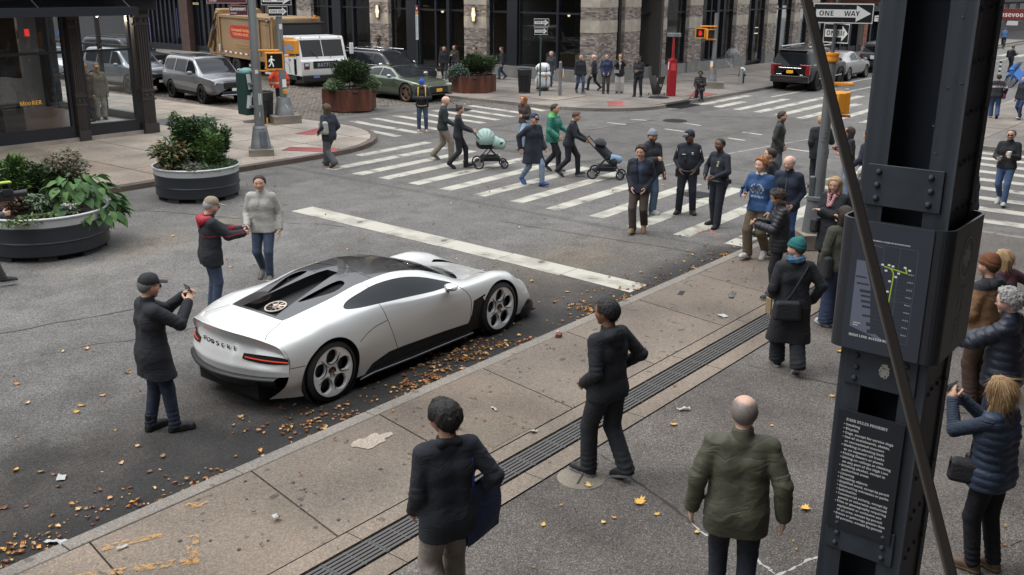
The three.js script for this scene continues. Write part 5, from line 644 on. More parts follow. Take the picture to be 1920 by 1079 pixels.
// ---------- the white mid-engined sports car at the kerb (x forward, z to its right)
{
const car=thing('sports_car','white low sports car with black glass roof and five-hole wheels parked at kerb','car',[8.47,0,-9.15],0);
const white=PM([0.62,0.625,0.61],{roughness:0.34,clearcoat:1,clearcoatRoughness:0.05,metalness:0.15});
const st=[
[-2.36,[[0.17,0.66],[0.34,0.83],[0.58,0.885],[0.71,0.865],[0.79,0.80],[0.855,0.66],[0.90,0.48],[0.925,0.26],[0.932,0]]],
[-2.28,[[0.16,0.72],[0.34,0.875],[0.58,0.92],[0.725,0.90],[0.815,0.83],[0.875,0.68],[0.908,0.49],[0.924,0.26],[0.928,0]]],
[-2.15,[[0.15,0.80],[0.36,0.92],[0.58,0.955],[0.745,0.935],[0.85,0.86],[0.90,0.70],[0.918,0.5],[0.928,0.26],[0.932,0]]],
[-1.85,[[0.16,0.90],[0.40,0.965],[0.58,0.985],[0.765,0.965],[0.895,0.885],[0.945,0.73],[0.95,0.5],[0.955,0.25],[0.957,0]]],
[-1.5,[[0.17,0.93],[0.38,0.975],[0.58,0.995],[0.785,0.975],[0.935,0.89],[0.985,0.745],[1.00,0.52],[1.025,0.27],[1.03,0]]],
[-1.1,[[0.16,0.92],[0.36,0.955],[0.56,0.975],[0.775,0.955],[0.93,0.88],[1.00,0.76],[1.065,0.56],[1.105,0.29],[1.115,0]]],
[-0.7,[[0.15,0.885],[0.34,0.915],[0.54,0.93],[0.74,0.925],[0.885,0.885],[0.975,0.81],[1.125,0.605],[1.175,0.31],[1.19,0]]],
[-0.2,[[0.15,0.865],[0.32,0.89],[0.52,0.905],[0.70,0.91],[0.84,0.89],[0.915,0.84],[1.145,0.605],[1.20,0.32],[1.215,0]]],
[0.25,[[0.15,0.865],[0.32,0.89],[0.52,0.905],[0.70,0.915],[0.825,0.895],[0.885,0.84],[1.095,0.61],[1.16,0.32],[1.18,0]]],
[0.7,[[0.15,0.88],[0.33,0.905],[0.53,0.925],[0.70,0.935],[0.815,0.905],[0.855,0.83],[0.955,0.645],[1.03,0.34],[1.06,0]]],
[1.08,[[0.16,0.90],[0.35,0.935],[0.55,0.955],[0.715,0.95],[0.825,0.895],[0.845,0.80],[0.83,0.62],[0.87,0.34],[0.90,0]]],
[1.5,[[0.16,0.91],[0.36,0.955],[0.56,0.97],[0.725,0.95],[0.84,0.87],[0.852,0.74],[0.79,0.55],[0.762,0.3],[0.765,0]]],
[1.9,[[0.15,0.90],[0.33,0.945],[0.50,0.955],[0.665,0.93],[0.78,0.84],[0.79,0.71],[0.725,0.52],[0.69,0.28],[0.685,0]]],
[2.25,[[0.14,0.87],[0.28,0.91],[0.43,0.915],[0.555,0.88],[0.635,0.79],[0.645,0.66],[0.605,0.48],[0.58,0.26],[0.575,0]]],
[2.48,[[0.13,0.82],[0.24,0.86],[0.36,0.86],[0.455,0.82],[0.515,0.73],[0.52,0.6],[0.495,0.45],[0.48,0.25],[0.475,0]]],
[2.60,[[0.13,0.76],[0.20,0.80],[0.28,0.80],[0.34,0.76],[0.38,0.69],[0.39,0.57],[0.385,0.43],[0.38,0.24],[0.38,0]]],
];
const sweep=(x,z)=>(0.36*sstep(-1.5,-2.36,x)-0.30*sstep(1.5,2.6,x))*(z/0.95)**2;
const net=shellNet(st,sweep);let body=merge([surface(net,260,12,true),capOf(net,net.length-1,1)]);
const RW=0.365,RX=-1.50,FX=1.53;
const take=(f)=>{const[a,b]=cut(body,f);body=b;return a;};
take((x,y,z)=>Math.max(0.412-Math.hypot(x-RX,y-RW),0.400-Math.hypot(x-FX,y-RW))*(Math.abs(z)>0.6?1:0)||-1);
const side=(P,zmin=0.5)=>(x,y,z)=>Math.min(polyD(x,y,P),Math.abs(z)-zmin);
const dlo=smoothPoly([[-1.13,1.0],[-0.85,1.075],[-0.5,1.12],[-0.1,1.115],[0.25,1.05],[0.55,0.95],[0.72,0.885],[0.66,0.868],[0.3,0.878],[-0.2,0.915],[-0.6,0.945],[-0.95,0.968]],6);
const win=take(side(dlo,0.56));
const[qw,dw]=cut(win,(x,y)=>(-0.555-0.25*(y-0.95))-x);part('side_window',inflate(dw,-0.004),C.glass,car);part('quarter_window',inflate(qw,-0.004),C.glass,car);
const plan=smoothPoly([[1.29,0],[1.24,0.28],[1.10,0.53],[0.96,0.635],[0.80,0.61],[0.5,0.575],[0.1,0.54],[-0.3,0.53],[-0.7,0.535],[-1.1,0.53],[-1.5,0.50],[-1.76,0.475],[-1.80,0.42],[-1.81,0],[-1.80,-0.42],[-1.76,-0.475],[-1.5,-0.50],[-1.1,-0.53],[-0.7,-0.535],[-0.3,-0.53],[0.1,-0.54],[0.5,-0.575],[0.80,-0.61],[0.96,-0.635],[1.10,-0.53],[1.24,-0.28]],5);
const can=take((x,y,z,ny)=>Math.min(polyD(x,z,plan),y-0.7));
const slot=(x,z)=>Math.max(polyD(x,Math.abs(z),[[-1.66,0.30],[-0.78,0.40],[-0.80,0.52],[-1.12,0.46]].map(([a,b])=>[a,b])),-1);
const well=(x,z)=>polyD(x,z,[[-1.76,-0.30],[-1.76,0.30],[-0.62,0.10],[-0.62,-0.10]]);
const[tub,c1]=cut(can,(x,y,z)=>well(x,z));const tri=smoothPoly([[-1.42,0.275],[-1.1,0.265],[-0.82,0.285],[-0.76,0.33],[-0.80,0.42],[-0.98,0.455],[-1.2,0.38]],3);
const[vents,c2]=cut(c1,(x,y,z)=>polyD(x,Math.abs(z),tri));
const[ws,c3]=cut(c2,(x,y,z)=>x-(0.33-0.25*z*z));const[roof,deck]=cut(c3,(x)=>x+0.46);
part('windscreen',inflate(ws,-0.003),C.glass,car);part('roof_panel',inflate(roof,-0.002),C.black,car);part('engine_cover',inflate(deck,-0.002),C.black,car);
part('cover_vent',inflate(vents,-0.05),C.well,car);
{const t2=inflate(tub,-0.12);part('engine_bay_floor',t2,SM([0.006,0.006,0.007],{roughness:0.5}),car);
const wl=[[-1.76,-0.30,-1.76,0.30],[-1.76,0.30,-0.62,0.10],[-0.62,0.10,-0.62,-0.10],[-0.62,-0.10,-1.76,-0.30]].map(([a,b,c,d])=>{const n=10,P=[],I=[];const yc=(x,z)=>{const r=new THREE.Vector3();let best=1e9,y=1;const p=can.attributes.position;for(let i=0;i<p.count;i+=7){const q=(p.getX(i)-x)**2+(p.getZ(i)-z)**2;if(q<best){best=q;y=p.getY(i);}}return y;};for(let i=0;i<=n;i++){const x=lerp(a,c,i/n),z=lerp(b,d,i/n),y=yc(x,z);P.push(x,y,z,x,y-0.13,z);if(i<n)I.push(2*i,2*i+1,2*i+2,2*i+1,2*i+3,2*i+2);}const g=new THREE.BufferGeometry();g.setAttribute('position',new THREE.Float32BufferAttribute(P,3));g.setIndex(I);return g;});part('bay_wall',wl,C.black,car);
const f=group('cooling_fan',car);f.position.set(-1.48,0.935,-0.05);f.scale.setScalar(0.82);f.rotation.z=0.2;const bronze=SM([0.40,0.30,0.22],{roughness:0.4,metalness:0.5}),cream=SM([0.46,0.42,0.37],{roughness:0.4});
part('ring',new THREE.TorusGeometry(0.155,0.013,8,36).rotateX(PI/2),cream,f);part('hub',cyl(0,-0.01,0,0.05,0.03,0.04,16),cream,f);for(let i=0;i<9;i++)part('blade',bx(0,0,0.095,0.018,0.008,0.1,0,0,0.5).rotateY(i/9*2*PI),bronze,f);part('backing',cyl(0,-0.02,0,0.15,0.15,0.006,24),C.well,f);}
part('roof_seam',[[-0.46,0.5],[0.33,0.56]].map(([x,w])=>{const r=can.attributes.position;const P=[];for(let i=-8;i<=8;i++){const z=i/8*w;let best=1e9,y=1;const X=x===0.33?0.33-0.25*z*z:x;for(let k=0;k<r.count;k+=5){const q=(r.getX(k)-X)**2+(r.getZ(k)-z)**2;if(q<best){best=q;y=r.getY(k);}}P.push([X,y-0.004,z]);}return tube(P,0.005,24,4);}),C.well,car);
const skirt=[[-1.02,0.05],[-0.98,0.16],[-0.85,0.26],[-0.55,0.325],[0.9,0.305],[0.95,0.42],[0.97,0.60],[1.14,0.63],[1.3,0.4],[1.3,0.05]];part('sill_panel',inflate(take(side(skirt,0.6)),-0.02),C.trim,car);
part('arch_vent',inflate(take(side([[0.96,0.61],[1.2,0.655],[1.2,0.63],[0.97,0.585]],0.6)),-0.015),C.well,car);
part('hood_vent',inflate(take((x,y,z)=>polyD(x,Math.abs(z),[[1.62,0.43],[2.28,0.36],[2.22,0.50],[1.78,0.53]])),-0.03),C.well,car);
part('headlamp',inflate(take((x,y,z)=>Math.min(polyD(x,Math.abs(z),smoothPoly([[1.86,0.80],[2.12,0.66],[2.24,0.68],[2.16,0.76],[2.02,0.82]],4)),y-0.5)),-0.006),C.black,car);
part('intake',inflate(take((x,y,z)=>Math.min(polyD(y,Math.abs(z),[[0.15,0.2],[0.30,0.3],[0.32,0.66],[0.16,0.70]]),x-2.3)),-0.02),C.well,car);
const sgn=(x,y,L)=>{let d=1e9,s=1;for(let i=0;i+1<L.length;i++){const[ax,ay]=L[i],[bx_,by]=L[i+1],ex=bx_-ax,ey=by-ay,l=Math.hypot(ex,ey);let t=((x-ax)*ex+(y-ay)*ey)/(l*l);if(i>0)t=Math.max(0,t);if(i+2<L.length)t=Math.min(1,t);const q=Math.hypot(x-ax-t*ex,y-ay-t*ey);if(q<d){d=q;s=ex*(y-ay)-ey*(x-ax)>0?1:-1;}}return d*s;};
const seams=[],shut=(L,pr,gate,w=0.0045)=>{const[A,r0]=cut(body,(x,y,z)=>sgn(...pr(x,y,z),L)+w),[S,r1]=cut(A,(x,y,z)=>w-sgn(...pr(x,y,z),L)),[T,r2]=cut(S,gate);seams.push(T);body=merge([r0,r1,r2]);};
const XY=(x,y)=>[x,y],XZ=(x,y,z)=>[x,Math.abs(z)];
shut(smoothPoly([[-0.64,0.945],[-0.58,0.75],[-0.40,0.32]],1),XY,(x,y,z)=>Math.min(Math.abs(z)-0.75,0.945-y,y-0.3,0.4-Math.abs(x+0.5)));
shut([[0.70,0.89],[0.84,0.77],[0.915,0.66],[0.93,0.55],[0.93,0.3]],XY,(x,y,z)=>Math.min(Math.abs(z)-0.75,y-0.3,0.3-Math.abs(x-0.85),0.87-y));
shut([[-1.87,0.55],[-2.3,0.545]],XY,(x,y,z)=>Math.min(Math.abs(z)-0.7,-1.88-x));
shut([[-1.08,0.615],[-0.95,0.68],[-0.8,0.72],[-0.59,0.74]],XY,(x,y,z)=>Math.min(Math.abs(z)-0.8,x+1.08,-0.58-x,0.1-Math.abs(y-0.68)));
shut([[-1.83,0.49],[-2.12,0.60],[-2.28,0.72]],XZ,(x,y,z)=>Math.min(y-0.78,-1.82-x),0.004);
shut([[-0.62,0.5],[-0.615,0.83]],XZ,(x,y,z)=>Math.min(y-0.955,Math.abs(z)-0.5,0.2-Math.abs(x+0.62)),0.004);
part('shut_line',seams.map((g)=>inflate(g,-0.004)),C.well,car);
part('body',body,white,car);
part('wheel_housing',[RX,FX].flatMap((x,i)=>[-1,1].map((s)=>new THREE.CylinderGeometry(i?0.40:0.412,i?0.40:0.412,0.38,40,1,true).rotateX(PI/2).translate(x,RW,s*0.755))),C.well,car);
part('underbody',[bx(0,0.2,0,2.2,0.16,1.62),bx(-1.6,0.28,0,1.3,0.26,1.1),bx(1.6,0.25,0,1.6,0.2,1.15)],C.well,car);
const rimW=PM([0.74,0.74,0.73],{roughness:0.35,metalness:0.2,clearcoat:0.6});
for(const s of[1,-1]){wheel(car,RX,RW,s*0.815,RW,0.31,{rim:0.84,style:'holes',left:s<0,mat:rimW});wheel(car,FX,RW,s*0.825,RW,0.27,{rim:0.84,style:'holes',left:s<0,mat:rimW});}
for(const s of[1,-1])part('sill_blade',surface([[-1.08,0.93],[-0.85,0.965],[-0.3,0.97],[0.5,0.955],[0.95,0.95]].map(([x,z],i)=>[[x,0.13+(i===0?0.0:0.035),s*(z-0.16)],[x,0.135+(i===0?0:0.045),s*z],[x,0.10+(i===0?0.01:0.04),s*z],[x,0.09+(i===0?0:0.03),s*(z-0.16)]]),30,4),C.black,car);
const lip=(z)=>{const T=[[0,0.932],[0.26,0.925],[0.48,0.90],[0.66,0.855],[0.80,0.79],[0.865,0.71],[0.885,0.58]];const a=Math.abs(z);for(let i=0;i+1<T.length;i++)if(a<=T[i+1][0])return lerp(T[i][1],T[i+1][1],(a-T[i][0])/(T[i+1][0]-T[i][0]));return 0.5;};
const xl=(z)=>-2.36+0.36*(z/0.95)**2;
const zs=[-0.87,-0.8,-0.66,-0.45,-0.2,0,0.2,0.45,0.66,0.8,0.87];
const tp=(z,t)=>{const T=[0,0.28,0.55,0.8,1],X=[0.02,0.06,-0.01,-0.055,-0.04];let k=0;while(k<3&&t>T[k+1])k++;const e=sstep(0.9,0.75,Math.abs(z));return[xl(z)+e*lerp(X[k],X[k+1],(t-T[k])/(T[k+1]-T[k]))+(1-e)*0.01,lerp(lip(z)-0.012,0.45,t),z];};
part('tail_panel',surface(zs.map((z)=>[0,0.14,0.28,0.42,0.55,0.68,0.8,0.9,1].map((t)=>tp(z,t))),48,4,true),white,car);
part('spoiler_lip',surface(zs.map((z)=>[[xl(z)+0.05,lip(z)-0.02,z],[xl(z)-0.012,lip(z)-0.006,z],[xl(z)-0.014,lip(z)+0.004,z],[xl(z)+0.03,lip(z)+0.004,z]]),48,3,true),white,car);
const{Font,FontLoader}=await import('three/addons/loaders/FontLoader.js'),{TextGeometry}=await import('three/addons/geometries/TextGeometry.js');
const font=await new FontLoader().loadAsync('fonts/droid/droid_sans_regular.typeface.json');
const word=group('lettering',car);'PORSCHE'.split('').forEach((ch,i)=>{const z=-0.285+i*0.093;const g=new TextGeometry(ch,{font,size:0.050,depth:0.008,curveSegments:4});g.computeBoundingBox();g.translate(-(g.boundingBox.max.x+g.boundingBox.min.x)/2,0,0);g.scale(1.25,1,1);g.rotateY(-PI/2);const q=tp(z,0.42);const sl_=Math.atan2(xl(z+0.05)-xl(z-0.05),0.1);g.rotateY(-sl_);g.translate(q[0]-0.010,q[1]-0.02,z);part('letter',g,C.trim,word);});
for(const s of[1,-1]){const Z=range(0.40,0.868,14),slot_=surface(Z.map((z,i)=>{const y=lerp(0.665,0.625,i/14),h=0.028+0.012*Math.sin(i/14*PI);return[-1,-0.3,0.3,1].map((k)=>{const t=clamp((lip(z)-0.012-y-k*h)/(lip(z)-0.462));const q=tp(z,t);return[q[0]-0.012,y+k*h,s*z];});}),30,3,s>0);part('lamp_recess',slot_,C.well,car);part('tail_lamp',tube(Z.slice(1).map((z,i)=>{const y=lerp(0.662,0.618,(i+1)/14);return[tp(z,clamp((lip(z)-0.012-y)/(lip(z)-0.462)))[0]-0.018,y,s*z];}),0.0075,30,6),C.redGlow,car);}
part('diffuser',surface([-0.80,-0.6,-0.3,0,0.3,0.6,0.80].map((z)=>[[xl(z)+0.0,0.455,z],[xl(z)-0.09,0.435,z*0.98],[xl(z)-0.095,0.40,z*0.98],[xl(z)-0.03,0.37,z*0.92],[xl(z)+0.02,0.28,z*0.84],[xl(z)+0.3,0.15,z*0.8]]),40,4,true),C.trim,car);
part('splitter',surface([-0.86,-0.6,-0.3,0,0.3,0.6,0.86].map((z)=>{const x=2.66-0.32*(z/0.95)**2;return[[x-0.5,0.13,z],[x,0.125,z],[x+0.005,0.105,z],[x-0.5,0.09,z]];}),30,3,true),C.trim,car);for(const q of[1,-1])part('splitter_end',ell(2.22,0.19,q*0.80,0.22,0.15,0.10,18),C.black,car);
for(const s of[1,-1]){const m=group('door_mirror',car);part('shell',ell(0.47,0.925,s*1.0,0.075,0.05,0.10,18),white,m);part('glass',ell(0.43,0.925,s*1.0,0.05,0.036,0.08,14),C.chrome,m);part('stalk',rod(V(0.50,0.90,s*0.95),V(0.54,0.83,s*0.87),0.022,0.03),C.trim,m);}
part('front_crest',cyl(0,0,0,0.028,0.028,0.004,16).translate(2.28,0.572,0),SM([0.3,0.28,0.25],{metalness:0.6,roughness:0.4}),car);
}
// ---------- other vehicles: stations [x low, x high, sill y, [mid y,z], [belt y,z], [rail y,z], roof y]
function carShell(st,nu=110){
const net=st.map(([a,b,ys,m,bl,rl,ry])=>{const X=(y)=>lerp(a,b,sstep(0.3,1,clamp((y-bl[0])/Math.max(0.05,ry-bl[0])+0.15)));const h=[[ys,m[1]-0.08,a],[ys+0.14,m[1]-0.01,a],[m[0],m[1],a],[lerp(m[0],bl[0],0.7),lerp(m[1],bl[1],0.45),a],[bl[0],bl[1],X(bl[0])],[lerp(bl[0],rl[0],0.55),lerp(bl[1],rl[1],0.46),lerp(a,b,0.55)],[rl[0],rl[1],b],[lerp(rl[0],ry,0.8),rl[1]*0.6,b],[ry,0,b]].map(([y,z,x])=>[x,y,z]);return[...h.slice(0,-1).map(([x,y,z])=>[x,y,-z]),h[8],...h.slice(0,-1).reverse()];});
return{net,geo:merge([surface(net,nu,5,true),capOf(net,0,1),capOf(net,net.length-1,-1)])};
}
function vehicle(o){
const car=thing(o.name,o.label,o.category??'car',[o.at[0],0,o.at[1]],o.turn,o.group);const{geo}=carShell(o.st,o.nu);let body=geo;
const take=(f)=>{const[a,b]=cut(body,f);body=b;return a;};
const W=o.wheels;
const m=paintM(o.paint,Math.max(...o.paint)<0.02?{roughness:0.3,clearcoat:0.35,metalness:0,specularIntensity:0.5,...o.paintOpt}:o.paintOpt);
take((x,y,z)=>(Math.abs(z)>W[3]-0.45?Math.max((W[2]+0.05)-Math.hypot(x-W[0],y-W[2]),(W[2]+0.05)-Math.hypot(x-W[1],y-W[2])):-1));
for(const P of o.side){const g=take((x,y,z)=>Math.min(polyD(x,y,P),Math.abs(z)-0.45));part('side_window',inflate(g,-0.012),C.glass,car);}
if(o.front)part('windscreen',inflate(take((x,y,z)=>Math.min(polyD(x,Math.abs(z),o.front),y-o.beltY)),-0.006),o.frontM??C.glass,car);
if(o.sunroof)part('sunroof',inflate(take((x,y,z)=>Math.min(polyD(x,Math.abs(z),o.sunroof),y-o.beltY-0.2)),-0.006),C.glass,car);
if(o.rear)part('rear_window',inflate(take((x,y,z)=>Math.min(polyD(Math.abs(z),y,o.rear),o.rearX-x)),-0.006),C.glass,car);
if(o.clad)part('cladding',inflate(take((x,y,z)=>Math.min(o.clad-y,Math.abs(z)-0.5)),0.004),C.trim,car);
for(const L of o.lines??[]){const pr=(x,y)=>[x,y];const s1=take((x,y,z)=>Math.min(0.006-lineD(x,y,L),Math.abs(z)-0.5));part('shut_line',inflate(s1,-0.004),C.well,car);}
part('body',body,m,car);
part('wheel_housing',[W[0],W[1]].flatMap((x)=>[-1,1].map((s)=>new THREE.CylinderGeometry(W[2]+0.05,W[2]+0.05,0.4,28,1,true).rotateX(PI/2).translate(x,W[2],s*(W[3]-0.2)))),C.well,car);
part('underbody',[bx(0,o.st[2][2]+0.06,0,W[1]-W[0]-2*W[2]-0.15,0.2,W[3]*1.9),bx(0,o.st[2][2]+0.1,0,W[1]-W[0]+1.2,0.24,W[3]*1.1)],C.well,car);
for(const s of[1,-1])for(const i of[0,1])wheel(car,W[i],W[2],s*(W[3]-0.12),W[2],0.25,{left:s<0,n:32,spokes:o.spokes??5,twin:o.twin,mat:o.rimM??C.rim,rim:o.rimK??0.7});
if(o.mirror)for(const s of[1,-1]){const g=group('door_mirror',car);part('shell',ell(o.mirror[0],o.mirror[1],s*o.mirror[2],0.07,0.08,0.12,12),o.mirrorM??m,g);part('glass',bx(o.mirror[0]-0.066,o.mirror[1],s*o.mirror[2],0.01,0.1,0.17),C.chrome,g);}
for(const[n,x,y,z,w,h,d,mt,ry=0]of o.boxes??[])part(n,rbx(x,y,z,w,h,d,0.02,ry),mt,car);
for(const[n,x,y,z,w,h,d,mt,ry=0]of o.pairs??[])for(const s of[1,-1])part(n,rbx(x,y,s*z,w,h,d,0.02,s*ry),mt,car);
return car;
}
const suvSt=(k=1,h=1)=>[[-2.38,-2.26,0.46,[0.75,0.84],[1.02*h,0.84],[1.55*h,0.66],1.60*h],[-2.2,-2.05,0.40,[0.74,0.93],[1.05*h,0.90],[1.66*h,0.69],1.72*h],[-1.2,-1.2,0.34,[0.72,0.96],[1.07*h,0.92],[1.69*h,0.70],1.76*h],[0.0,0.0,0.33,[0.72,0.96],[1.07*h,0.92],[1.69*h,0.70],1.76*h],[0.5,0.42,0.33,[0.72,0.96],[1.07*h,0.92],[1.63*h,0.70],1.70*h],[1.0,0.85,0.33,[0.72,0.96],[1.07*h,0.91],[1.36*h,0.72],1.42*h],[1.32,1.25,0.34,[0.72,0.96],[1.06*h,0.90],[1.12*h,0.70],1.15*h],[1.85,1.85,0.35,[0.72,0.95],[1.02*h,0.90],[1.06*h,0.62],1.09*h],[2.25,2.22,0.38,[0.72,0.93],[0.99*h,0.87],[1.035*h,0.58],1.06*h],[2.38,2.36,0.42,[0.70,0.89],[0.95*h,0.83],[1.0*h,0.54],1.02*h],[2.45,2.40,0.46,[0.68,0.82],[0.88*h,0.76],[0.93*h,0.48],0.945*h]].map(([a,b,...r])=>[a*k,b*k,...r]);
const suvSide=[[[0.42,1.13],[0.93,1.13],[0.44,1.58],[0.42,1.60],[0.1,1.62],[0.06,1.13]],[[-0.02,1.13],[0.0,1.62],[-0.95,1.61],[-1.02,1.14]],[[-1.12,1.14],[-1.06,1.61],[-1.95,1.56],[-2.06,1.38],[-1.98,1.16]]];
const toCross=-PI/2;
vehicle({name:'parked_suv',label:'silver grey SUV with roof rails parked by the green mailbox',at:[24.1,-35.2],turn:toCross-0.17,paint:[0.16,0.165,0.175],st:suvSt(),wheels:[-1.38,1.45,0.37,0.96],side:suvSide,beltY:1.1,front:[[0.44,0],[0.44,0.66],[0.85,0.70],[1.26,0.72],[1.30,0.5],[1.32,0]],sunroof:[[-0.9,0],[-0.9,0.45],[0.2,0.45],[0.2,0]],rear:[[0,1.1],[0.72,1.1],[0.6,1.52],[0,1.54]],rearX:-2.1,mirror:[0.78,1.16,1.06],clad:0.43,rimM:C.rimDark,lines:[[[0.02,0.5],[0.02,1.12]],[[-1.05,0.72],[-1.05,1.12]],[[1.0,0.5],[1.05,1.05]]],
boxes:[['grille',2.42,0.76,0,0.06,0.24,0.95,C.trim],['lower_grille',2.42,0.47,0,0.08,0.13,1.1,C.trim],['number_plate',2.46,0.60,0.0,0.02,0.11,0.3,C.plateW],['grille_bar',2.45,0.72,0,0.03,0.025,0.92,C.rimDark],['grille_bar',2.45,0.80,0,0.03,0.025,0.92,C.rimDark],['bumper_bar',2.42,0.40,0,0.1,0.05,1.2,C.rim]],pairs:[['headlamp',2.37,0.85,0.68,0.10,0.10,0.32,C.lens,0.3],['headlamp_trim',2.415,0.83,0.66,0.03,0.05,0.28,C.trim,0.3],['roof_rail',-0.7,1.79,0.62,2.4,0.04,0.04,C.trim],['fog_lamp',2.36,0.52,0.7,0.08,0.1,0.12,C.trim]]});
vehicle({name:'parked_suv',label:'pale blue grey SUV half hidden behind the corner shop column',at:[23.9,-40.6],turn:toCross,paint:[0.17,0.185,0.205],st:suvSt(1,1.06),wheels:[-1.38,1.45,0.4,0.96],side:suvSide.map((P)=>P.map(([x,y])=>[x,y*1.06])),beltY:1.15,front:[[0.44,0],[0.44,0.66],[0.85,0.70],[1.26,0.72],[1.30,0.5],[1.32,0]],sunroof:[[-1.2,0],[-1.2,0.5],[0.3,0.5],[0.3,0]],mirror:[0.78,1.2,1.06],clad:0.45,rimM:C.rimDark,boxes:[['grille',2.42,0.78,0,0.06,0.16,0.9,C.trim],['number_plate',2.47,0.56,0,0.02,0.11,0.3,C.plateW]],pairs:[['headlamp',2.36,0.86,0.68,0.12,0.16,0.3,C.lens,0.3]]});
const sedanSt=[[-2.25,-2.22,0.42,[0.70,0.76],[0.93,0.74],[0.98,0.5],1.0],[-2.1,-2.05,0.36,[0.68,0.86],[0.95,0.82],[1.03,0.56],1.05],[-1.55,-1.5,0.30,[0.66,0.90],[0.95,0.85],[1.07,0.62],1.10],[-0.95,-0.85,0.28,[0.66,0.90],[0.94,0.86],[1.33,0.58],1.38],[-0.3,-0.3,0.27,[0.65,0.90],[0.93,0.86],[1.39,0.58],1.44],[0.3,0.22,0.27,[0.65,0.90],[0.92,0.86],[1.34,0.58],1.39],[0.85,0.72,0.27,[0.65,0.90],[0.91,0.86],[1.10,0.63],1.15],[1.2,1.15,0.28,[0.64,0.90],[0.90,0.85],[0.93,0.66],0.96],[1.7,1.7,0.29,[0.64,0.89],[0.85,0.82],[0.87,0.6],0.90],[2.1,2.08,0.32,[0.62,0.82],[0.76,0.76],[0.79,0.5],0.82],[2.28,2.24,0.38,[0.57,0.72],[0.68,0.66],[0.71,0.4],0.73]];
const sedanSide=[[[0.33,0.97],[0.82,0.965],[0.30,1.29],[-0.05,1.34],[-0.08,0.98]],[[-0.14,0.98],[-0.12,1.345],[-0.55,1.32],[-1.0,1.20],[-1.1,1.0]]];
vehicle({name:'parked_car',label:'white car with pale roof far up the side street',at:[25.0,-49.5],turn:toCross,paint:[0.6,0.6,0.6],st:sedanSt,wheels:[-1.33,1.36,0.33,0.9],side:sedanSide,beltY:0.95,front:[[0.24,0],[0.24,0.54],[0.75,0.62],[1.12,0.66],[1.2,0.4],[1.22,0]],mirror:[0.62,1.0,0.98],nu:60});
vehicle({name:'parked_suv',label:'boxy black off-road SUV parked left of the tan truck',at:[27.6,-47.0],turn:toCross+0.15,paint:[0.008,0.008,0.010],st:suvSt(1,1.1).map(([a,b,...r],i)=>(i<2?[a,a+0.04,...r]:[a,b,...r])),wheels:[-1.38,1.45,0.4,0.96],side:suvSide.map((P)=>P.map(([x,y])=>[x,y*1.1])),beltY:1.18,front:[[0.44,0],[0.44,0.66],[0.85,0.70],[1.26,0.72],[1.30,0.5],[1.32,0]],mirror:[0.78,1.26,1.06],clad:0.45,rimM:C.rimDark,boxes:[['grille',2.42,0.82,0,0.06,0.2,1.2,C.trim]],pairs:[['headlamp',2.4,0.84,0.6,0.08,0.2,0.22,C.lens],['roof_rail',-0.8,1.93,0.62,2.4,0.05,0.05,C.trim]]});
vehicle({name:'green_coupe',label:'dark green fastback coupe with bronze wheels behind the blue-helmeted photographer',at:[29.75,-29.9],turn:toCross-0.05,paint:[0.075,0.098,0.062],paintOpt:{metalness:0.4,roughness:0.3},nu:150,wheels:[-1.40,1.38,0.37,0.92],mirror:[0.55,1.0,1.02],mirrorM:C.rim,
st:[[-2.36,-2.32,0.44,[0.72,0.74],[0.93,0.72],[0.96,0.5],0.97],[-2.15,-2.1,0.36,[0.70,0.86],[0.96,0.82],[1.0,0.56],1.02],[-1.6,-1.6,0.28,[0.66,0.92],[0.95,0.86],[1.12,0.60],1.16],[-1.0,-0.95,0.25,[0.64,0.91],[0.93,0.86],[1.27,0.57],1.32],[-0.35,-0.35,0.24,[0.63,0.91],[0.92,0.86],[1.32,0.57],1.37],[0.2,0.12,0.24,[0.63,0.91],[0.91,0.86],[1.27,0.57],1.32],[0.75,0.62,0.24,[0.63,0.92],[0.90,0.87],[1.06,0.63],1.11],[1.12,1.08,0.25,[0.63,0.93],[0.89,0.86],[0.92,0.66],0.95],[1.65,1.65,0.26,[0.62,0.93],[0.84,0.84],[0.86,0.6],0.89],[2.1,2.08,0.30,[0.58,0.85],[0.75,0.78],[0.78,0.5],0.80],[2.36,2.32,0.34,[0.52,0.72],[0.66,0.66],[0.69,0.4],0.70]],
side:[[[0.25,0.955],[0.74,0.95],[0.2,1.22],[-0.2,1.265],[-0.22,0.97]],[[-0.28,0.97],[-0.26,1.265],[-0.7,1.23],[-1.35,1.07],[-1.38,1.0]]],beltY:0.93,front:[[0.14,0],[0.14,0.52],[0.62,0.6],[1.04,0.65],[1.12,0.4],[1.16,0]],sunroof:[[-0.7,0],[-0.7,0.42],[0.02,0.42],[0.02,0]],rimM:SM([0.30,0.20,0.15],{metalness:0.7,roughness:0.4}),rimK:0.78,twin:true,
lines:[[[0.72,0.4],[0.78,0.9]],[[-0.28,0.4],[-0.26,0.96]],[[-1.3,0.55],[0.7,0.6]]],boxes:[['grille',2.33,0.52,0,0.08,0.28,1.0,C.trim],['number_plate',2.385,0.50,0.0,0.02,0.13,0.32,C.plate],['lower_lip',2.3,0.33,0,0.16,0.05,1.5,C.trim]],pairs:[['headlamp',2.18,0.69,0.64,0.2,0.08,0.34,C.lens,0.5],['side_marker',2.16,0.66,0.79,0.08,0.05,0.08,C.amber],['side_intake',2.26,0.48,0.68,0.1,0.2,0.22,C.trim,0.3],['door_handle',-0.55,0.84,0.895,0.18,0.03,0.03,C.rim]]});
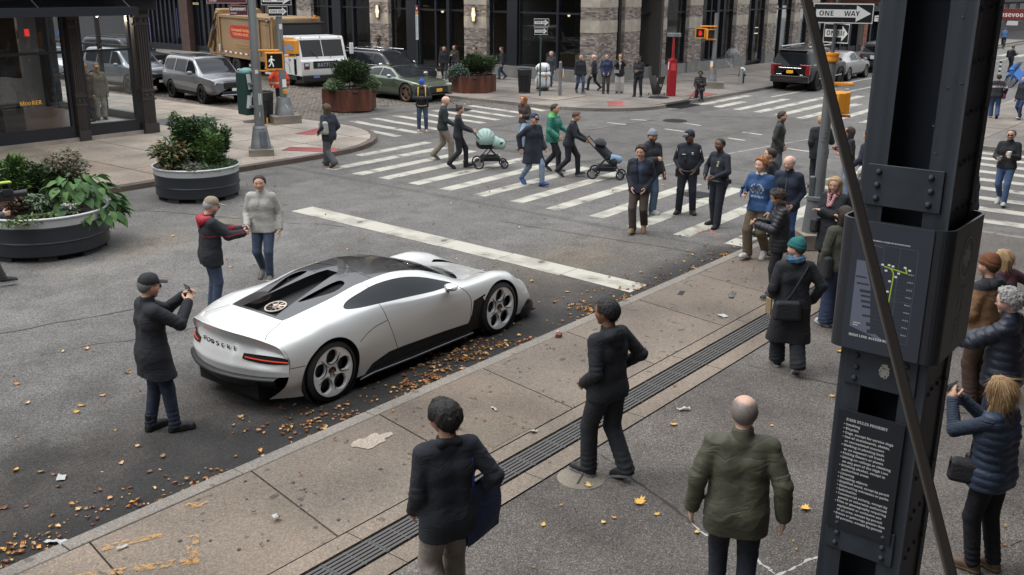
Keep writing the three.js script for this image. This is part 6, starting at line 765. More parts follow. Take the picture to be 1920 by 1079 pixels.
vehicle({name:'black_wagon',label:'black estate car with roof bars parked behind the green coupe',at:[32.9,-33.9],turn:toCross,paint:[0.010,0.011,0.014],st:suvSt(1.0,0.93),wheels:[-1.38,1.45,0.36,0.94],side:suvSide.map((P)=>P.map(([x,y])=>[x,y*0.93])),beltY:1.0,front:[[0.44,0],[0.44,0.66],[0.85,0.70],[1.26,0.72],[1.30,0.5],[1.32,0]],sunroof:[[-1.2,0],[-1.2,0.5],[0.25,0.5],[0.25,0]],mirror:[0.78,1.08,1.06],mirrorM:C.chrome,boxes:[['grille',2.42,0.7,0,0.06,0.26,1.0,C.trim],['cross_bar',-0.2,1.72,0,0.08,0.03,1.3,C.chrome],['cross_bar',-1.3,1.72,0,0.08,0.03,1.3,C.chrome]],pairs:[['headlamp',2.32,0.8,0.66,0.16,0.1,0.36,C.lens,0.4],['roof_rail',-0.7,1.67,0.63,2.5,0.05,0.04,C.chrome],['window_trim',-0.6,1.02,0.93,2.8,0.02,0.02,C.chrome]]});
const bigSt=suvSt(1.1,1.1).map(([a,b,...r],i)=>(i<2?[a-0.05,a+0.12+i*0.03,...r]:[a,b,...r]));
vehicle({name:'black_suv',label:'large black SUV seen from behind with chrome strips and orange plate',at:[46.3,-19.0],turn:0.06,paint:[0.007,0.007,0.009],st:bigSt,wheels:[-1.58,1.62,0.44,1.0],side:suvSide.map((P)=>P.map(([x,y])=>[x*1.1,y*1.1])),beltY:1.2,front:[[0.5,0],[0.5,0.66],[0.95,0.70],[1.4,0.72],[1.45,0.5],[1.45,0]],rear:[[0,1.17],[0.74,1.17],[0.60,1.62],[0,1.66]],rearX:-2.3,mirror:[0.86,1.3,1.1],twin:true,spokes:6,rimM:C.rimDark,rimK:0.74,
boxes:[['rear_trim',-2.69,1.05,0,0.05,0.05,1.05,C.chrome],['number_plate',-2.70,0.88,0,0.03,0.14,0.32,C.plate],['bumper_strip',-2.68,0.56,0,0.08,0.045,1.45,C.chrome],['rear_bumper',-2.62,0.56,0,0.2,0.3,1.78,C.black],['badge',-2.70,0.76,-0.5,0.02,0.035,0.26,C.chrome],['badge',-2.70,0.76,0.55,0.02,0.035,0.16,C.chrome],['spoiler',-2.42,1.83,0,0.35,0.05,1.3,C.black]],pairs:[['tail_lamp',-2.58,0.98,0.82,0.24,0.46,0.17,C.redLamp],['tail_lamp_arm',-2.63,1.18,0.62,0.1,0.07,0.36,C.redLamp],['roof_rail',-0.75,1.97,0.64,2.9,0.06,0.05,C.chrome],['sill_trim',-0.1,0.56,1.045,3.2,0.05,0.03,C.chrome],['window_trim',-0.7,1.2,1.005,3.6,0.03,0.02,C.chrome],['door_handle',-0.3,1.08,1.03,0.2,0.03,0.03,C.chrome]]});
vehicle({name:'silver_sedan',label:'silver sedan parked ahead of the large black SUV',at:[52.0,-19.65],turn:0.04,paint:[0.22,0.21,0.195],st:sedanSt,wheels:[-1.33,1.36,0.33,0.9],side:sedanSide,beltY:0.95,front:[[0.24,0],[0.24,0.54],[0.75,0.62],[1.12,0.66],[1.2,0.4],[1.22,0]],mirror:[0.62,1.0,0.98],twin:true,rimM:C.rim,lines:[[[0.72,0.4],[0.78,0.9]],[[-0.12,0.4],[-0.1,0.96]],[[-1.0,0.5],[-1.05,0.98]]],pairs:[['tail_lamp',-2.2,0.82,0.66,0.1,0.16,0.26,C.redLamp,-0.3]]});
vehicle({name:'dark_suv',label:'dark grey SUV with thin red tail lamps beyond the silver sedan',at:[58.6,-19.5],turn:0.04,paint:[0.035,0.036,0.04],st:suvSt(1.02,0.97),wheels:[-1.4,1.47,0.39,0.96],side:suvSide.map((P)=>P.map(([x,y])=>[x,y*0.97])),beltY:1.05,front:[[0.44,0],[0.44,0.66],[0.85,0.70],[1.26,0.72],[1.30,0.5],[1.32,0]],rear:[[0,1.12],[0.74,1.12],[0.62,1.42],[0,1.45]],rearX:-2.15,mirror:[0.78,1.12,1.06],boxes:[['number_plate',-2.45,0.86,0,0.03,0.2,0.5,C.plateW],['rear_bumper',-2.38,0.52,0,0.16,0.28,1.7,C.trim],['badge',-2.45,1.05,0,0.02,0.08,0.08,C.chrome]],pairs:[['tail_lamp',-2.36,1.04,0.62,0.14,0.1,0.42,C.redLamp,-0.25]]});
// ---------- the tan refuse truck
{
const t=thing('garbage_truck','tan garbage truck with white cab and red oval on its side','truck',[30.6,0,-35.5],toCross-0.24);
const tan=SM([0.42,0.27,0.13],{roughness:0.55,map:stoneTex}),white=paintM([0.62,0.62,0.60],{metalness:0,clearcoat:0.4}),dk=C.trim,m=(n,l,mt,p=t)=>part(n,l,mt,p);
const prof=[[-1.95,0.55],[-0.03,0.55],[0,0.75],[0,1.16],[-0.10,1.25],[-0.42,2.16],[-0.5,2.22],[-1.95,2.22]];
let cab=ext(prof,2.3,0.025).translate(0,0,-1.15);m('cab',cab,white);
for(const s of[1,-1]){const a=group('windscreen',t);const w=quad(0.98,0.78).rotateY(PI/2).rotateZ(0.335);w.translate(-0.235,1.71,s*0.53);m('pane',w,C.glass,a);m('gasket',bx(-0.242,1.71,s*0.53,0.015,0.82,1.03).translate(0.242,-1.71,-s*0.53).rotateZ(0.335).translate(-0.242,1.71,s*0.53),dk,a);m('wiper',rod(V(-0.06,1.32,s*0.3),V(-0.2,1.62,s*0.62),0.012),dk,a);const sw=group('door',t);m('window',bx(-0.88,1.72,s*1.178,0.62,0.7,0.012),C.glass,sw);m('lower_window',rbx(-0.62,0.92,s*1.178,0.22,0.7,0.014,0.06),C.glass,sw);m('seam',[bx(-0.48,1.35,s*1.18,0.012,1.5,0.008),bx(-1.25,1.35,s*1.18,0.012,1.5,0.008)],dk,sw);m('handle',bx(-1.15,1.2,s*1.19,0.12,0.04,0.03),dk,sw);
const mi=group('side_mirror',t);m('arm',rod(V(-0.2,1.75,s*1.15),V(0.05,1.9,s*1.35),0.018),dk,mi);m('head',rbx(0.05,1.7,s*1.36,0.1,0.5,0.18,0.03),s>0?dk:white,mi);m('headlamp',[bx(0.03,0.98,s*0.92,0.03,0.28,0.26)],dk);m('headlamp_lens',rbx(0.045,1.03,s*0.92,0.02,0.12,0.18,0.01),C.lens);m('indicator',rbx(0.045,0.89,s*0.92,0.02,0.08,0.18,0.01),C.redLamp);m('marker_lamp',sph(-0.42,2.2,s*0.95,0.035,8,6),C.amber);}
m('marker_lamp',[sph(-0.42,2.22,0,0.035,8,6)],C.amber);
m('grille',rbx(0.04,1.02,0,0.03,0.32,1.2,0.03),dk);const bt=canvasTex(512,128,(x,W,H)=>{x.clearRect(0,0,W,H);x.fillStyle='#8d9196';x.font='bold 112px sans-serif';x.textAlign='center';x.textBaseline='middle';x.fillText('BATTLE',W/2,H/2+4);});m('lettering',quad(1.08,0.27).rotateY(PI/2).translate(0.058,1.02,0),SM(0xffffff,{map:bt,transparent:true,alphaTest:0.4}));
m('bumper',rbx(0.02,0.42,0,0.2,0.3,2.3,0.04),dk);m('number_plate',bx(0.125,0.52,0.5,0.01,0.14,0.3),SM([0.15,0.16,0.35]));
m('step_panel',bx(-1.0,0.45,1.1,0.8,0.25,0.1),dk);m('fender',new THREE.CylinderGeometry(0.62,0.62,0.42,20,1,true,PI*0.5,PI).rotateX(PI/2).rotateZ(0).translate(-1.7,0.5,0.98),dk);
m('chassis',bx(-5.9,0.72,0,8.4,0.3,0.9),dk);m('hopper_front',[bx(-2.35,2.35,0,0.5,0.85,2.1),bx(-2.2,2.75,0,0.2,0.12,2.3)],dk);m('rack',[rod(V(-2.1,2.0,-1.05),V(-2.1,2.78,-1.05),0.03),rod(V(-2.1,2.78,-1.05),V(-2.1,2.78,1.05),0.03),rod(V(-2.1,2.78,1.05),V(-2.1,2.0,1.05),0.03)],dk);
m('body',[rbx(-6.1,1.98,0,6.9,2.05,2.36,0.10)],tan);for(const s of[1,-1]){m('body_rib',[bx(-2.78,1.98,s*1.2,0.14,2.1,0.08),bx(-4.3,1.98,s*1.2,0.12,1.95,0.08),bx(-9.2,1.98,s*1.2,0.16,1.95,0.08),bx(-6.0,2.92,s*1.2,6.6,0.12,0.08),bx(-6.0,1.03,s*1.2,6.6,0.2,0.1)],tan);m('access_door',[bx(-3.55,2.0,s*1.19,0.85,1.3,0.05),bx(-3.55,2.68,s*1.21,0.8,0.05,0.05)],tan);}
for(const s of[1,-1])for(let i=0;i<12;i++)m('reflector',bx(-8.8+i*0.32,1.17,s*1.256,0.3,0.075,0.008),i&1?SM([0.75,0.75,0.72]):C.redLamp);
const rt=canvasTex(512,256,(x,W,H)=>{x.clearRect(0,0,W,H);x.fillStyle='#b01420';x.beginPath();x.roundRect(6,20,W-12,H-40,70);x.fill();x.fillStyle='#e7c253';x.font='italic bold 66px serif';x.textAlign='center';x.fillText('Liverpool Carting',W/2,118,440);x.font='bold 60px serif';x.fillText('718-993-4121',W/2,190,380);});
m('side_sign',quad(2.7,0.72).translate(-6.6,2.2,1.195),SM(0xffffff,{map:rt,transparent:true,alphaTest:0.5,roughness:0.5}));m('side_lettering',[bx(-6.4,1.6,1.19,1.9,0.07,0.006),bx(-6.4,1.46,1.19,1.5,0.05,0.006)],SM([0.33,0.19,0.07]));
const hz=canvasTex(128,64,(x,W,H)=>{x.fillStyle='#7c1818';x.fillRect(0,0,W,H);x.fillStyle='#ddd';x.font='bold 40px sans-serif';x.textAlign='center';x.fillText('HEIL',W/2,46);});m('maker_plate',quad(0.3,0.14).translate(-3.3,2.86,1.25),SM(0xffffff,{map:hz}));
const tg=group('tailgate',t);tg.position.set(-2.0,-0.12,0);m('shell',ext([[-7.3,0.85],[-7.3,3.3],[-7.75,3.35],[-9.1,1.5],[-8.9,0.85]],2.2,0.03).translate(0,0,-1.1),tan,tg);for(const s of[1,-1])m('arm',[rod(V(-7.5,3.2,s*1.18),V(-8.9,1.4,s*1.18),0.09),rod(V(-7.6,2.6,s*1.2),V(-8.3,1.2,s*1.2),0.06),bx(-7.6,2.3,s*1.16,0.3,1.8,0.1)],tan,tg);m('hose',[tube([[-7.6,2.9,1.24],[-7.9,2.6,1.3],[-7.65,2.3,1.28],[-7.95,1.9,1.28],[-7.8,1.5,1.25]],0.03),tube([[-7.75,2.95,1.24],[-8.05,2.5,1.3],[-7.8,2.2,1.28],[-8.1,1.8,1.28]],0.025)],dk,tg);m('hopper',bx(-8.6,1.0,0,0.9,0.5,2.1),dk,tg);
m('beacon',cyl(-2.5,2.95,-0.85,0.09,0.07,0.16,14),C.amber);m('rear_bumper',bx(-10.6,0.6,0,0.3,0.2,2.2),tan);m('fire_bottle',cyl(-9.15,1.15,1.28,0.06,0.06,0.35,12),SM([0.6,0.6,0.58]));
m('side_guard',[bx(-3.2,0.62,1.14,1.6,0.1,0.05),bx(-3.2,0.42,1.14,1.6,0.1,0.05)],SM([0.55,0.5,0.48]));m('guard_reflector',[-3.8,-3.3,-2.8].map((x)=>bx(x,0.62,1.17,0.22,0.09,0.008)),C.redLamp);
for(const s of[1,-1]){wheel(t,-1.7,0.5,s*1.0,0.5,0.3,{left:s<0,n:28,mat:C.rim,rim:0.55,spokes:8});for(const x of[-7.4,-8.6])wheel(t,x,0.5,s*0.95,0.5,0.5,{left:s<0,n:28,mat:C.rimDark,rim:0.55,spokes:8});}
}
// ---------- bodies: smooth unions of tapered capsules, meshed with surface nets
function nets(bones,cell,mod,box){
let lo=[1e9,1e9,1e9],hi=[-1e9,-1e9,-1e9];
for(const b of bones){const r=Math.max(b[6],b[7])+cell*2+0.02;for(let c=0;c<3;c++){lo[c]=Math.min(lo[c],b[c]-r,b[c+3]-r);hi[c]=Math.max(hi[c],b[c]+r,b[c+3]+r);}}
if(box)for(let c=0;c<3;c++){lo[c]=Math.max(lo[c],box[0][c]-2*cell);hi[c]=Math.min(hi[c],box[1][c]+2*cell);}
const n=[0,1,2].map((c)=>Math.ceil((hi[c]-lo[c])/cell)+2),[nx,ny,nz]=n,sy=nx,sz=nx*ny,F=new Float32Array(nx*ny*nz).fill(9);
for(const b of bones){
const k=b[8]??0.03,pad=Math.max(b[6],b[7])+k+cell*2.5,i0=[0,1,2].map((c)=>Math.max(0,Math.floor((Math.min(b[c],b[c+3])-pad-lo[c])/cell))),i1=[0,1,2].map((c)=>Math.min(n[c]-1,Math.ceil((Math.max(b[c],b[c+3])+pad-lo[c])/cell)));
const ex=b[3]-b[0],ey=b[4]-b[1],ez=b[5]-b[2],L=ex*ex+ey*ey+ez*ez||1e-9,dr=b[7]-b[6];
for(let z=i0[2];z<=i1[2];z++){const pz=lo[2]+z*cell-b[2];for(let y=i0[1];y<=i1[1];y++){const py=lo[1]+y*cell-b[1];let o=i0[0]+y*sy+z*sz;for(let x=i0[0];x<=i1[0];x++,o++){const px=lo[0]+x*cell-b[0];let t=(px*ex+py*ey+pz*ez)/L;t=t<0?0:t>1?1:t;const dx=px-t*ex,dy=py-t*ey,dz=pz-t*ez,d=Math.sqrt(dx*dx+dy*dy+dz*dz)-b[6]-t*dr,f=F[o],h=k-Math.abs(d-f);F[o]=Math.min(d,f)-(h>0?h*h/k*0.25:0);}}}
}
if(mod)for(let z=0,o=0;z<nz;z++)for(let y=0;y<ny;y++)for(let x=0;x<nx;x++,o++)if(F[o]<cell*3.5)F[o]=mod(lo[0]+x*cell,lo[1]+y*cell,lo[2]+z*cell,F[o]);
const pos=[],id=new Int32Array(nx*ny*nz).fill(-1),idx=[];
for(let z=0;z<nz-1;z++)for(let y=0;y<ny-1;y++)for(let x=0;x<nx-1;x++){
const o=x+y*sy+z*sz;let m=0,neg=0;for(let c=0;c<8;c++)if(F[o+(c&1)+((c>>1)&1)*sy+(c>>2)*sz]<0){neg++;m|=1<<c;}if(neg===0||neg===8)continue;
let sx_=0,sy_=0,sz_=0,e=0;for(const[a,b]of EDGES){if(((m>>a)&1)===((m>>b)&1))continue;const fa=F[o+(a&1)+((a>>1)&1)*sy+(a>>2)*sz],fb=F[o+(b&1)+((b>>1)&1)*sy+(b>>2)*sz],t=fa/(fa-fb);sx_+=(a&1)+t*((b&1)-(a&1));sy_+=((a>>1)&1)+t*(((b>>1)&1)-((a>>1)&1));sz_+=(a>>2)+t*((b>>2)-(a>>2));e++;}
id[o]=pos.length/3;pos.push(lo[0]+(x+sx_/e)*cell,lo[1]+(y+sy_/e)*cell,lo[2]+(z+sz_/e)*cell);
}
for(let z=1;z<nz-1;z++)for(let y=1;y<ny-1;y++)for(let x=1;x<nx-1;x++){
const o=x+y*sy+z*sz,s=F[o]<0;const q=(a,b,c,d,flip)=>{a=id[a];b=id[b];c=id[c];d=id[d];if(a<0||b<0||c<0||d<0)return;flip?idx.push(a,c,b,a,d,c):idx.push(a,b,c,a,c,d);};
if(s!==F[o+1]<0)q(o,o-sy,o-sy-sz,o-sz,s);if(s!==F[o+sy]<0)q(o,o-sz,o-sz-1,o-1,s);if(s!==F[o+sz]<0)q(o,o-1,o-1-sy,o-sy,s);
}
const g=new THREE.BufferGeometry();g.setAttribute('position',new THREE.Float32BufferAttribute(pos,3));g.setIndex(idx);g.computeVertexNormals();return g;
}
const EDGES=[[0,1],[2,3],[4,5],[6,7],[0,2],[1,3],[4,6],[5,7],[0,4],[1,5],[2,6],[3,7]];
const SKIN={light:[0.52,0.30,0.21],pale:[0.58,0.36,0.27],tan:[0.40,0.22,0.135],brown:[0.22,0.108,0.062],dark:[0.135,0.066,0.040]};
const HAIR={black:[0.012,0.010,0.009],dark:[0.028,0.018,0.012],brown:[0.065,0.037,0.02],ginger:[0.26,0.095,0.03],blonde:[0.34,0.22,0.11],grey:[0.30,0.29,0.28],white:[0.5,0.49,0.47],salt:[0.12,0.115,0.11]};
const mul=(c,k)=>c.map((v)=>v*k);
const foldBump=noiseTex(512,(u,v,x,y)=>{const f=(a,c)=>{const w=fbm(a*2,c*2,81,2)*2.2,n=vnoise(a*2.2+w,c*4.5+w*1.3,82),r=1-Math.abs(2*n-1);return r*r*r*0.7+0.3*fbm(a*4,c*4,83,3);};const k=0.85*tile(f,u,v,3)+0.15*hash3(x>>1,y>>1,84);return[k,k,k];},false),clothTone=noiseTex(512,(u,v,x,y)=>{const n=tile((a,c)=>fbm(a,c,85,4),u,v,6),k=0.93+0.2*(n-0.5)+0.14*(hash3(x>>1,y>>1,86)-0.5);return[k,k,k];});
const matCache={};const deep=(c)=>{const k=new THREE.Color(c);return k.setRGB(k.r+0.010,k.g+0.011,k.b+0.0145);};
const cloth=(c,r=0.88,o)=>matCache[c+'|'+r+(o?JSON.stringify(o):'')]??=SM(0,{color:deep(c),roughness:r,map:clothTone,bumpMap:foldBump,bumpScale:0.0045,...o});
const clothUV=(g)=>{const p=g.attributes.position,u=new Float32Array(p.count*2);for(let i=0;i<p.count;i++){u[i*2]=(p.getX(i)*0.8+p.getZ(i)*0.9)*1.9;u[i*2+1]=p.getY(i)*1.9+p.getX(i)*0.3;}g.setAttribute('uv',new THREE.BufferAttribute(u,2));return g;};
const skinM=SM(0xffffff,{vertexColors:true,roughness:0.55}),hairM={};
const getHair=(c)=>hairM[c]??=SM(c,{roughness:0.72});
function headGeo(cell,skin,o){
const B_=[[0,0.03,-0.02,0,0.035,0.012,0.083,0.082,0.02],[0,0.01,-0.035,0,0.02,0.02,0.077,0.076,0.03],[-0.018,-0.03,0.028,0.018,-0.03,0.028,0.058,0.058,0.04],[0,-0.055,0.036,0,-0.088,0.052,0.044,0.030,0.03],[0,-0.10,0.06,0,-0.10,0.06,0.018,0.018,0.02],[0,0.006,0.088,0,-0.030,0.104,0.008,0.0135,0.014],[-0.012,-0.034,0.094,0.012,-0.034,0.094,0.009,0.009,0.008],[-0.042,0.024,0.074,0.042,0.024,0.074,0.014,0.014,0.018],[-0.018,-0.062,0.079,0.018,-0.062,0.079,0.011,0.011,0.01],[-0.05,-0.02,0.055,0.05,-0.02,0.055,0.02,0.02,0.03],
[-0.079,0.018,-0.018,-0.077,-0.022,-0.010,0.013,0.008,0.008],[0.079,0.018,-0.018,0.077,-0.022,-0.010,0.013,0.008,0.008],[0,-0.05,-0.02,0,-0.20,-0.045,0.050,0.055,0.03]];
const g=nets(B_,cell,(x,y,z,d)=>{for(const s of[-1,1]){const e=Math.hypot(x-s*0.033,(y-0.004)*1.2,z-0.097)-0.017;d=Math.max(d,-e*0.7-0.002);const b=Math.hypot(x-s*0.033,y-0.004,z-0.078)-0.0125;d=Math.min(d,b);}return d;});
const hair=o.hairC??HAIR.dark;
return tint(g,(x,y,z)=>{
const n=0.92+0.16*vnoise(x*60,y*60,z*60);let c=mul(skin,n);const ax=Math.abs(x),red=Math.exp(-((ax-0.045)**2+(y+0.02)**2)/0.0006)*(z>0.03?1:0)+Math.exp(-(x*x+(y+0.03)**2)/0.0002)*(z>0.09?1:0)+(ax>0.077?0.7:0);c=[c[0]*(1+0.12*red),c[1]*(1-0.08*red),c[2]*(1-0.08*red)];
if(z>0.05){const ey=Math.hypot((ax-0.033)/0.0145,(y-0.004)/0.0075);if(ey<1)c=Math.hypot(ax-0.033,y-0.004)<0.007?[0.02,0.014,0.01]:[0.45,0.42,0.40];else if(ey<1.5&&y>0.004)c=mul(c,0.45);if(ax>0.012&&ax<0.056&&Math.abs(y-0.027+(ax-0.03)**2*4)<0.0055)c=mix3(c,hair,0.8);if(ax<0.024&&Math.abs(y+0.062)<0.0085)c=mix3(c,[skin[0]*0.75,skin[1]*0.5,skin[2]*0.5],0.8);if(ax<0.02&&Math.abs(y+0.0625)<0.0022)c=mul(skin,0.3);if(ax<0.012&&y<-0.037&&y>-0.043&&z>0.09)c=mul(skin,0.4);}
if(o.beard){const jaw=(y<-0.03&&z>-0.01&&ax<0.08&&!(ax<0.024&&Math.abs(y+0.062)<0.008)&&(y<-0.045||ax>0.028||z<0.085))&&(y>-0.125);if(jaw)c=mix3(c,o.beardC??hair,o.beard*(0.75+0.25*vnoise(x*200,y*200,z*200)));}
if(o.stubble&&z<0.072){let f=sstep(0.0,0.03,y+0.9*Math.max(0,-z)-0.45*Math.max(0,z));if(o.bald)f*=1-0.9*sstep(0.078,0.108,y+0.35*Math.max(0,z+0.02)+0.012*(vnoise(x*50,y*50,z*50)-0.5));c=mix3(c,hair,o.stubble*f*(0.8+0.3*vnoise(x*160,y*160,z*160)));}
return c;
});
}
function hairGeo(style,cell){
const sk=[[0,0.03,-0.02,0,0.035,0.012,0.083,0.082,0.02],[0,0.01,-0.035,0,0.02,0.02,0.077,0.076,0.03]];const add=(t)=>sk.map((b)=>[...b.slice(0,6),b[6]+t,b[7]+t,b[8]]);
let L,m;const N=(f,x,y,z)=>vnoise(x*f+9,y*f,z*f)-0.5;
const face=(y,z,a=0.062)=>z-a-Math.max(0,y-0.055)*0.55;
const low=(y,z,b)=>b-y-Math.max(0,-z)*1.15;
if(style==='short'){L=add(0.013);m=(x,y,z,d)=>Math.max(d+N(110,x,y*0.5,z*0.6)*0.009,face(y,z,0.05),low(y,z,0.018));}
else if(style==='crop'){L=add(0.006);m=(x,y,z,d)=>Math.max(d+N(90,x,y,z)*0.006,face(y,z,0.05),low(y,z,0.018));}
else if(style==='tousled'){L=[...add(0.018),[0,0.085,0.0,0,0.09,0.05,0.06,0.045,0.04]];m=(x,y,z,d)=>Math.max(d+N(60,x,y,z)*0.026,face(y,z,0.062),low(y,z,0.015));}
else if(style==='curly'){L=[...add(0.022),[0,0.08,0.02,0,0.08,0.045,0.06,0.05,0.04]];m=(x,y,z,d)=>Math.max(d+N(65,x,y,z)*0.026,face(y,z,0.066),low(y,z,0.005));}
else if(style==='thick'){L=[...add(0.022),[0,0.0,-0.06,0,-0.05,-0.055,0.062,0.05,0.03]];m=(x,y,z,d)=>Math.max(d+N(30,x,y*0.7,z)*0.014+N(120,x,y*0.4,z*0.7)*0.008,face(y,z,0.055),low(y,z,0.0));}
else if(style==='fringe'){L=add(0.004);m=(x,y,z,d)=>Math.max(d+N(90,x,y,z)*0.006,face(y,z,0.03),low(y,z,0.014),y-(0.088-0.45*Math.max(0,z+0.07))+N(70,x,y,z)*0.02);}
else if(style==='bun'){L=[...add(0.010),[0,0.09,-0.09,0,0.1,-0.1,0.038,0.035,0.01]];m=(x,y,z,d)=>Math.max(d+N(60,x,y,z)*0.008,z>0?face(y,z,0.05):-1,low(y,z,0.012));}
else{
const l=style==='long'?0.34:style==='bob'?0.17:0.25;L=[...add(0.017),[-0.055,0.0,-0.045,-0.07,-l,-0.04,0.05,0.035,0.03],[0.055,0.0,-0.045,0.07,-l,-0.04,0.05,0.035,0.03],[0,0.0,-0.06,0,-l,-0.075,0.065,0.04,0.03],[-0.082,0.03,0.0,-0.09,-l*0.8,0.03,0.024,0.016,0.02],[0.082,0.03,0.0,0.09,-l*0.8,0.03,0.024,0.016,0.02]];
m=(x,y,z,d)=>Math.max(d+Math.sin(Math.atan2(x,-z)*34+N(14,x,y*0.4,z)*9)*0.0028+N(22,x,y*0.5,z)*0.02+N(120,x,y*0.15,z)*0.006,Math.abs(x)<0.066?face(y,z,0.052):-1);
}
return nets(L,cell,m);
}
function capGeo(cell){return nets([[0,0.05,-0.018,0,0.052,0.01,0.096,0.095,0.02],[-0.035,0.052,0.10,-0.03,0.040,0.155,0.030,0.026,0.03],[0.035,0.052,0.10,0.03,0.040,0.155,0.030,0.026,0.03],[0,0.053,0.10,0,0.042,0.165,0.03,0.026,0.03]],cell,(x,y,z,d)=>{const brim=z>0.082;const lim=brim?Math.abs(y-(0.055-(z-0.082)*0.16)-x*x*-2.2-0.0)-0.006:0.036-y-Math.max(0,-z)*0.12;return Math.max(d,lim);});}
function beanieGeo(cell){return nets([[0,0.045,-0.022,0,0.05,0.008,0.098,0.096,0.02],[0,0.09,-0.03,0,0.105,-0.035,0.07,0.05,0.04]],cell,(x,y,z,d)=>{const a=Math.atan2(x,z),band=y<0.065-Math.max(0,-z)*0.3?-0.007:0;return Math.max(d+band+Math.sin(a*34)*0.0022,0.028-y-Math.max(0,-z)*0.42);});}
function handGeo(cell,curl,skin){
const B_=[[0,0.0,0,0,-0.03,0,0.024,0.026,0.02],[-0.022,-0.03,0,-0.026,-0.085,0.002,0.016,0.013,0.02],[0.0,-0.03,0,0.0,-0.09,0,0.018,0.013,0.02],[0.022,-0.03,0,0.024,-0.085,0.002,0.018,0.013,0.02]];
for(const[x,l,s]of[[-0.030,0.062,-0.06],[-0.010,0.076,-0.02],[0.010,0.082,0.02],[0.029,0.073,0.06]]){let p=[x,-0.088,0],a=curl*0.6,r=0.0088;for(const k of[0.46,0.30,0.24]){const q=[p[0]+s*l*k*0.6,p[1]-Math.cos(a)*l*k,p[2]+Math.sin(a)*l*k];B_.push([...p,...q,r,r*0.93,0.003]);p=q;a+=curl*0.95;r*=0.93;}}
let p=[0.026,-0.02,0.008];for(const[dx,dy,dz,r]of[[0.026,-0.026,0.014,0.0125],[0.012,-0.028,0.010+0.016*curl,0.0105],[0.0,-0.022,0.006+0.014*curl,0.0095]]){const q=[p[0]+dx,p[1]+dy,p[2]+dz];B_.push([...p,...q,r,r*0.92,0.006]);p=q;}
return tint(nets(B_,cell),(x,y,z)=>mul(skin,(0.93+0.14*vnoise(x*90,y*90,z*90))*(y<-0.15?1.08:1)));
}
const geoCache=new Map(),cached=(k,f)=>{if(!geoCache.has(k))geoCache.set(k,f());return geoCache.get(k);};
function ik(a,t,l1,l2,hint){
const d=t.clone().sub(a);let L=d.length();const mx=(l1+l2)*0.999;if(L>mx){d.multiplyScalar(mx/L);L=mx;}const e=a.clone().add(d),n=d.clone().normalize(),c=clamp((l1*l1+L*L-l2*l2)/(2*l1*L),-1,1),h=hint.clone().sub(n.clone().multiplyScalar(hint.dot(n))).normalize();return[a.clone().addScaledVector(n,l1*c).addScaledVector(h,l1*Math.sqrt(1-c*c)),e];
}
const basisFrom=(y,z)=>{const Y=y.clone().normalize(),X=new THREE.Vector3().crossVectors(Y,z).normalize(),Z=new THREE.Vector3().crossVectors(X,Y);return new THREE.Matrix4().makeBasis(X,Y,Z);};
function shoeGeo(cell,kind,long=0){const b=kind==='boot',B_=[[0,0.045,-0.055,0,0.042,0.06,0.042,0.045,0.03],[0,0.04,0.06,0,0.030,0.165,0.046,0.036,0.03],[0.008,0.04,0.10,0.006,0.03,0.15,0.042,0.036,0.03],[0,0.05,-0.035,0,b?0.20:0.10,-0.03,0.043,b?0.052:0.044,0.03],[0,0.02,-0.06,0,0.02,0.15,0.038,0.04,0.02]];return nets(B_,cell,(x,y,z,d)=>Math.max(d+(y<0.026?-0.005:0),-y,y-(b?0.19:0.105-0.12*Math.max(0,z+0.02))));}
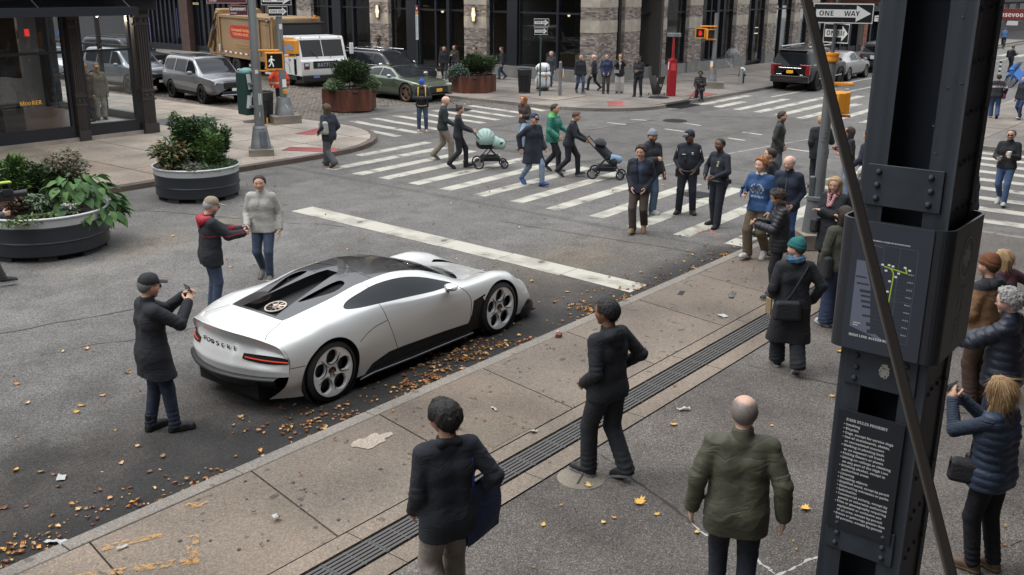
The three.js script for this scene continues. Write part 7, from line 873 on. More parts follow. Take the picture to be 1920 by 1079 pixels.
function person(o){
const s=(o.h??1.75)/1.75,[px,pz]=o.at,y0=o.y??0;const view=Math.atan2(-pz,px),th=R(o.f)+view;
const root=thing(o.name??'person',o.label,o.category??'person',[px,y0,pz],th+PI/2,o.group);root.scale.setScalar(s);
const dist=Math.hypot(px,pz),cl=o.cell??clamp(dist*0.00095,0.0085,0.024),hc=clamp(dist*0.00055,0.0048,0.013),kc=clamp(dist*0.0005,0.0042,0.0085);
const skin=SKIN[o.skin??'light'],fat=o.fat??1,ph=o.hip??0.915,lean=R(o.lean??2),tw=R(o.twist??0),side=R(o.side??0),pel=V(o.sway??0,ph,o.pz??0);
const T=(x,y,z)=>{const v=V(x,y,z);v.applyAxisAngle(V(0,1,0),tw*clamp(y/0.5));v.applyAxisAngle(V(1,0,0),lean);v.applyAxisAngle(V(0,0,1),side);return v.add(pel);};
const U=T(0,1,0).sub(pel).normalize();
const neck=T(0,0.535,0.0),hd=neck.clone().add(V(0,0.15,0.028).applyAxisAngle(V(1,0,0),lean*0.8+R(o.nod??0)*0.5).applyAxisAngle(V(0,1,0),tw));
const sh={L:T(0.172*(o.broad??1),0.465,0),R:T(-0.172*(o.broad??1),0.465,0)};
const arm={};for(const[k,sg]of[['L',1],['R',-1]]){let q=o['arm'+k]??[0.07,-0.53,0.06];const c=Math.cos(tw),sn=Math.sin(tw);const tgt=V(sg*q[0],q[1],q[2]);tgt.applyAxisAngle(V(0,1,0),tw).applyAxisAngle(V(1,0,0),lean*0.5).add(sh[k]);const hint=V(sg*(q[3]??0.45),q[4]??-0.35,q[5]??-0.85).applyAxisAngle(V(0,1,0),tw);const[el,wr]=ik(sh[k],tgt,0.285,0.255,hint);arm[k]=[sh[k],el,wr];}
const leg={};for(const[k,sg]of[['L',1],['R',-1]]){const hp=V(sg*0.088,0,0).applyAxisAngle(V(0,1,0),tw*0.3).add(pel),q=o['leg'+k]??[0.10,0,0];const ank=V(sg*q[0],0.085+(q[2]??0),q[1]-0.02),hint=V(sg*(q[4]??0.12),0.05,1);const[kn,an]=ik(hp,ank,0.425,0.415,hint);leg[k]=[hp,kn,an,R(q[3]??0),R(q[5]??8)*sg];}
const W=(g,name,m,label)=>part(name,m.map===clothTone?clothUV(g):g,m,root,label);
const v3=(v)=>[v.x,v.y,v.z],bone=(a,b,ra,rb,k)=>[...v3(a),...v3(b),ra,rb,k];
const torso=(t,up=true)=>{const f=fat,L=[];for(const g of[-1,1]){const p=(x,y,z)=>T(g*x,y,z);L.push(bone(p(0.066,-0.03,-0.008),p(0.058*f,0.16,0.0),0.102*f+t,0.093*f+t,0.05),bone(p(0.058*f,0.16,0.012*(f-1)*10),p(0.078,0.34,0.004),0.093*f+t,0.098+t,0.05),bone(p(0.078,0.34,0.004),p(0.122,0.452,-0.004),0.098+t,0.056+t*0.8,0.05));}L.push(bone(T(-0.13,0.462,-0.008),T(0.13,0.462,-0.008),0.054+t*0.8,0.054+t*0.8,0.04));return L;};
const sleeve=(t,k=0.03)=>['L','R'].flatMap((q)=>{const[a,e,w]=arm[q];return[bone(a,e,0.054+t*0.9,0.043+t*0.9,k),bone(e,w,0.043+t*0.9,0.034+t*0.9,0.02)];});
const legs=(t,knee=0,hem=0)=>['L','R'].flatMap((q)=>{const[h,k,a]=leg[q];return[bone(h,k,0.094*(0.5+0.5*fat)+t,0.062+t+knee,0.02),bone(k,a,0.062+t+knee,0.044+t+hem,0.02)];});
{const under=nets([...torso(-0.024),...sleeve(-0.016),...legs(-0.014),bone(neck,hd.clone().lerp(neck,0.35),0.052,0.05,0.03)],Math.max(cl*1.3,0.016));tint(under,()=>skin);const parts=[under];
const hy=R(o.look??0),hn=R(o.nod??0),hr=R(o.tilt??0);const HM=new THREE.Matrix4().makeRotationFromEuler(new THREE.Euler(hn+lean*0.3,hy+tw,hr,'YXZ')).setPosition(hd);const hk=(o.headK??1)*0.99;HM.scale(V(hk,hk,hk));
parts.push(headGeo(hc,skin,{hairC:HAIR[o.hairC??'dark'],beard:o.beard,beardC:o.beardC&&HAIR[o.beardC],stubble:o.stubble,bald:o.bald}).applyMatrix4(HM));
for(const q of['L','R']){if(o.noHand?.includes(q))continue;const[a,e,w]=arm[q],d=w.clone().sub(e).normalize(),ref=o['palm'+q]?V(...o['palm'+q]):V(q==='L'?-1:1,0,0.25);const g=cached('hand'+kc.toFixed(4)+(o['curl'+q]??0.35)+(o.skin??'light'),()=>handGeo(kc,o['curl'+q]??0.35,skin)).clone();if(q==='L'){}const bm=basisFrom(d.clone().negate(),ref.clone());if(q==='R'?true:false)g.scale(-1,1,1),flipW(g);if(o['hd'+q])bm.copy(basisFrom(V(...o['hd'+q]).negate(),ref.clone()));bm.setPosition(w.clone().addScaledVector(d,0.01));g.applyMatrix4(bm);parts.push(g);}
W(merge(parts.map((g)=>clean(g))),'body',skinM);
const fuzz=(g,n,len)=>{const p=g.attributes.position,q=g.attributes.normal,P=[],I=[];for(let i=0;i<n;i++){const k=Math.floor(rnd()*p.count),N=V(q.getX(k),q.getY(k),q.getZ(k)),d=V(rr(-0.5,0.5),-1,-0.5+rr(-0.4,0.4));d.addScaledVector(N,-d.dot(N));if(d.lengthSq()<0.02)d.set(rr(-1,1),0.1,rr(-1,0.5));d.normalize();const w=new THREE.Vector3().crossVectors(d,N).multiplyScalar(rr(0.0012,0.0024)),a=V(p.getX(k),p.getY(k),p.getZ(k)).addScaledVector(N,-0.002),l=len*rr(0.5,1.3),b0=P.length/3;for(let s_=0;s_<=3;s_++){const t=s_/3,c=a.clone().addScaledVector(d,l*t).addScaledVector(N,0.006*Math.sin(t*2.6)+0.004*t);const ww=1-t*0.8;P.push(c.x-w.x*ww,c.y-w.y*ww,c.z-w.z*ww,c.x+w.x*ww,c.y+w.y*ww,c.z+w.z*ww);if(s_<3){const j=b0+s_*2;I.push(j,j+1,j+2,j+1,j+3,j+2);}}}const h=new THREE.BufferGeometry();h.setAttribute('position',new THREE.Float32BufferAttribute(P,3));h.setIndex(I);h.computeVertexNormals();return merge([g,h]);};
const put=(g,name,m)=>{const q=g.clone().applyMatrix4(HM);return W(q,name,m);};
if(o.hair)put((()=>{const g=cached('hair'+o.hair+hc.toFixed(4),()=>hairGeo(o.hair,hc));return dist<19&&o.hair!=='crop'?fuzz(g,dist<11?2200:900,['long','shoulder','bob'].includes(o.hair)?0.11:o.hair==='fringe'?0.012:0.036):g;})(),'hair',getHair(new THREE.Color().setRGB(...HAIR[o.hairC??'dark']).getHex()));
if(o.cap)put(cached('cap'+hc.toFixed(4),()=>capGeo(hc*0.8)),'cap',cloth(o.cap,0.85));if(o.beanie)put(cached('bn'+hc.toFixed(4),()=>beanieGeo(hc*0.8)),'beanie',cloth(o.beanie,0.95));if(o.capText)put(o.capText,'cap_lettering',F.sticker);
if(o.helmet)put(cached('hm'+hc.toFixed(4),()=>nets([[0,0.045,-0.03,0,0.05,0.025,0.105,0.10,0.02]],hc,(x,y,z,d)=>Math.max(d,0.03-y))),'helmet',cloth(o.helmet,0.3));
if(o.glasses){const L=[];for(const q of[-1,1])L.push(new THREE.TorusGeometry(0.019,0.0028,5,16).scale(1.1,0.9,1).translate(q*0.033,0.002,0.107),rod(V(q*0.053,0.004,0.104),V(q*0.082,0.01,0.0),0.0025,0.0025,5));L.push(rod(V(-0.014,0.004,0.109),V(0.014,0.004,0.109),0.0025,0.0025,5));put(merge(L),'glasses',F.black);if(o.glasses==='sun')put(merge([-1,1].map((q)=>ell(q*0.033,0.002,0.106,0.021,0.018,0.004,10))),'lenses',C.glass);}
o._put=put;
}
const wr=(amp,fx=9)=>(x,y,z,d)=>{const w=1.6*vnoise(x*4+px,y*4,z*4+pz),n=vnoise(x*fx*0.9+y*fx*0.8+px+w,y*fx*1.4-x*fx*0.6+w*1.5+pz,z*fx*0.8),r=1-Math.abs(2*n-1);return d-amp*0.34*(r*r*1.3-0.45)+amp*0.45*(w/1.6-0.5);};
{const c=o.trousers??{c:0x20242c},wide=c.wide??0;const t=0.010+wide*0.3;const hemY=c.hem??0.05,w=wr(0.007,11);W(nets([...legs(t,wide*0.4,0.006+wide),...[-1,1].map((g)=>bone(V(g*0.07,-0.02,0).add(pel),V(g*0.06,0.09,0).add(pel),0.108*fat+0.008,0.102*fat+0.006,0.04))],cl,(x,y,z,d)=>{let k=w(x,y,z,d);const ya=leg[x>0?'L':'R'][2].y;if(y<ya+0.25)k+=0.005*Math.sin((y-ya)*120+x*30)*(1-(y-ya)/0.25);return Math.max(k,(ya-0.085+hemY)-y+(Math.abs(z-leg[x>0?'L':'R'][2].z)>0.2?-0.2:0),y-ph-0.10);}),'trousers',cloth(c.c,c.r??0.9));}
for(const q of['L','R']){const[h,k,a,pitch,toe]=leg[q],kind=o.shoe?.kind??'shoe';const g=cached('shoe'+kind+cl.toFixed(4),()=>shoeGeo(clamp(cl*0.8,0.007,0.016),kind)).clone();const M_=new THREE.Matrix4().makeRotationFromEuler(new THREE.Euler(pitch,toe,0,'YXZ'));M_.setPosition(V(a.x,a.y-0.085,a.z+0.02));if(pitch){const off=V(0,0,0.13).applyEuler(new THREE.Euler(pitch,toe,0,'YXZ'));}g.scale(1,1,0.93);const sc=o.shoe?.sole,up=new THREE.Color(o.shoe?.c??0x121214),so=new THREE.Color(sc??0x0c0c0d);tint(g,(x,y,z)=>{const c=y<0.027?so:up;return[c.r,c.g,c.b];});g.applyMatrix4(M_);W(g,'shoe',cached('shoeM',()=>SM(0xffffff,{vertexColors:true,roughness:0.6})));}
for(const u of o.top){
const t=u.t??0.012,hem=u.hem??-0.08,B_=[...torso(t),...(u.sleeveless?[]:sleeve(t*(u.armK??0.9),0.025))];
if(u.skirt)for(const g of[-1,1])B_.push(bone(V(g*0.07,-0.02,0).add(pel),V(g*(0.085+(u.flare??0.02)),-u.skirt,(leg[g>0?'L':'R'][1].z)*0.45).add(pel),0.112*fat+t,0.118+t+(u.flare??0.02),0.10));else if(hem<-0.05)for(const g of[-1,1])B_.push(bone(V(g*0.07,-0.02,0).add(pel),V(g*0.078,hem,leg[g>0?'L':'R'][1].z*0.15).add(pel),0.110*fat+t,0.108*fat+t,0.06));
if(u.collar!==0)B_.push(bone(T(0,0.50,-0.004),T(0,0.535+(u.collar??0.02),0.004),0.072+t*0.4,0.062+t*0.3,0.02));if(u.hood)B_.push(bone(T(-0.05,0.50,-0.085),T(0.05,0.50,-0.085),0.055,0.055,0.03),bone(T(0,0.53,-0.07),T(0,0.44,-0.10),0.06,0.045,0.04));
const w=wr(u.wr??0.009,u.puff?7:8.5),cut0=u.skirt?-u.skirt:hem,hemP=pel.y+cut0,col=T(0,0.545+(u.collar??0.02),0),ny=U;
const lowArm=(x,y,z)=>{let best=9;for(const q of['L','R']){const[a,e,b]=arm[q];for(const[m,n]of[[a,e],[e,b]]){const dx=n.x-m.x,dy=n.y-m.y,dz=n.z-m.z,tt=clamp(((x-m.x)*dx+(y-m.y)*dy+(z-m.z)*dz)/(dx*dx+dy*dy+dz*dz));best=Math.min(best,Math.hypot(x-m.x-tt*dx,y-m.y-tt*dy,z-m.z-tt*dz));}}return best;};
const mod=(x,y,z,d)=>{let k=w(x,y,z,d);if(u.puff){const r=(x-pel.x)*0;let s_=(y-pel.y)/u.puff;for(const q of['L','R']){const[a,e,b]=arm[q];const near=(m,n)=>{const dx=n.x-m.x,dy=n.y-m.y,dz=n.z-m.z,l2=dx*dx+dy*dy+dz*dz,tt=((x-m.x)*dx+(y-m.y)*dy+(z-m.z)*dz)/l2;if(tt>0.12&&tt<1.05){const q2=Math.hypot(x-m.x-tt*dx,y-m.y-tt*dy,z-m.z-tt*dz);if(q2<0.095)s_=tt*Math.sqrt(l2)/u.puff;}};near(a,e);near(e,b);}k+=-0.010*Math.abs(Math.sin(s_*PI))+0.006;}else if(!u.smooth){for(const q of['L','R']){const e=arm[q][1];const r=Math.hypot(x-e.x,y-e.y,z-e.z);if(r<0.14)k+=0.006*Math.sin(r*150+y*60)*(1-r/0.14);}}
const low=hemP-y-0.0;if(low>-0.1&&(u.skirt||lowArm(x,y,z)>0.085+t))k=Math.max(k,low);else if(!u.skirt&&low>0&&lowArm(x,y,z)>0.085+t)k=Math.max(k,low);const hi_=(x-col.x)*ny.x+(y-col.y)*ny.y+(z-col.z)*ny.z;k=Math.max(k,hi_);if(u.vneck&&z>0){const q=T(0,0.5,0);const vy=q.y-y;if(vy>-0.1&&vy<u.vneck){k=Math.max(k,(0.055*(1-vy/u.vneck))-Math.abs(x-q.x));}}return k;};
let g=nets(B_,cl,mod);const m0=u.split?SM(0xffffff,{vertexColors:true,roughness:u.r??0.85,map:clothTone,bumpMap:foldBump,bumpScale:0.005}):cloth(u.c,u.r??0.88);
if(u.split)tint(g,(x,y,z)=>{const c=deep(u.split((x-pel.x),(y-pel.y),z,lowArm(x,y,z)));return[c.r,c.g,c.b];});W(g,u.name??'jacket',m0);
if(u.zip)W(tube([0.0,0.12,0.24,0.36,0.46].map((y)=>v3(T(0,y,0.112*fat+t-0.006+(y>0.3?-0.012:0.004)))),0.006,16,5),'zip',cloth(u.zip,0.5));
}
o._T=T;o._arm=arm;o._s=s;o.root=root;o._pel=pel;
for(const x of o.extra??[]){const g=x[1](T,arm,leg);W(g,x[0],x[2]);}
if(o.phone){const q=o.phone,qa=q==='L'?'L':'R';const w=arm[qa][2].clone(),e=arm[qa][1],d=w.clone().sub(e).normalize();let P=w.clone().addScaledVector(d,0.09);if(q==='both')P=arm.L[2].clone().add(arm.R[2]).multiplyScalar(0.5).addScaledVector(d,0.06);P.add(V(...(o.phoneOff??[0,0.02,0.02])));const wp=P.clone().multiplyScalar(s).applyAxisAngle(V(0,1,0),root.rotation.y).add(root.position);const ph_=thing('phone',o.phoneLabel,'phone',[wp.x,wp.y,wp.z],root.rotation.y);const land=o.phoneLand;ph_.rotation.order='YXZ';ph_.rotation.x=R(o.phonePitch??-15);part('case',rbx(0,0,0,land?0.155:0.075,land?0.075:0.155,0.010,0.008),F.black,ph_);part('screen',bx(0,0,-0.0056,land?0.146:0.068,land?0.068:0.146,0.001),new THREE.MeshStandardMaterial({color:0x05070a,roughness:0.1,emissive:0x8090a0,emissiveIntensity:0.15}),ph_);part('camera_bump',rbx(land?-0.05:0.02,land?0.018:0.055,0.006,0.024,0.024,0.004,0.003),F.black,ph_);}
return o;
}
function flipW(g){const i=g.index.array;for(let k=0;k<i.length;k+=3){const t=i[k];i[k]=i[k+1];i[k+1]=t;}g.computeVertexNormals();}
const toWorld=(o,v)=>v.clone().multiplyScalar(o._s).applyAxisAngle(V(0,1,0),o.root.rotation.y).add(o.root.position);
// ---------- the people
const D={jeans:{c:0x38455a},light:{c:0x76879a},dkjeans:{c:0x1d2738},black:{c:0x121317},char:{c:0x1e2126},khaki:{c:0x6e5d43}};
const HANG=[0.07,-0.53,0.06],POCK=[-0.03,-0.455,0.085,0.55,-0.1,-0.9],PHONE=[-0.12,-0.18,0.32,0.5,-0.8,-0.2],UP=[-0.10,0.06,0.38,0.6,-0.9,0.1],CROSS=[-0.27,-0.22,0.165,0.8,-0.5,0.0],PUSH=[-0.02,-0.34,0.36,0.5,-0.6,-0.5];
const stride=(a,lead='L')=>{const f=[0.085,a,0.015,-12],b=[0.085,-a,0.07,34];return lead==='L'?{legL:f,legR:b,hip:0.915-a*a*0.55}:{legR:f,legL:b,hip:0.915-a*a*0.55};};
const strap=(L,r=0.012)=>(T)=>{const g=tube(L.map((p)=>{const v=T(...p);return[v.x,v.y,v.z];}),r,28,6);return g;};
const white=0xb9b9b6,soft={c:0x141519,sole:0x8f8f8d};
function bagThing(o,off,size,c,label,name='shoulder_bag',ry=0,extra){const p=toWorld(o,o._T(...off)),t=thing(name,label,'bag',[p.x,p.y,p.z],o.root.rotation.y+ry),[w,h,d]=size;const g=new RoundedBoxGeometry(w,h,d,5,Math.min(w,h,d)*0.42),q=g.attributes.position;for(let i=0;i<q.count;i++){const y=q.getY(i);const k=1+0.14*(0.5-y/h)+0.10*(fbm(q.getX(i)*9+p.x,y*9,q.getZ(i)*9,2)-0.5);q.setXYZ(i,q.getX(i)*k,y,q.getZ(i)*k);}g.computeVertexNormals();part('pouch',g,cloth(c,0.7),t);part('flap',rbx(0,h*0.2,d/2,w*0.8,h*0.4,0.012,0.005),cloth(c,0.6),t);if(extra)extra(t);return t;}
person({at:[5.24,-9.02],f:-72,h:1.78,label:'person in black coat and black cap photographing the car from behind with a phone',skin:'light',hair:'crop',hairC:'salt',cap:0x0d0e11,glasses:'sun',nod:4,lean:0,legL:[0.09,-0.05,0,0,0.1,18],legR:[0.10,0.14,0,0,0.1,12],armR:[-0.06,0.0,0.37,0.6,-0.9,0.1],armL:[-0.10,0.03,0.40,0.6,-0.9,0.1],curlL:0.75,curlR:0.75,trousers:D.dkjeans,shoe:{c:0x0b0b0c,kind:'boot'},top:[{c:0x101115,hem:-0.20,t:0.026,collar:0.045,wr:0.011,name:'coat',skirt:0.28,flare:0.01}],phone:'both',phoneOff:[0,0.07,0.01],phoneLand:1,phoneLabel:'black phone held up by the person in the black coat'});
{const o=person({at:[8.0,-11.95],f:-76,h:1.74,label:'person in tan cap and black jacket with red hood photographing the car',hair:'crop',hairC:'grey',cap:0x8d7f6c,glasses:'sun',nod:12,lean:2,fat:1.08,armR:[-0.06,-0.20,0.44,0.6,-0.8,0],armL:[-0.10,-0.18,0.46,0.6,-0.8,0],curlL:0.7,curlR:0.7,trousers:D.jeans,shoe:soft,top:[{hem:-0.17,t:0.03,wr:0.010,collar:0.03,hood:0,split:(x,y,z,a)=>(Math.abs(y-0.28)<0.006&&a>0.05?0x9a1424:z>0.06&&Math.abs(Math.abs(x)-0.085)<0.02&&y<0.35?0x8a1020:0x101216)}],phone:'both',phoneOff:[0,0.045,0.03],phoneLand:1,phoneLabel:'black phone held out by the person in the tan cap',extra:[['hood',(T)=>nets([bA(T(-0.08,0.50,-0.10),T(0.08,0.50,-0.10),0.062,0.062),bA(T(-0.13,0.53,-0.03),T(-0.10,0.50,-0.10),0.04,0.05),bA(T(0.13,0.53,-0.03),T(0.10,0.50,-0.10),0.04,0.05),bA(T(0,0.49,-0.12),T(0,0.41,-0.13),0.06,0.035)],0.011),cloth(0xa01226,0.7)]]});}
person({at:[9.55,-12.75],f:165,h:1.76,label:'person in pale grey hoodie and jeans walking past beyond the car',hair:'short',hairC:'dark',skin:'light',look:8,...stride(0.14),armL:[0.10,-0.5,0.04],armR:[0.03,-0.42,0.20],trousers:D.jeans,shoe:{c:0x55524e,sole:white},top:[{c:0xaaa79f,hem:-0.10,t:0.024,wr:0.013,hood:1,name:'hoodie',collar:0.03}],extra:[['drawstring',(T)=>merge([-0.03,0.03].map((x)=>rod(T(x,0.47,0.125),T(x*1.3,0.36,0.14),0.004))),F.sticker]]});
{const o=person({at:[6.35,-15.75],f:-78,h:1.76,label:'person at the left edge in olive trousers filming with a shoulder camera',hair:'short',hairC:'dark',legR:[0.1,0.36,0,0,0.1,10],legL:[0.1,-0.2,0.04,20],armR:[0.0,-0.22,0.40],armL:[-0.05,-0.12,0.42],trousers:{c:0x35362f},shoe:{c:0x0e0f11,sole:0xb8b8b4},top:[{c:0x50545c,hem:-0.08,t:0.016,name:'shirt'}]});
const p=toWorld(o,V(0.05,1.40,0.52)),c=thing('video_camera','black video camera held over the round planter at the left edge','video camera',[p.x,p.y,p.z],o.root.rotation.y);part('camera_body',rbx(0,0,0,0.14,0.17,0.30,0.02),F.black,c);part('lens',cyl(0,0,0,0.05,0.06,0.2,18).rotateX(PI/2).translate(0,0,0.15),F.black,c);part('handle',tube([[0,0.08,-0.1],[0,0.17,-0.06],[0,0.17,0.08],[0,0.08,0.12]],0.014),F.black,c);part('light_band',bx(0,0.2,0.05,0.12,0.02,0.18),SM([0.35,0.45,0.06]),c);part('monitor',rbx(-0.1,0.06,0.05,0.02,0.09,0.13,0.005),F.black,c);}
function bA(a,b,ra,rb,k=0.03){return[a.x,a.y,a.z,b.x,b.y,b.z,ra,rb,k];}
{const o=person({at:[4.60,-4.24],y:0.13,f:22,h:1.80,label:'person with thick black hair in navy overshirt carrying a blue tote bag',skin:'tan',hair:'thick',hairC:'black',look:22,nod:4,fat:1.02,...stride(0.12,'R'),armL:[0.03,-0.48,0.14,0.3,-0.2,-0.8],armR:[0.06,-0.40,0.06,0.6,-0.2,-0.7],trousers:{c:0x857d73,wide:0.014},shoe:soft,top:[{c:0x12151d,hem:-0.18,t:0.020,wr:0.012,collar:0.012,name:'overshirt'}],extra:[['collar',(T)=>nets([bA(T(-0.06,0.535,-0.05),T(0.06,0.535,-0.05),0.03,0.03),bA(T(0.06,0.535,-0.05),T(0.085,0.50,0.06),0.028,0.026),bA(T(-0.06,0.535,-0.05),T(-0.085,0.50,0.06),0.028,0.026)],0.007),cloth(0x12151d)]]});
const p=toWorld(o,o._T(-0.25,0.02,-0.02)),t=thing('tote_bag','flat royal blue tote bag hanging from the shoulder at the pavement','bag',[p.x,p.y,p.z],o.root.rotation.y+0.5);const g=new THREE.PlaneGeometry(0.40,0.46,14,14),q=g.attributes.position;const mk=(s)=>{const h=g.clone(),r=h.attributes.position;for(let i=0;i<r.count;i++){const x=r.getX(i),y=r.getY(i);r.setXYZ(i,x*(1-0.25*(y+0.23)),y-0.04,s*(0.028*Math.cos(x*7)*Math.cos(y*6)+0.008)+0.014*Math.sin(y*14+x*8)+0.02*x);}h.computeVertexNormals();return h;};part('bag_side',[mk(1),mk(-1)],cloth(0x12234a,0.8),t);part('strap',tube([[-0.1,0.15,0.02],[-0.02,0.40,0.05],[0.08,0.46,0.04],[0.12,0.36,0.0],[0.12,0.15,-0.01]],0.013,30,6),cloth(0x1e3f8c,0.8),t);}
person({at:[7.22,-4.62],y:0.13,f:48,h:1.82,label:'person in black hooded jacket and black trousers walking past the drain',skin:'brown',hair:'short',hairC:'black',look:18,legL:[0.08,0.15,0.0,-2],legR:[0.08,-0.17,0.04,22],hip:0.905,armL:[0.0,-0.42,0.12,0.35,-0.3,-0.8],armR:[0.05,-0.36,0.08,0.7,-0.3,-0.7],trousers:{c:0x15171c,wide:0.012},shoe:{c:0x111214,sole:0x77787a},top:[{c:0x0e1013,hem:-0.10,t:0.018,wr:0.011,hood:1,name:'hooded_jacket'}]});
person({at:[5.98,-2.69],y:0.13,f:4,h:1.80,label:'balding person in olive green jacket seen from behind in the foreground',skin:'pale',hairC:'salt',stubble:0.95,fat:1.12,broad:1.08,headK:1.04,nod:3,bald:1,...stride(0.14),armL:[0.12,-0.51,0.03,0.5,0,-0.8],armR:[0.13,-0.50,-0.03,0.5,0,-0.8],trousers:{c:0x161a23},shoe:soft,top:[{c:0x4b4a36,hem:-0.19,t:0.026,wr:0.017,collar:0.05,r:0.7}]});
{const o=person({at:[10.93,-4.43],y:0.13,f:14,h:1.70,label:'person in teal knitted beanie and long black coat walking away',beanie:0x1c6a68,skin:'pale',hair:'crop',hairC:'brown',look:55,...stride(0.2,'L'),armL:[0.03,-0.40,0.16],armR:[0.10,-0.44,0.08,0.8,0,-0.7],trousers:{c:0x101114,wide:0.03},shoe:{c:0x121214,sole:0xb0b0ac},top:[{c:0x0d0e11,skirt:0.50,t:0.026,flare:0.022,wr:0.012,name:'coat'}],extra:[['scarf',(T)=>nets([0,1,2,3,4,5,6,7].map((i)=>{const a=i/8*2*PI,b=(i+1)/8*2*PI;return bA(T(0.078*Math.sin(a),0.565,0.075*Math.cos(a)),T(0.078*Math.sin(b),0.565+0.01*Math.sin(i*2),0.075*Math.cos(b)),0.036,0.036);}),0.009,(x,y,z,d)=>d+0.004*Math.sin(y*160+x*40)),cloth(0x3d6480)],['bag_strap',strap([[-0.14,0.50,-0.09],[-0.05,0.36,-0.155],[0.08,0.12,-0.165],[0.17,-0.02,-0.10]]),cloth(0x17181c)]]});
bagThing(o,[0.10,-0.04,-0.19],[0.30,0.24,0.10],0x121317,'black crossbody bag on the back of the long black coat','crossbody_bag');const w=o._arm.L[2].clone().add(V(0.04,-0.08,0.02)),p=toWorld(o,w),n=thing('notebook','tan notebook held at the side of the long black coat','notebook',[p.x,p.y-0.08,p.z],o.root.rotation.y);part('cover',rbx(0.0,0,0,0.02,0.2,0.13,0.006,0.3),SM([0.23,0.17,0.09]),n);part('pages',bx(0.0,-0.004,0.003,0.014,0.196,0.13,0.3),F.sticker,n);}
person({at:[13.6,-5.8],y:0.13,f:98,h:1.70,label:'young person with curly dark hair in black puffer jacket looking at a phone',skin:'tan',hair:'curly',hairC:'dark',nod:22,legL:[0.1,0.05,0],legR:[0.1,-0.05,0],armR:PHONE,armL:[-0.06,-0.20,0.34,0.5,-0.8,-0.2],curlL:0.7,curlR:0.8,trousers:D.black,shoe:{c:0x17181b,sole:0x8b8c8c},top:[{c:0x0e0f13,hem:-0.14,t:0.034,puff:0.062,collar:0.06,r:0.55,name:'puffer_jacket'}],phone:'both',phonePitch:-40,phoneLabel:'phone in the hands of the curly-haired person in black puffer'});
person({at:[15.5,-7.02],y:0.13,f:150,h:1.80,label:'ginger-haired person in blue printed sweater and khaki trousers',skin:'pale',hair:'tousled',hairC:'ginger',look:-10,...stride(0.14,'R'),armR:[-0.02,-0.26,0.28,0.6,-0.6,-0.5],armL:[0.08,-0.50,0.10],curlR:0.9,trousers:{c:0x5d4f39,wide:0.016},shoe:{c:0xaaa9a5,sole:0x9c9c98},top:[{hem:-0.08,t:0.02,wr:0.010,name:'sweater',split:(x,y,z,a)=>{if(z<0.06||a<0.075)return 0x254a78;const u=x/0.13,v=(y-0.30)/0.085,e=u*u+v*v;if(e<1&&e>0.62)return vnoise(x*90,y*90,2)>0.42?0xb4bcc4:0x254a78;if(e<0.45&&v<0.3)return vnoise(x*60,y*60,4)>0.5?0x2b2320:0x6f7d90;if(Math.abs(y-0.175)<0.012&&Math.abs(x)<0.11)return vnoise(x*120,y*60,6)>0.45?0x9fb0c4:0x254a78;return 0x254a78;}}],extra:[['shirt_collar',(T)=>nets([bA(T(-0.04,0.545,0.05),T(0.04,0.545,0.05),0.022,0.022),bA(T(-0.06,0.54,-0.02),T(-0.04,0.545,0.05),0.022,0.022),bA(T(0.06,0.54,-0.02),T(0.04,0.545,0.05),0.022,0.022)],0.009),F.white],['microphone',(T,a)=>{const w=a.R[2];return merge([rod(V(w.x,w.y,w.z+0.04),V(w.x+0.03,w.y+0.12,w.z+0.08),0.014),sph(w.x+0.035,w.y+0.14,w.z+0.085,0.032)]);},F.black]]});
person({at:[16.0,-6.75],y:0.13,f:162,h:1.82,label:'balding grey-haired person in navy zip sweater and bright blue jeans',skin:'pale',hair:'fringe',hairC:'white',bald:1,look:-6,nod:10,fat:1.05,...stride(0.2,'R'),armL:POCK,armR:[0.06,-0.46,0.14],trousers:{c:0x2f5080},shoe:{c:0x4b3a30,sole:0x25201c},top:[{c:0x1b2436,hem:-0.07,t:0.02,collar:0.04,name:'sweater',zip:0x777b82}]});
person({at:[17.5,-7.75],y:0.0,f:70,h:1.76,label:'person in dark jacket turned away behind the ginger-haired person',skin:'light',hair:'short',hairC:'dark',look:30,...stride(0.15),armL:[0.02,-0.3,0.25],trousers:D.char,shoe:{c:0x0d0d0e},top:[{c:0x14161c,hem:-0.12,t:0.03}]});
person({at:[22.6,-9.9],f:-95,h:1.80,label:'bearded person in quilted olive jacket looking right across the street',skin:'light',hair:'short',hairC:'dark',beard:0.75,beardC:'salt',armL:POCK,armR:POCK,trousers:{c:0x5a5c60},shoe:soft,top:[{c:0x26271f,hem:-0.13,t:0.028,collar:0.05,wr:0.008,puff:0.05,r:0.75,name:'quilted_jacket'}]});
person({at:[22.7,-8.9],f:15,h:1.76,label:'person in black jacket standing behind the tall grey pole',skin:'light',hair:'short',hairC:'blonde',armR:[0.02,-0.26,0.26],armL:POCK,trousers:D.black,shoe:{c:0x141416,sole:0x99999a},top:[{c:0x0d0f13,hem:-0.20,t:0.034,wr:0.012}]});
person({at:[22.2,-8.0],f:105,h:1.64,label:'person with long dark hair in dark top and pale jeans behind the slanting bar',skin:'light',hair:'long',hairC:'dark',look:-15,nod:-6,armR:PHONE,armL:[-0.08,-0.3,0.2],trousers:D.light,shoe:{c:0x8d8d8b},top:[{c:0x17171b,hem:-0.08,t:0.02}],extra:[['red_pouch',(T)=>rbx(0,0,0,0.12,0.07,0.05,0.01).translate(...T(0,0.26,0.28).toArray()),SM([0.4,0.03,0.05])]]});
person({at:[20.5,-6.98],y:0.13,f:60,h:1.72,label:'person in navy jacket half hidden by the steel column',skin:'light',hair:'short',hairC:'brown',armL:[0.1,-0.42,0.2],trousers:D.jeans,shoe:soft,top:[{c:0x151d2c,hem:-0.1,t:0.028}]});
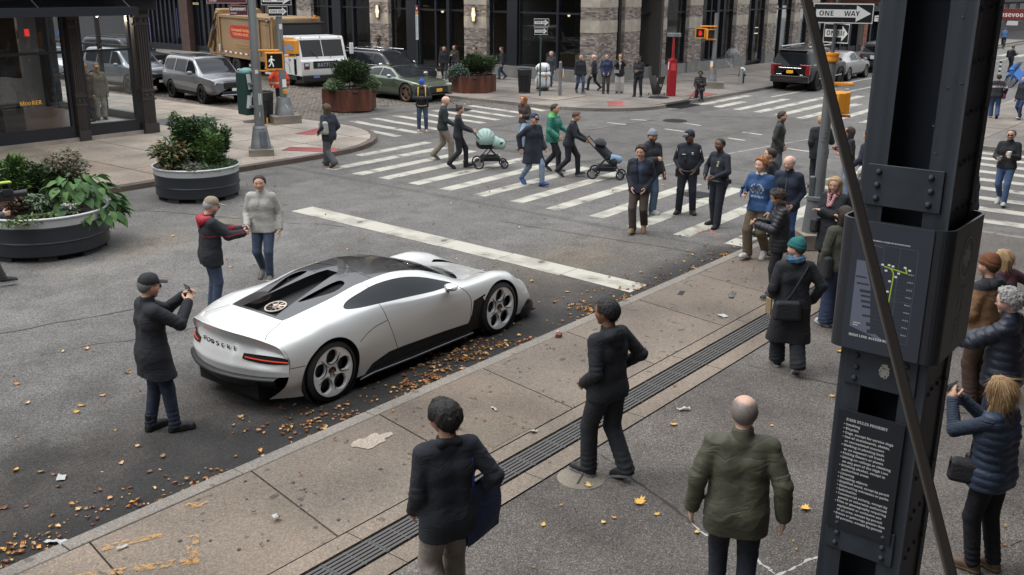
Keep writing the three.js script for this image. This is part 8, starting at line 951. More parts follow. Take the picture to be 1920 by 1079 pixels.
person({at:[16.45,-5.68],y:0.13,f:-120,h:1.68,label:'white-haired person in black jacket between the bar and the steel column',skin:'pale',hair:'short',hairC:'white',armL:POCK,armR:POCK,trousers:D.black,shoe:soft,top:[{c:0x101114,hem:-0.12,t:0.03}]});
{const o=person({at:[15.1,-5.58],y:0.13,f:148,h:1.70,label:'blonde person in black coat with red striped scarf and folded arms',skin:'pale',hair:'shoulder',hairC:'blonde',nod:10,look:14,armL:CROSS,armR:[-0.25,-0.26,0.15,0.8,-0.5,0.0],trousers:D.black,shoe:{c:0x0c0c0d,kind:'boot'},top:[{c:0x0d0e12,hem:-0.24,skirt:0.42,t:0.026,vneck:0.12,name:'coat'}],extra:[['scarf',(T)=>tint(nets([bA(T(-0.07,0.54,-0.02),T(-0.05,0.50,0.075),0.03,0.03),bA(T(0.07,0.54,-0.02),T(0.05,0.50,0.075),0.03,0.03),bA(T(-0.05,0.50,0.085),T(-0.03,0.34,0.135),0.03,0.026),bA(T(0.05,0.50,0.085),T(0.02,0.36,0.135),0.03,0.026)],0.009),(x,y,z)=>(Math.sin((y+x*0.6)*170)>0?[0.34,0.02,0.05]:[0.5,0.42,0.42])),SM(0xffffff,{vertexColors:true,roughness:0.9})]]});bagThing(o,[-0.23,-0.02,0.06],[0.13,0.24,0.30],0x101014,'black handbag under the arm of the blonde person in black coat','handbag');}
{const o=person({at:[12.9,-4.58],y:0.13,f:25,h:1.72,label:'person with long dark hair in olive jacket and wide jeans beside the map sign',skin:'light',hair:'long',hairC:'dark',armL:[0.07,-0.50,0.1],armR:[0.07,-0.5,0.08],trousers:{c:0x22314c,wide:0.04},shoe:{c:0x9d9d9b,sole:0xb0b0ae},legL:[0.12,0.08,0,0,0.1,20],top:[{c:0x3d3f2e,hem:-0.08,t:0.034,wr:0.016}],extra:[['bag_strap',strap([[0.14,0.5,-0.06],[0.2,0.36,-0.10],[0.23,0.1,-0.02]]),cloth(0x101013)]]});bagThing(o,[0.24,-0.02,0.02],[0.12,0.32,0.30],0x111115,'black shoulder bag beside the olive jacket and wide jeans','shoulder_bag');}
function officer(p){
const navy=0x10141f;const o=person({skin:'dark',h:1.80,fat:1.10,broad:1.05,trousers:{c:0x0f1320,wide:0.008},shoe:{c:0x08080a,kind:'boot'},top:[{c:navy,hem:-0.05,t:0.014,collar:0.02,name:'uniform_shirt'}],...p});
const T=o._T,W=(n,g,m)=>part(n,g,m,o.root);const ring=(y,r,tk,m,n)=>{const L=[];for(let i=0;i<20;i++){const a=i/20*2*PI,b=(i+1)/20*2*PI;L.push(rod(T(0.175*r*Math.sin(a),y,0.128*r*Math.cos(a)),T(0.175*r*Math.sin(b),y,0.128*r*Math.cos(b)),tk,tk,6));}W(n,L,m);};
ring(-0.01,1.12,0.024,F.black,'duty_belt');const at=(x,y,z,w,h,d,n,m=F.black)=>{const v=T(x,y,z);W(n,rbx(v.x,v.y,v.z,w,h,d,0.012),m);};at(-0.215,-0.06,0.02,0.06,0.17,0.11,'holster');at(0.215,-0.02,0.02,0.05,0.14,0.07,'radio');at(0.12,-0.03,-0.14,0.09,0.09,0.05,'pouch');at(-0.12,-0.03,-0.14,0.09,0.09,0.05,'pouch');{const v=T(0.215,0.05,0.02);W('antenna',rod(v,T(0.24,0.2,0.04),0.005),F.black);}
return[o,at,W,T];
}
{const vestC=0x141823;const[o,at,W,T]=officer({at:[18.3,-9.95],f:176,label:'police officer in cap and dark vest standing on the crosswalk',cap:0x151a2a,hair:'crop',hairC:'black',look:-38,nod:8,legL:[0.14,0.0,0,0,0.1,22],legR:[0.14,0.05,0,0,0.1,20],armL:[-0.02,-0.43,0.12,0.6,-0.2,-0.8],armR:[-0.02,-0.43,0.12,0.6,-0.2,-0.8],top:[{c:0x10141f,hem:-0.05,t:0.014,collar:0.02,name:'uniform_shirt'},{c:vestC,hem:0.02,t:0.036,sleeveless:1,collar:0,wr:0.005,name:'vest'}]});
at(0.085,0.36,0.155,0.045,0.055,0.012,'badge',C.chrome);at(-0.085,0.34,0.155,0.07,0.016,0.01,'name_plate',C.chrome);at(-0.06,0.24,0.16,0.06,0.08,0.03,'body_camera');for(const s of[1,-1]){const v=T(s*0.232,0.40,0.02);W('shoulder_patch',ell(v.x,v.y,v.z,0.014,0.05,0.042,10),SM([0.35,0.3,0.28]));}const[q,m]=print_(0.10,0.035,128,(x,w,h)=>{x.clearRect(0,0,w,h);x.fillStyle='#c9ccd2';x.font='bold 44px sans-serif';x.textAlign='center';x.fillText('NYPD',w/2,40);},{transparent:true,alphaTest:0.4});o._put(q.rotateX(-0.35).translate(0,0.078,0.104),'cap_lettering',m);}
{const[o,at,W,T]=officer({at:[17.72,-8.92],f:136,h:1.80,label:'bare-headed police officer with badge and gold patch, hand at belt',hair:'crop',hairC:'black',skin:'dark',beard:0.5,look:8,fat:1.16,legL:[0.13,0.14,0,0,0.1,24],legR:[0.13,-0.04,0,0,0.1,14],armL:[-0.06,-0.37,0.22,0.9,-0.4,-0.4],armR:[0.02,-0.38,0.18,0.9,-0.2,-0.6]});
at(0.08,0.36,0.13,0.045,0.06,0.014,'badge',SM([0.55,0.5,0.3],{metalness:0.6,roughness:0.4}));at(0.06,0.30,0.13,0.05,0.04,0.014,'ribbon_bar',SM([0.3,0.35,0.3]));for(const s of[1,-1]){const v=T(s*0.222,0.40,0.01);W('shoulder_patch',ell(v.x,v.y,v.z,0.014,0.05,0.042,10),SM([0.3,0.28,0.27]));}at(-0.22,-0.16,0.06,0.03,0.12,0.03,'flashlight');}
person({at:[17.75,-10.55],f:-142,h:1.80,label:'bearded person in grey beanie and glasses beside the officers',beanie:0x7d8084,glasses:1,hair:'crop',hairC:'dark',beard:0.95,skin:'tan',look:-12,armL:[0.05,-0.48,0.14],armR:[-0.14,-0.22,0.22,0.6,-0.6,-0.3],curlR:1.0,legL:[0.1,0.05,0],trousers:{c:0x4a5a70,wide:0.014},shoe:{c:0x9a9a97,sole:0xaaa9a6},top:[{c:0x15171b,hem:-0.12,t:0.034,hood:1,wr:0.012,collar:0.05,zip:0x55585c}],phone:'L',phoneOff:[0,-0.02,0.02],phoneLabel:'phone held low by the person in the grey beanie'});
person({at:[16.2,-9.82],f:168,h:1.76,label:'person in open navy jacket and brown trousers walking off the crosswalk',skin:'light',hair:'tousled',hairC:'dark',look:-6,nod:6,...stride(0.12,'R'),armL:POCK,armR:POCK,trousers:{c:0x42352a,wide:0.01},shoe:{c:0x7b5f3d,sole:0x9c8a72},top:[{c:0x2c3b5a,hem:-0.06,t:0.006,name:'shirt',collar:0.0},{c:0x141a28,hem:-0.10,t:0.028,vneck:0.42,wr:0.012}]});
person({at:[18.62,-14.3],f:-140,h:1.78,label:'person in navy coat, cap and pale jeans striding across the crosswalk',cap:0x1d2c4e,glasses:'sun',hair:'crop',hairC:'salt',skin:'light',...stride(0.28,'L'),armL:[0.08,-0.46,0.16],armR:[0.10,-0.44,-0.14],trousers:D.light,shoe:{c:0x1c3a78,sole:0x1a1c22},top:[{c:0x131826,hem:-0.3,skirt:0.34,t:0.026,name:'coat',wr:0.012}]});
person({at:[20.3,-14.95],f:-112,h:1.80,label:'person in bright green hooded puffer jacket on the crosswalk',hair:'short',hairC:'dark',skin:'light',...stride(0.22,'R'),armL:PUSH,armR:[0.05,-0.42,0.2],trousers:D.black,shoe:{c:0x151517,sole:0xa9a9a6},top:[{c:0x12705c,hem:-0.12,t:0.036,puff:0.075,collar:0.05,hood:1,r:0.5,name:'puffer_jacket',split:(x,y)=>(y>0.51?0x3f9a3a:0x12705c)}]});
const o22=person({at:[20.1,-14.3],f:-98,h:1.72,label:'person in black sweater leaning to push a low dark pushchair',hair:'short',hairC:'brown',skin:'light',lean:12,nod:14,...stride(0.26,'L'),armL:PUSH,armR:PUSH,curlL:0.9,curlR:0.9,trousers:D.black,shoe:{c:0x121214,sole:0xaaaaaa},top:[{c:0x14161b,hem:-0.1,t:0.02}]});
person({at:[22.7,-17.75],f:140,h:1.62,label:'auburn-haired person in brown top and pale wide jeans mid stride',hair:'shoulder',hairC:'ginger',skin:'light',...stride(0.28,'L'),armL:[-0.02,-0.26,0.25],armR:[0.06,-0.4,-0.1],trousers:{c:0x93a8bd,wide:0.03},shoe:{c:0x77777a},top:[{c:0x3d2b26,hem:-0.06,t:0.014,name:'top'}]});
person({at:[19.75,-18.25],f:-86,h:1.80,label:'bald person in dark green sweater and beige trousers on the crosswalk',skin:'pale',stubble:0.12,hairC:'grey',nod:10,lean:5,...stride(0.24,'R'),armL:[0.02,-0.40,0.26],armR:[0.02,-0.38,0.28],trousers:{c:0x857a6c,wide:0.014},shoe:{c:0x4a4744,sole:0x8c8a86},top:[{c:0x16241f,hem:-0.08,t:0.02,name:'sweater'}]});
const o25=person({at:[19.15,-17.15],f:-86,h:1.70,label:'person with dark bun in black clothes pushing the mint pram',hair:'bun',hairC:'dark',skin:'light',nod:6,...stride(0.24,'L'),armL:PUSH,armR:PUSH,curlL:0.9,curlR:0.9,trousers:D.black,shoe:{c:0x0c0c0e,kind:'boot'},top:[{c:0x101115,hem:-0.1,t:0.014,name:'top'}]});
{const o=person({at:[23.3,-22.4],f:176,h:1.72,label:'photographer in bright blue beanie and yellow harness looking down at a camera',beanie:0x2150a8,hair:'crop',hairC:'dark',skin:'light',nod:28,armL:[-0.1,-0.26,0.24,0.7,-0.6,-0.3],armR:[-0.1,-0.26,0.24,0.7,-0.6,-0.3],curlL:0.8,curlR:0.8,legL:[0.12,0.02,0],legR:[0.12,0.04,0],trousers:{c:0x36465e},shoe:{c:0xa78e78,sole:0xc0b8ae},top:[{c:0x15171c,hem:-0.1,t:0.026}],extra:[['harness',(T)=>merge([-1,1].flatMap((s)=>[strap([[s*0.12,0.50,-0.08],[s*0.115,0.53,0.02],[s*0.12,0.42,0.118],[s*0.125,0.2,0.145]],0.02)(T)])),SM([0.65,0.42,0.02])],['harness_belt',strap([[-0.18,0.0,0.06],[-0.1,-0.04,0.15],[0.1,-0.04,0.15],[0.18,0.0,0.06]],0.014),SM([0.55,0.38,0.03])]]});
const p=toWorld(o,o._T(0,0.22,0.32)),c=thing('camera','black camera held by the photographer in blue beanie','camera',[p.x,p.y,p.z],o.root.rotation.y);part('camera_body',rbx(0,0,0,0.15,0.10,0.07,0.015),F.black,c);part('lens',cyl(0,0,0,0.04,0.045,0.1,16).rotateX(PI/2).translate(0,0,0.03),F.black,c);part('viewfinder',rbx(0,0.06,0,0.05,0.03,0.05,0.008),F.black,c);}
{const o=person({at:[17.05,-19.75],y:0.0,f:40,h:1.70,label:'person with long brown hair in houndstooth trousers stepping off the corner',hair:'long',hairC:'brown',skin:'light',...stride(0.26,'R'),armL:[0.08,-0.4,0.1],armR:[0.06,-0.44,0.1],trousers:{c:0x4a4a4b,wide:0.03},shoe:{c:0x5a3a26,sole:0x2a1c14},top:[{c:0x1d222c,hem:-0.16,t:0.026}]});bagThing(o,[0.22,0.2,-0.06],[0.14,0.34,0.26],0xa39f96,'white canvas bag on the shoulder at the far-left corner','canvas_bag');}
person({at:[24.2,-30.7],f:8,h:1.72,label:'worker in orange high-visibility jacket behind the signal pole',hair:'crop',hairC:'black',skin:'brown',fat:1.1,hip:0.915,armL:[0.16,-0.46,0.05,0.9,0,-0.5],armR:[0.14,-0.48,0.05],trousers:D.black,shoe:{c:0x1a1612,kind:'boot'},top:[{hem:-0.14,t:0.04,name:'hi_vis_jacket',split:(x,y,z,a)=>(Math.abs(y-0.06)<0.025||Math.abs(y-0.22)<0.0?0xb9b49a:0xd8461a)}],nod:20});
function pram(o,P,turn,hood,dark,label){const t=thing('pram',label,'pram',P,turn);const fr=F.black;for(const[x,z,r]of[[-0.26,-0.32,0.14],[0.26,-0.32,0.14],[-0.2,0.36,0.11],[0.2,0.36,0.11]]){const w=group('wheel',t);w.position.set(x,r,z);part('tyre',new THREE.TorusGeometry(r-0.02,0.02,8,24).rotateY(PI/2),C.tyre,w);part('rim',cyl(0,-0.01,0,r*0.5,r*0.5,0.02,14).rotateZ(PI/2),F.galv,w);}
part('frame',[-1,1].flatMap((s)=>[rod(V(s*0.24,0.15,-0.32),V(s*0.24,0.62,0.1),0.014),rod(V(s*0.19,0.12,0.36),V(s*0.26,1.0,-0.5),0.014),rod(V(s*0.24,0.3,-0.2),V(s*0.2,0.3,0.24),0.012)]),fr,t);part('handle',rod(V(-0.26,1.0,-0.5),V(0.26,1.0,-0.5),0.018),fr,t);part('basket',rbx(0,0.26,0.0,0.4,0.14,0.5,0.05),cloth(0x16171a),t);
part('seat',hood?nets([[0,0.66,-0.2,0,0.64,0.28,0.17,0.15,0.05],[-0.1,0.66,-0.2,-0.1,0.64,0.26,0.14,0.13,0.05],[0.1,0.66,-0.2,0.1,0.64,0.26,0.14,0.13,0.05]],0.016,(x,y,z,d)=>Math.max(d,y-0.70)):nets([[-0.1,0.42,0.18,-0.1,0.78,-0.2,0.10,0.10,0.05],[0.1,0.42,0.18,0.1,0.78,-0.2,0.10,0.10,0.05]],0.016),cloth(dark),t);if(hood){part('hood',nets([[-0.1,0.78,-0.12,0.1,0.78,-0.12,0.24,0.24,0.04]],0.016,(x,y,z,d)=>Math.max(Math.abs(d+0.012)-0.012,0.64-y,(z-0.12)+(y-0.8)*0.2)+0.004*Math.sin(Math.atan2(y-0.7,z+0.12)*14)),cloth(hood,0.8),t);part('blanket',nets([[-0.1,0.66,0.12,0.1,0.66,0.12,0.16,0.16,0.05],[-0.1,0.62,0.28,0.1,0.62,0.28,0.13,0.13,0.05]],0.016),cloth(hood,0.9),t);}else{part('canopy',nets([[-0.12,0.80,-0.2,0.12,0.80,-0.2,0.17,0.17,0.04]],0.016,(x,y,z,d)=>Math.max(Math.abs(d+0.012)-0.012,0.80-y-z*0.3)),cloth(0x141518),t);part('blanket',nets([[-0.08,0.5,0.1,0.08,0.46,0.28,0.12,0.1,0.05]],0.016),cloth(0x7f9bb5),t);}return t;}
{const p=toWorld(o25,V(0,0,0.86));pram(o25,[p.x,0,p.z],o25.root.rotation.y,0x98b0a7,0x1b1c1f,'mint green hooded pram on the crosswalk');const q=toWorld(o22,V(0,0,0.98));pram(o22,[q.x,0,q.z],o22.root.rotation.y,0,0x17181c,'low dark pushchair with pale blue blanket on the crosswalk');}
const far=(at,f,label,top,tr,o={})=>person({at,y:0.13,f,label,h:1.6,hair:'short',hairC:'dark',trousers:{c:tr},shoe:soft,top:[{c:top,t:0.024,hem:-0.1}],...o});
far([36.31,-33.39],178,'person in black walking past the dark doorway, left of the pair',0x0e0f13,0x101116,stride(0.2));far([37.1,-33.39],150,'person with brown bob in olive jacket and jeans by the dark doorway',0x2a271f,0x2b3a55,{hair:'bob',hairC:'brown',armR:PHONE,...stride(0.12)});
far([36.98,-31.9],90,'person in black seen behind the right rust planter',0x111216,0x15171c,{hair:'crop',hairC:'brown'});far([38.0,-31.1],100,'person in black jacket and jeans walking left under the tall windows',0x121319,0x2b3d55,stride(0.2));far([36.87,-27.3],150,'grey-haired person in padded jacket behind the push-button post',0x2a2d31,0x27344a,{hair:'short',hairC:'grey',h:1.62,...stride(0.18)});
far([35.49,-24.75],-160,'person in black jacket and jeans striding at the far corner',0x13151a,0x2e3f5c,{hair:'crop',hairC:'brown',h:1.68,...stride(0.2)});far([36.8,-24.9],80,'bald person in black vest walking left at the far corner',0x16181d,0x14161b,{hair:0,stubble:0.1,skin:'pale',h:1.62,...stride(0.3)});far([36.0,-23.75],178,'person in bright navy windbreaker with hands in pockets at the far corner',0x1d2b4a,0x3b3a36,{h:1.70,armL:POCK,armR:POCK,top:[{c:0x1d2b4a,t:0.034,hem:-0.12}]});
{const o=far([36.6,-23.45],178,'person in white wide trousers and black jacket holding up a phone',0x131317,0xb0aca6,{hair:'long',hairC:'brown',h:1.70,armL:UP,armR:[-0.12,0.0,0.36,0.6,-0.9,0.1],trousers:{c:0xb3b0aa,wide:0.04},top:[{c:0xa9a59f,t:0.006,hem:0,name:'blouse'},{c:0x121216,t:0.022,hem:-0.2,vneck:0.5}],phone:'both',phoneLabel:'phone held before the face by the person in white trousers'});bagThing(o,[-0.14,0.04,0.15],[0.2,0.14,0.08],0xb5b1aa,'small white shoulder bag on the person in white trousers','small_bag');}
far([35.94,-22.1],160,'guard in black cap and black uniform at the far corner',0x111318,0x121419,{cap:0x0d0e12,skin:'brown',h:1.70,fat:1.1,armL:[-0.1,-0.28,0.24],armR:[-0.1,-0.3,0.24],legL:[0.14,0,0],legR:[0.14,0.05,0]});
{const o=far([37.5,-20.05],172,'kneeling camera operator in black beside the far crosswalk',0x101115,0x14161d,{y:0,hair:'curly',hairC:'black',skin:'dark',hip:0.50,lean:8,h:1.66,legL:[0.14,0.36,0,0],legR:[0.12,-0.30,0.04,60],armL:[-0.04,-0.2,0.36],armR:[-0.04,-0.3,0.34]});const p=toWorld(o,V(0,0,0.72)),c=thing('tripod','video camera on tripod before the kneeling operator','tripod',[p.x,0,p.z],o.root.rotation.y);for(const a of[0.6,2.6,4.6])part('leg',rod(V(0,0.62,0),V(0.42*Math.sin(a),0.0,0.42*Math.cos(a)),0.018),a===4.6?SM([0.3,0.03,0.04]):F.black,c);part('head',rbx(0,0.66,0,0.1,0.1,0.1,0.02),F.black,c);part('camera',[rbx(0,0.8,0,0.16,0.18,0.24,0.02),cyl(0,0,0,0.06,0.07,0.16,14).rotateX(PI/2).translate(0,0.8,0.12),rbx(0,0.94,0,0.2,0.05,0.12,0.02)],F.black,c);}
{const o=person({at:[23.7,-5.02],f:170,h:1.74,label:'bearded person in black sweater and jeans carrying a white coffee cup',glasses:'sun',hair:'short',hairC:'salt',beard:0.7,beardC:'salt',skin:'light',...stride(0.2,'L'),armR:[-0.02,-0.28,0.28],armL:[-0.06,-0.2,0.28],curlL:0.9,curlR:0.9,trousers:{c:0x41597d},shoe:{c:0xa5a5a3,sole:0xb5b5b2},top:[{c:0x131417,hem:-0.06,t:0.02,collar:0.04,name:'sweater'}],phone:'R',phoneOff:[0.02,0.03,0.03],phonePitch:-60,phoneLabel:'phone in the hand of the person with coffee'});const p=toWorld(o,o._arm.L[2].clone().add(V(-0.03,0.03,0.09))),c=thing('coffee_cup','white paper coffee cup with lid at the right edge','cup',[p.x,p.y,p.z],0);part('cup',cyl(0,-0.06,0,0.032,0.043,0.12,18),F.white,c);part('lid',cyl(0,0.06,0,0.046,0.042,0.018,18),F.white,c);part('sleeve',cyl(0,-0.03,0,0.0375,0.042,0.055,18),SM([0.5,0.42,0.33]),c);}
person({at:[17.95,-4.3],y:0.13,f:75,h:1.74,label:'person in navy sweater and faded jeans right of the steel column',hair:'short',hairC:'brown',skin:'light',armL:PHONE,armR:[-0.02,-0.30,0.22],trousers:{c:0x54697f,wide:0.012},shoe:soft,top:[{c:0x141d2b,hem:-0.07,t:0.024,name:'sweater'}]});
person({at:[11.35,-2.38],y:0.13,f:62,h:1.76,label:'person in rust beanie and tan work jacket beside the map sign',beanie:0x6d3f1d,hair:'crop',hairC:'brown',skin:'light',fat:1.05,armL:[0.0,-0.32,0.26],armR:[0.06,-0.44,0.12],trousers:{c:0x46301f,wide:0.01},shoe:{c:0x3a2a1c},top:[{hem:-0.12,t:0.04,wr:0.018,hood:1,r:0.8,split:(x,y,z)=>(y>0.46?0x14161b:0x8a6642)}]});
person({at:[12.5,-2.5],y:0.13,f:40,h:1.56,label:'fair-haired person in dusty pink coat reaching out at the right edge',hair:'shoulder',hairC:'blonde',skin:'pale',look:40,armR:[0.44,-0.16,0.16],armL:[0.1,-0.4,0.2],trousers:D.dkjeans,shoe:soft,top:[{c:0x55303a,hem:-0.24,skirt:0.42,t:0.028}]});
person({at:[10.0,-1.86],y:0.13,f:78,h:1.80,label:'grey-haired person in glasses and navy puffer reaching toward the steel column',glasses:1,hair:'tousled',hairC:'grey',skin:'pale',fat:1.16,look:4,nod:4,armR:[0.05,-0.26,0.38,0.8,-0.4,-0.2],armL:[-0.06,-0.20,0.44,0.9,-0.4,0],trousers:{c:0x151d2d},shoe:{c:0x0d0d0f},top:[{c:0x121a2a,hem:-0.12,t:0.04,puff:0.085,collar:0.05,r:0.5,name:'puffer_jacket',zip:0x0a0d14}]});
{const o=person({at:[7.86,-1.42],y:0.13,f:66,h:1.68,label:'long-haired blonde person in blue puffer vest photographing with raised phone',hair:'shoulder',hairC:'blonde',skin:'light',nod:-2,look:8,armL:[-0.08,0.06,0.36,0.5,-0.9,0.2],armR:[-0.06,0.02,0.38,0.5,-0.9,0.2],curlL:0.8,curlR:0.8,legL:[0.08,0.03,0],legR:[0.09,-0.06,0],trousers:{c:0x0e1017},shoe:{c:0x5b4636,sole:0x7a6a5a},top:[{c:0x2a3648,hem:-0.06,t:0.014,wr:0.006,puff:0.022,name:'knit_sweater'},{c:0x2c3c54,hem:-0.12,t:0.036,puff:0.07,sleeveless:1,collar:0.05,r:0.55,name:'puffer_vest'}],phone:'both',phoneOff:[0,0.06,0.02],phoneLand:1,phoneLabel:'phone raised by the blonde person in blue vest',extra:[['bag_strap',strap([[-0.13,0.50,-0.05],[-0.10,0.48,0.09],[0.02,0.25,0.165],[0.15,0.05,0.12]],0.016),cloth(0x131318)]]});bagThing(o,[0.17,0.0,0.14],[0.12,0.20,0.24],0x1b1b1f,'black leather bag at the hip of the blonde person in blue vest','leather_bag',0.4);}
{const o=person({at:[38.75,-8.9],y:0.13,f:8,h:1.60,label:'person in black jacket with white back band walking away at right',hair:'short',hairC:'dark',skin:'light',fat:1.1,...stride(0.2),armR:[0.12,-0.4,0.05],trousers:{c:0x2f4569,wide:0.02},shoe:{c:0x9a9a98},top:[{hem:-0.08,t:0.034,split:(x,y,z,a)=>(Math.abs(y-0.34)<0.035&&z<-0.02&&a>0.07?(vnoise(x*40,y*30,1)>0.35?0xa9a39c:0x4a4444):0x121216)}]});bagThing(o,[-0.25,-0.02,0.05],[0.14,0.2,0.22],0x7a2340,'pinkish red bag carried at right beyond the crosswalk','red_bag');}
person({at:[39.0,-8.1],y:0.13,f:140,h:1.55,label:'person in black jacket and blue leggings at the right edge',hair:'short',hairC:'dark',...stride(0.12),trousers:{c:0x25375c},shoe:{c:0xa7a6a3},top:[{c:0x15151a,hem:-0.1,t:0.026}]});
{const o=person({at:[62.6,-13.9],f:-60,h:1.5,label:'person with backpack looking at a phone beyond the blue bicycles',hair:'short',hairC:'brown',armR:PHONE,armL:PHONE,trousers:D.char,shoe:soft,top:[{c:0x14161c,hem:-0.16,t:0.03}]});bagThing(o,[0,0.26,-0.2],[0.3,0.42,0.18],0x101318,'dark backpack on the person beyond the blue bicycles','backpack');}
{const o=person({at:[85.9,-19.8],f:5,h:1.55,y:0.12,label:'cyclist in blue top riding away far up the street',hair:'crop',hairC:'brown',lean:14,armL:PUSH,armR:PUSH,legL:[0.1,0.18,0.1],legR:[0.1,0.0,0.0],hip:0.9,trousers:D.black,shoe:{c:0x99999a},top:[{c:0x3a5a86,hem:-0.05,t:0.03}]});const t=thing('bicycle','bicycle ridden away by the cyclist far up the street','bicycle',[o.root.position.x,0,o.root.position.z],o.root.rotation.y-PI/2);for(const x of[-0.5,0.5])part('wheel',new THREE.TorusGeometry(0.32,0.02,6,24).translate(x,0.34,0),F.black,t);part('frame',[rod(V(-0.5,0.34,0),V(-0.1,0.3,0),0.02),rod(V(-0.1,0.3,0),V(-0.15,0.85,0),0.02),rod(V(-0.1,0.3,0),V(0.4,0.8,0),0.02),rod(V(0.38,1.0,0),V(0.5,0.34,0),0.02)],F.black,t);part('handlebar',rod(V(0.38,1.02,-0.28),V(0.38,1.02,0.28),0.015),F.black,t);}
person({at:[55.0,-21.4],y:0.13,f:100,h:1.6,label:'person in crimson jacket beyond the silver sedan',hair:'crop',hairC:'dark',trousers:D.char,shoe:soft,top:[{c:0x7a1730,hem:-0.1,t:0.03,hood:1}]});
for(const[x,z,c,tr,f,l]of[[15.55,-28.85,0x6d6253,0x1d1c1c,150,'left mannequin in beige coat and cap in the corner shop window'],[15.95,-28.95,0x8b8474,0xa09b8e,190,'right mannequin in pale trousers and cap in the corner shop window']])person({name:'mannequin',category:'mannequin',at:[x,z],y:0.53,f,h:1.72,label:l,skin:'light',cap:0x8b8063,cell:0.02,trousers:{c:tr,wide:0.02},shoe:{c:0x2a2522},top:[{c,hem:-0.2,t:0.026}]});
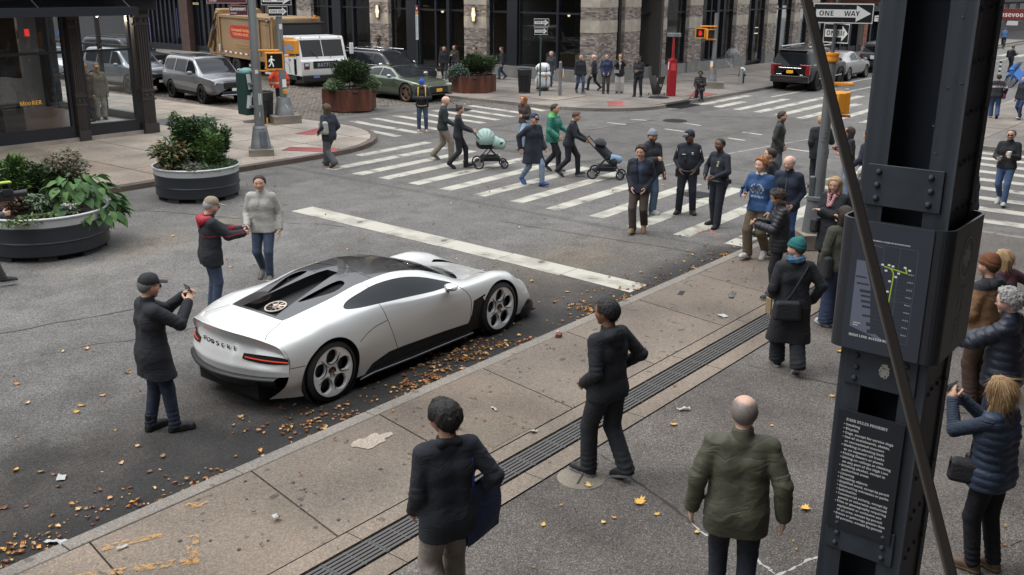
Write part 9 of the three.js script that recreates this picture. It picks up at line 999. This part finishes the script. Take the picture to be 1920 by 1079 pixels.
// ---------- fallen leaves, litter, seams
{
const curl=(w,l,n=1)=>{const g=new THREE.PlaneGeometry(w,l,4,5),p=g.attributes.position;for(let i=0;i<p.count;i++){const x=p.getX(i)/w*2,y=p.getY(i)/l*2;const k=Math.sqrt(Math.max(0.0,1-y*y))*(0.75+0.25*Math.cos(y*5+n));p.setXYZ(i,x*k*w/2,p.getY(i),0.3*w*x*x*(n%2?1:0.5)+0.18*l*y*y*(n>1?1:-0.4));}g.rotateX(-PI/2);g.computeVertexNormals();g.computeBoundingBox();g.translate(0,-g.boundingBox.min.y,0);return g;};
const tones=[[0.30,0.13,0.045],[0.38,0.19,0.06],[0.24,0.10,0.045],[0.42,0.27,0.12],[0.45,0.30,0.17],[0.17,0.075,0.04],[0.40,0.24,0.05]];
const scatter=(label,list,geo)=>{const m=new THREE.InstancedMesh(geo,PM(0xffffff,{roughness:0.75,transmission:0.12,thickness:0}),list.length),q=new THREE.Matrix4(),c=new THREE.Color();list.forEach(([x,y,z,s],i)=>{q.compose(V(x,y+rr(0,0.012),z),new THREE.Quaternion().setFromEuler(new THREE.Euler(rr(-0.35,0.35),rr(0,6.28),rr(-0.35,0.35))),V(s,s,s));m.setMatrixAt(i,q);const t=tones[Math.floor(rnd()*tones.length)],k=rr(0.6,1.9);m.setColorAt(i,c.setRGB(t[0]*k,t[1]*k,t[2]*k));});m.name=numbered('fallen_leaves');m.userData={kind:'stuff',label,category:'fallen leaves'};m.castShadow=m.receiveShadow=true;scene.add(m);};
const gutter=[],lane=[],walk=[];
for(let i=0;i<9000&&gutter.length<1250;i++){const x=rr(1.5,17),z=-7.54-Math.abs(rr(-0.5,0.5)+rr(-0.5,0.5))*1.05;const d=0.06+1.5*Math.exp(-((x-8.4)**2)/2.4)*sstep(-8.55,-7.75,z)+0.9*Math.exp(-((x-3.0)**2)/1.0)*sstep(-8.1,-7.7,z)+0.5*Math.exp(-((x-11.3)**2)/0.8)*sstep(-8.3,-7.8,z)+0.35*Math.exp(-((x-16)**2)/3)*sstep(-7.9,-7.7,z)+0.4*Math.exp(-((x-5.4)**2)/2)*sstep(-7.9,-7.65,z);const n=0.12+1.9*sstep(0.45,0.66,fbm(x*1.6,z*1.6,3,3));if(rnd()<d*n)gutter.push([x,0.003,z,rr(0.25,0.85)]);}
for(let i=0;i<170;i++){const x=rr(1,12.8),z=-8.2-Math.pow(rnd(),1.8)*4.2;lane.push([x,0.003,z,rr(0.3,0.95)]);}for(let i=0;i<90;i++)lane.push([rr(6,22),0.003,rr(-20,-9),rr(0.35,0.8)]);for(let i=0;i<60;i++)lane.push([rr(29.5,31),0.003,rr(-31,-24),rr(0.6,1.2)]);
for(let i=0;i<130;i++)walk.push([rr(2.5,17),0.136,rr(-7.3,-1.2),rr(0.3,0.75)]);
scatter('rust and tan autumn leaves drifted along the gutter under the white car',gutter,curl(0.062,0.085,1));scatter('single curled leaves scattered over the parking lane and road',lane,curl(0.07,0.10,2));scatter('small dry leaf scraps scattered over the near pavement',walk,curl(0.05,0.07,3));
const mp=[];{const lob=[[0,1],[0.55,0.55],[1.1,0.75],[1.9,0.5],[2.45,0.55]];const side=[[0.0,1.0],[0.13,0.62],[0.36,0.72],[0.31,0.44],[0.78,0.5],[0.64,0.24],[0.86,0.06],[0.42,-0.04],[0.5,-0.3],[0.14,-0.2]];mp.push(...side,[0.03,-0.25],[0.03,-0.75],[-0.03,-0.75],[-0.03,-0.25],...side.slice(1).reverse().map(([a,b])=>[-a,b]));}
const mg=new THREE.ShapeGeometry(new THREE.Shape(mp.map(([a,b])=>new THREE.Vector2(a*0.062,b*0.062))));{const p=mg.attributes.position;for(let i=0;i<p.count;i++){const x=p.getX(i),y=p.getY(i);p.setZ(i,0.004+9*x*x*(x>0?1:0.5)+4*y*y);}mg.rotateX(-PI/2);mg.computeVertexNormals();}
const ym=[[0.62,0.36,0.07],[0.55,0.30,0.06],[0.50,0.25,0.07],[0.60,0.42,0.14]].map((c)=>SM(c,{roughness:0.7}));
const ML=[[7.01,-4.08,1.35,'large yellow maple leaf beside the heel of the person in black hooded jacket'],[8.67,-4.71,0.95,'yellow maple leaf on the plaza between drain and olive jacket'],[7.38,-4.86,0.8,'yellow leaf by the front shoe of the person in black hooded jacket'],[6.98,-4.63,0.85,'yellow leaf lying on the pale round cap'],[7.86,-2.9,1.2,'large yellow maple leaf on the plaza left of the steel column'],[6.92,-3.86,0.6,'small ochre leaf on the plaza under the large maple leaf'],[6.64,-4.13,0.55,'pair of curled ochre leaves on the plaza, upper one'],[6.5,-4.16,0.55,'pair of curled ochre leaves on the plaza, lower one'],[6.14,-4.53,0.6,'brown curled leaf on the plaza near the blue tote bag'],[11.98,-4.18,0.9,'yellow leaf at the foot of the map sign'],[10.5,-3.68,0.7,'ochre leaf on the plaza left of the map sign box'],[9.06,-4.86,0.5,'small tan leaf on the plaza beyond the white paper strip'],[6.88,-3.45,0.6,'ochre leaf at the end of the white crack in the plaza'],[9.32,-3.87,0.45,'small dry leaf on the plaza before the person in teal beanie'],[12.15,-8.61,0.9,'yellow leaf on the road before the nose of the white car']];
ML.forEach(([x,z,s,label],i)=>{const o=solo('maple_leaf',label,'leaf',mg,ym[i%4],'yellow leaves on the paving');o.position.set(x,i===14?0.006:0.137,z);o.rotation.y=i*2.4;o.scale.setScalar(s);});
const pm=SM([0.36,0.355,0.34],{roughness:0.7});const crump=(w,l,a)=>{const g=new THREE.PlaneGeometry(w,l,6,6),p=g.attributes.position;for(let i=0;i<p.count;i++)p.setZ(i,(0.02+0.03*a)*(fbm(p.getX(i)*30+a,p.getY(i)*30,a,2)-0.2));g.rotateX(-PI/2);g.computeVertexNormals();return g;};
[[5.25,-5.0,0.05,0.16,'crumpled white paper scrap on the plaza beside the drain',0.6],[5.31,-4.93,0.09,0.05,'small folded white paper beside the drain',0.2],[7.74,-6.43,0.03,0.12,'thin white paper twist on the pavement slab',0.9],[12.3,-5.99,0.13,0.10,'flat white paper on the pavement by the drain',0.4],[7.56,-5.74,0.07,0.06,'crumpled tissue on the edge of the drain',1.0],[9.08,-4.8,0.05,0.13,'white paper strip on the plaza',1.3],[4.02,-8.81,0.11,0.08,'pale scrap on the parking lane at lower left',0.3],[3.4,-7.72,0.06,0.2,'yellowish paper caught in the gutter at lower left',1.2],[3.62,-7.02,0.03,0.09,'white clip-like scrap on the pavement by the orange paint',0.5],[4.72,-6.4,0.06,0.06,'grey chewed tissue on the slab joint',2]].forEach(([x,z,w,l,label,a])=>{const o=solo('paper_scrap',label,'litter',crump(w,l,a),pm);o.position.set(x,z<-7.5?0.012:0.138,z);o.rotation.y=a*3;});
{const o=solo('wrapper','torn grey and silver wrapper lying on the pavement slab','litter',crump(0.34,0.07,0.7),SM([0.16,0.16,0.16],{roughness:0.4,map:wearTex}));o.position.set(13.3,0.138,-6.35);o.rotation.y=0.35;const b=solo('brick_fragment','broken brown brick piece on the kerb before the white car','brick',rbx(0,0.025,0,0.11,0.05,0.07,0.008),B.redBrick);b.position.set(10.11,0.13,-7.28);b.rotation.y=0.4;const b2=solo('stone_fragment','small pale stone piece beside the brick on the kerb','stone',rbx(0,0.02,0,0.06,0.04,0.04,0.01),B.lime);b2.position.set(10.2,0.13,-7.36);const u=solo('utility_plate','small dark metal plate let into the pavement slab','access plate',rbx(0,0,0,0.22,0.012,0.08,0.004),M.blackIron);u.position.set(12.9,0.13,-7.0);u.rotation.y=0.3;}
const s=structGroup('plaza_seam');const line=(P,w,m,y=0.1315)=>{for(let i=0;i+1<P.length;i++){const q=strip(...P[i],...P[i+1],w*rr(0.7,1.3)),sh=new THREE.ShapeGeometry(new THREE.Shape(q.map(([x,z])=>new THREE.Vector2(x,-z))));sh.rotateX(-PI/2);sh.translate(0,y,0);part('seam_strip',metreUV(sh),m,s);}};
const jag=(a,b,n,k)=>range(0,1,n).map((t)=>[lerp(a[0],b[0],t)+(t>0&&t<1?rr(-k,k):0),lerp(a[1],b[1],t)+(t>0&&t<1?rr(-k,k):0)]);
line(jag([7.59,-4.9],[7.0,-3.55],6,0.015),0.022,M.joint);line(jag([7.0,-3.55],[6.9,-3.34],2,0.01),0.018,pm);line(jag([6.86,-2.95],[6.72,-2.64],4,0.02),0.024,pm);line(jag([6.72,-2.64],[7.22,-2.46],5,0.02),0.02,pm);line(jag([10.8,-4.88],[11.3,1.5],10,0.03),0.02,M.joint);line(jag([14.5,-4.88],[14.9,2.5],10,0.03),0.02,M.joint);line(jag([8.4,-1.3],[9.2,-0.9],6,0.02),0.015,M.joint);
{const tar=SM([0.035,0.034,0.034],{roughness:0.6}),r=structGroup('tar_seal');const q=(a,b,n,k,w)=>{const P=jag(a,b,n,k);for(let i=0;i+1<P.length;i++){const L=strip(...P[i],...P[i+1],w*rr(0.5,1.3)),sh=new THREE.ShapeGeometry(new THREE.Shape(L.map(([x,z])=>new THREE.Vector2(x,-z))));sh.rotateX(-PI/2);sh.translate(0,0.0035,0);part('seal_strip',metreUV(sh),tar,r);}};q([2.2,-14.2],[7.4,-13.0],14,0.06,0.03);q([15.2,-12.5],[15.6,-8.2],10,0.06,0.025);q([22.4,-19.2],[31,-18.2],16,0.08,0.05);q([23.2,-13.8],[24.4,-8.4],10,0.08,0.05);q([25.2,-21],[25.8,-14],12,0.08,0.05);q([10.5,-20.2],[12.8,-14.5],12,0.07,0.025);q([5.5,-12.2],[8.2,-11.4],8,0.05,0.02);q([33,-17.5],[36,-12.5],10,0.1,0.06);}
const gum=[];for(let i=0;i<110;i++){const x=rr(2.5,17),z=rr(-7.2,-5.9);gum.push(new THREE.CircleGeometry(rr(0.008,0.022),7).rotateX(-PI/2).scale(1,1,rr(0.6,1)).translate(x,0.1355,z));}const gm=part('gum_spot',gum,SM([0.045,0.042,0.04],{roughness:0.8}),s);gm.userData.kind='stuff';
const wp=structGroup('repair_patch');part('patch',tint(new THREE.ShapeGeometry(new THREE.Shape(range(0,6.1,26).map((a)=>{const k=0.10+0.14*vnoise(Math.cos(a)*2.5+5,Math.sin(a)*2.5,4);return new THREE.Vector2(Math.cos(a)*k*1.2,Math.sin(a)*k*0.7);}))).rotateX(-PI/2).translate(6.35,0.1355,-6.9),()=>[0.42,0.40,0.37]),M.concrete,wp);part('patch',tint(slabGeo([[7.15,-6.55],[7.65,-6.3],[7.62,-5.83],[7.0,-5.83]],0.128,0.1345,0.002),()=>[0.22,0.2,0.17]),M.concrete,wp);
}
renderer.render(scene,camera);
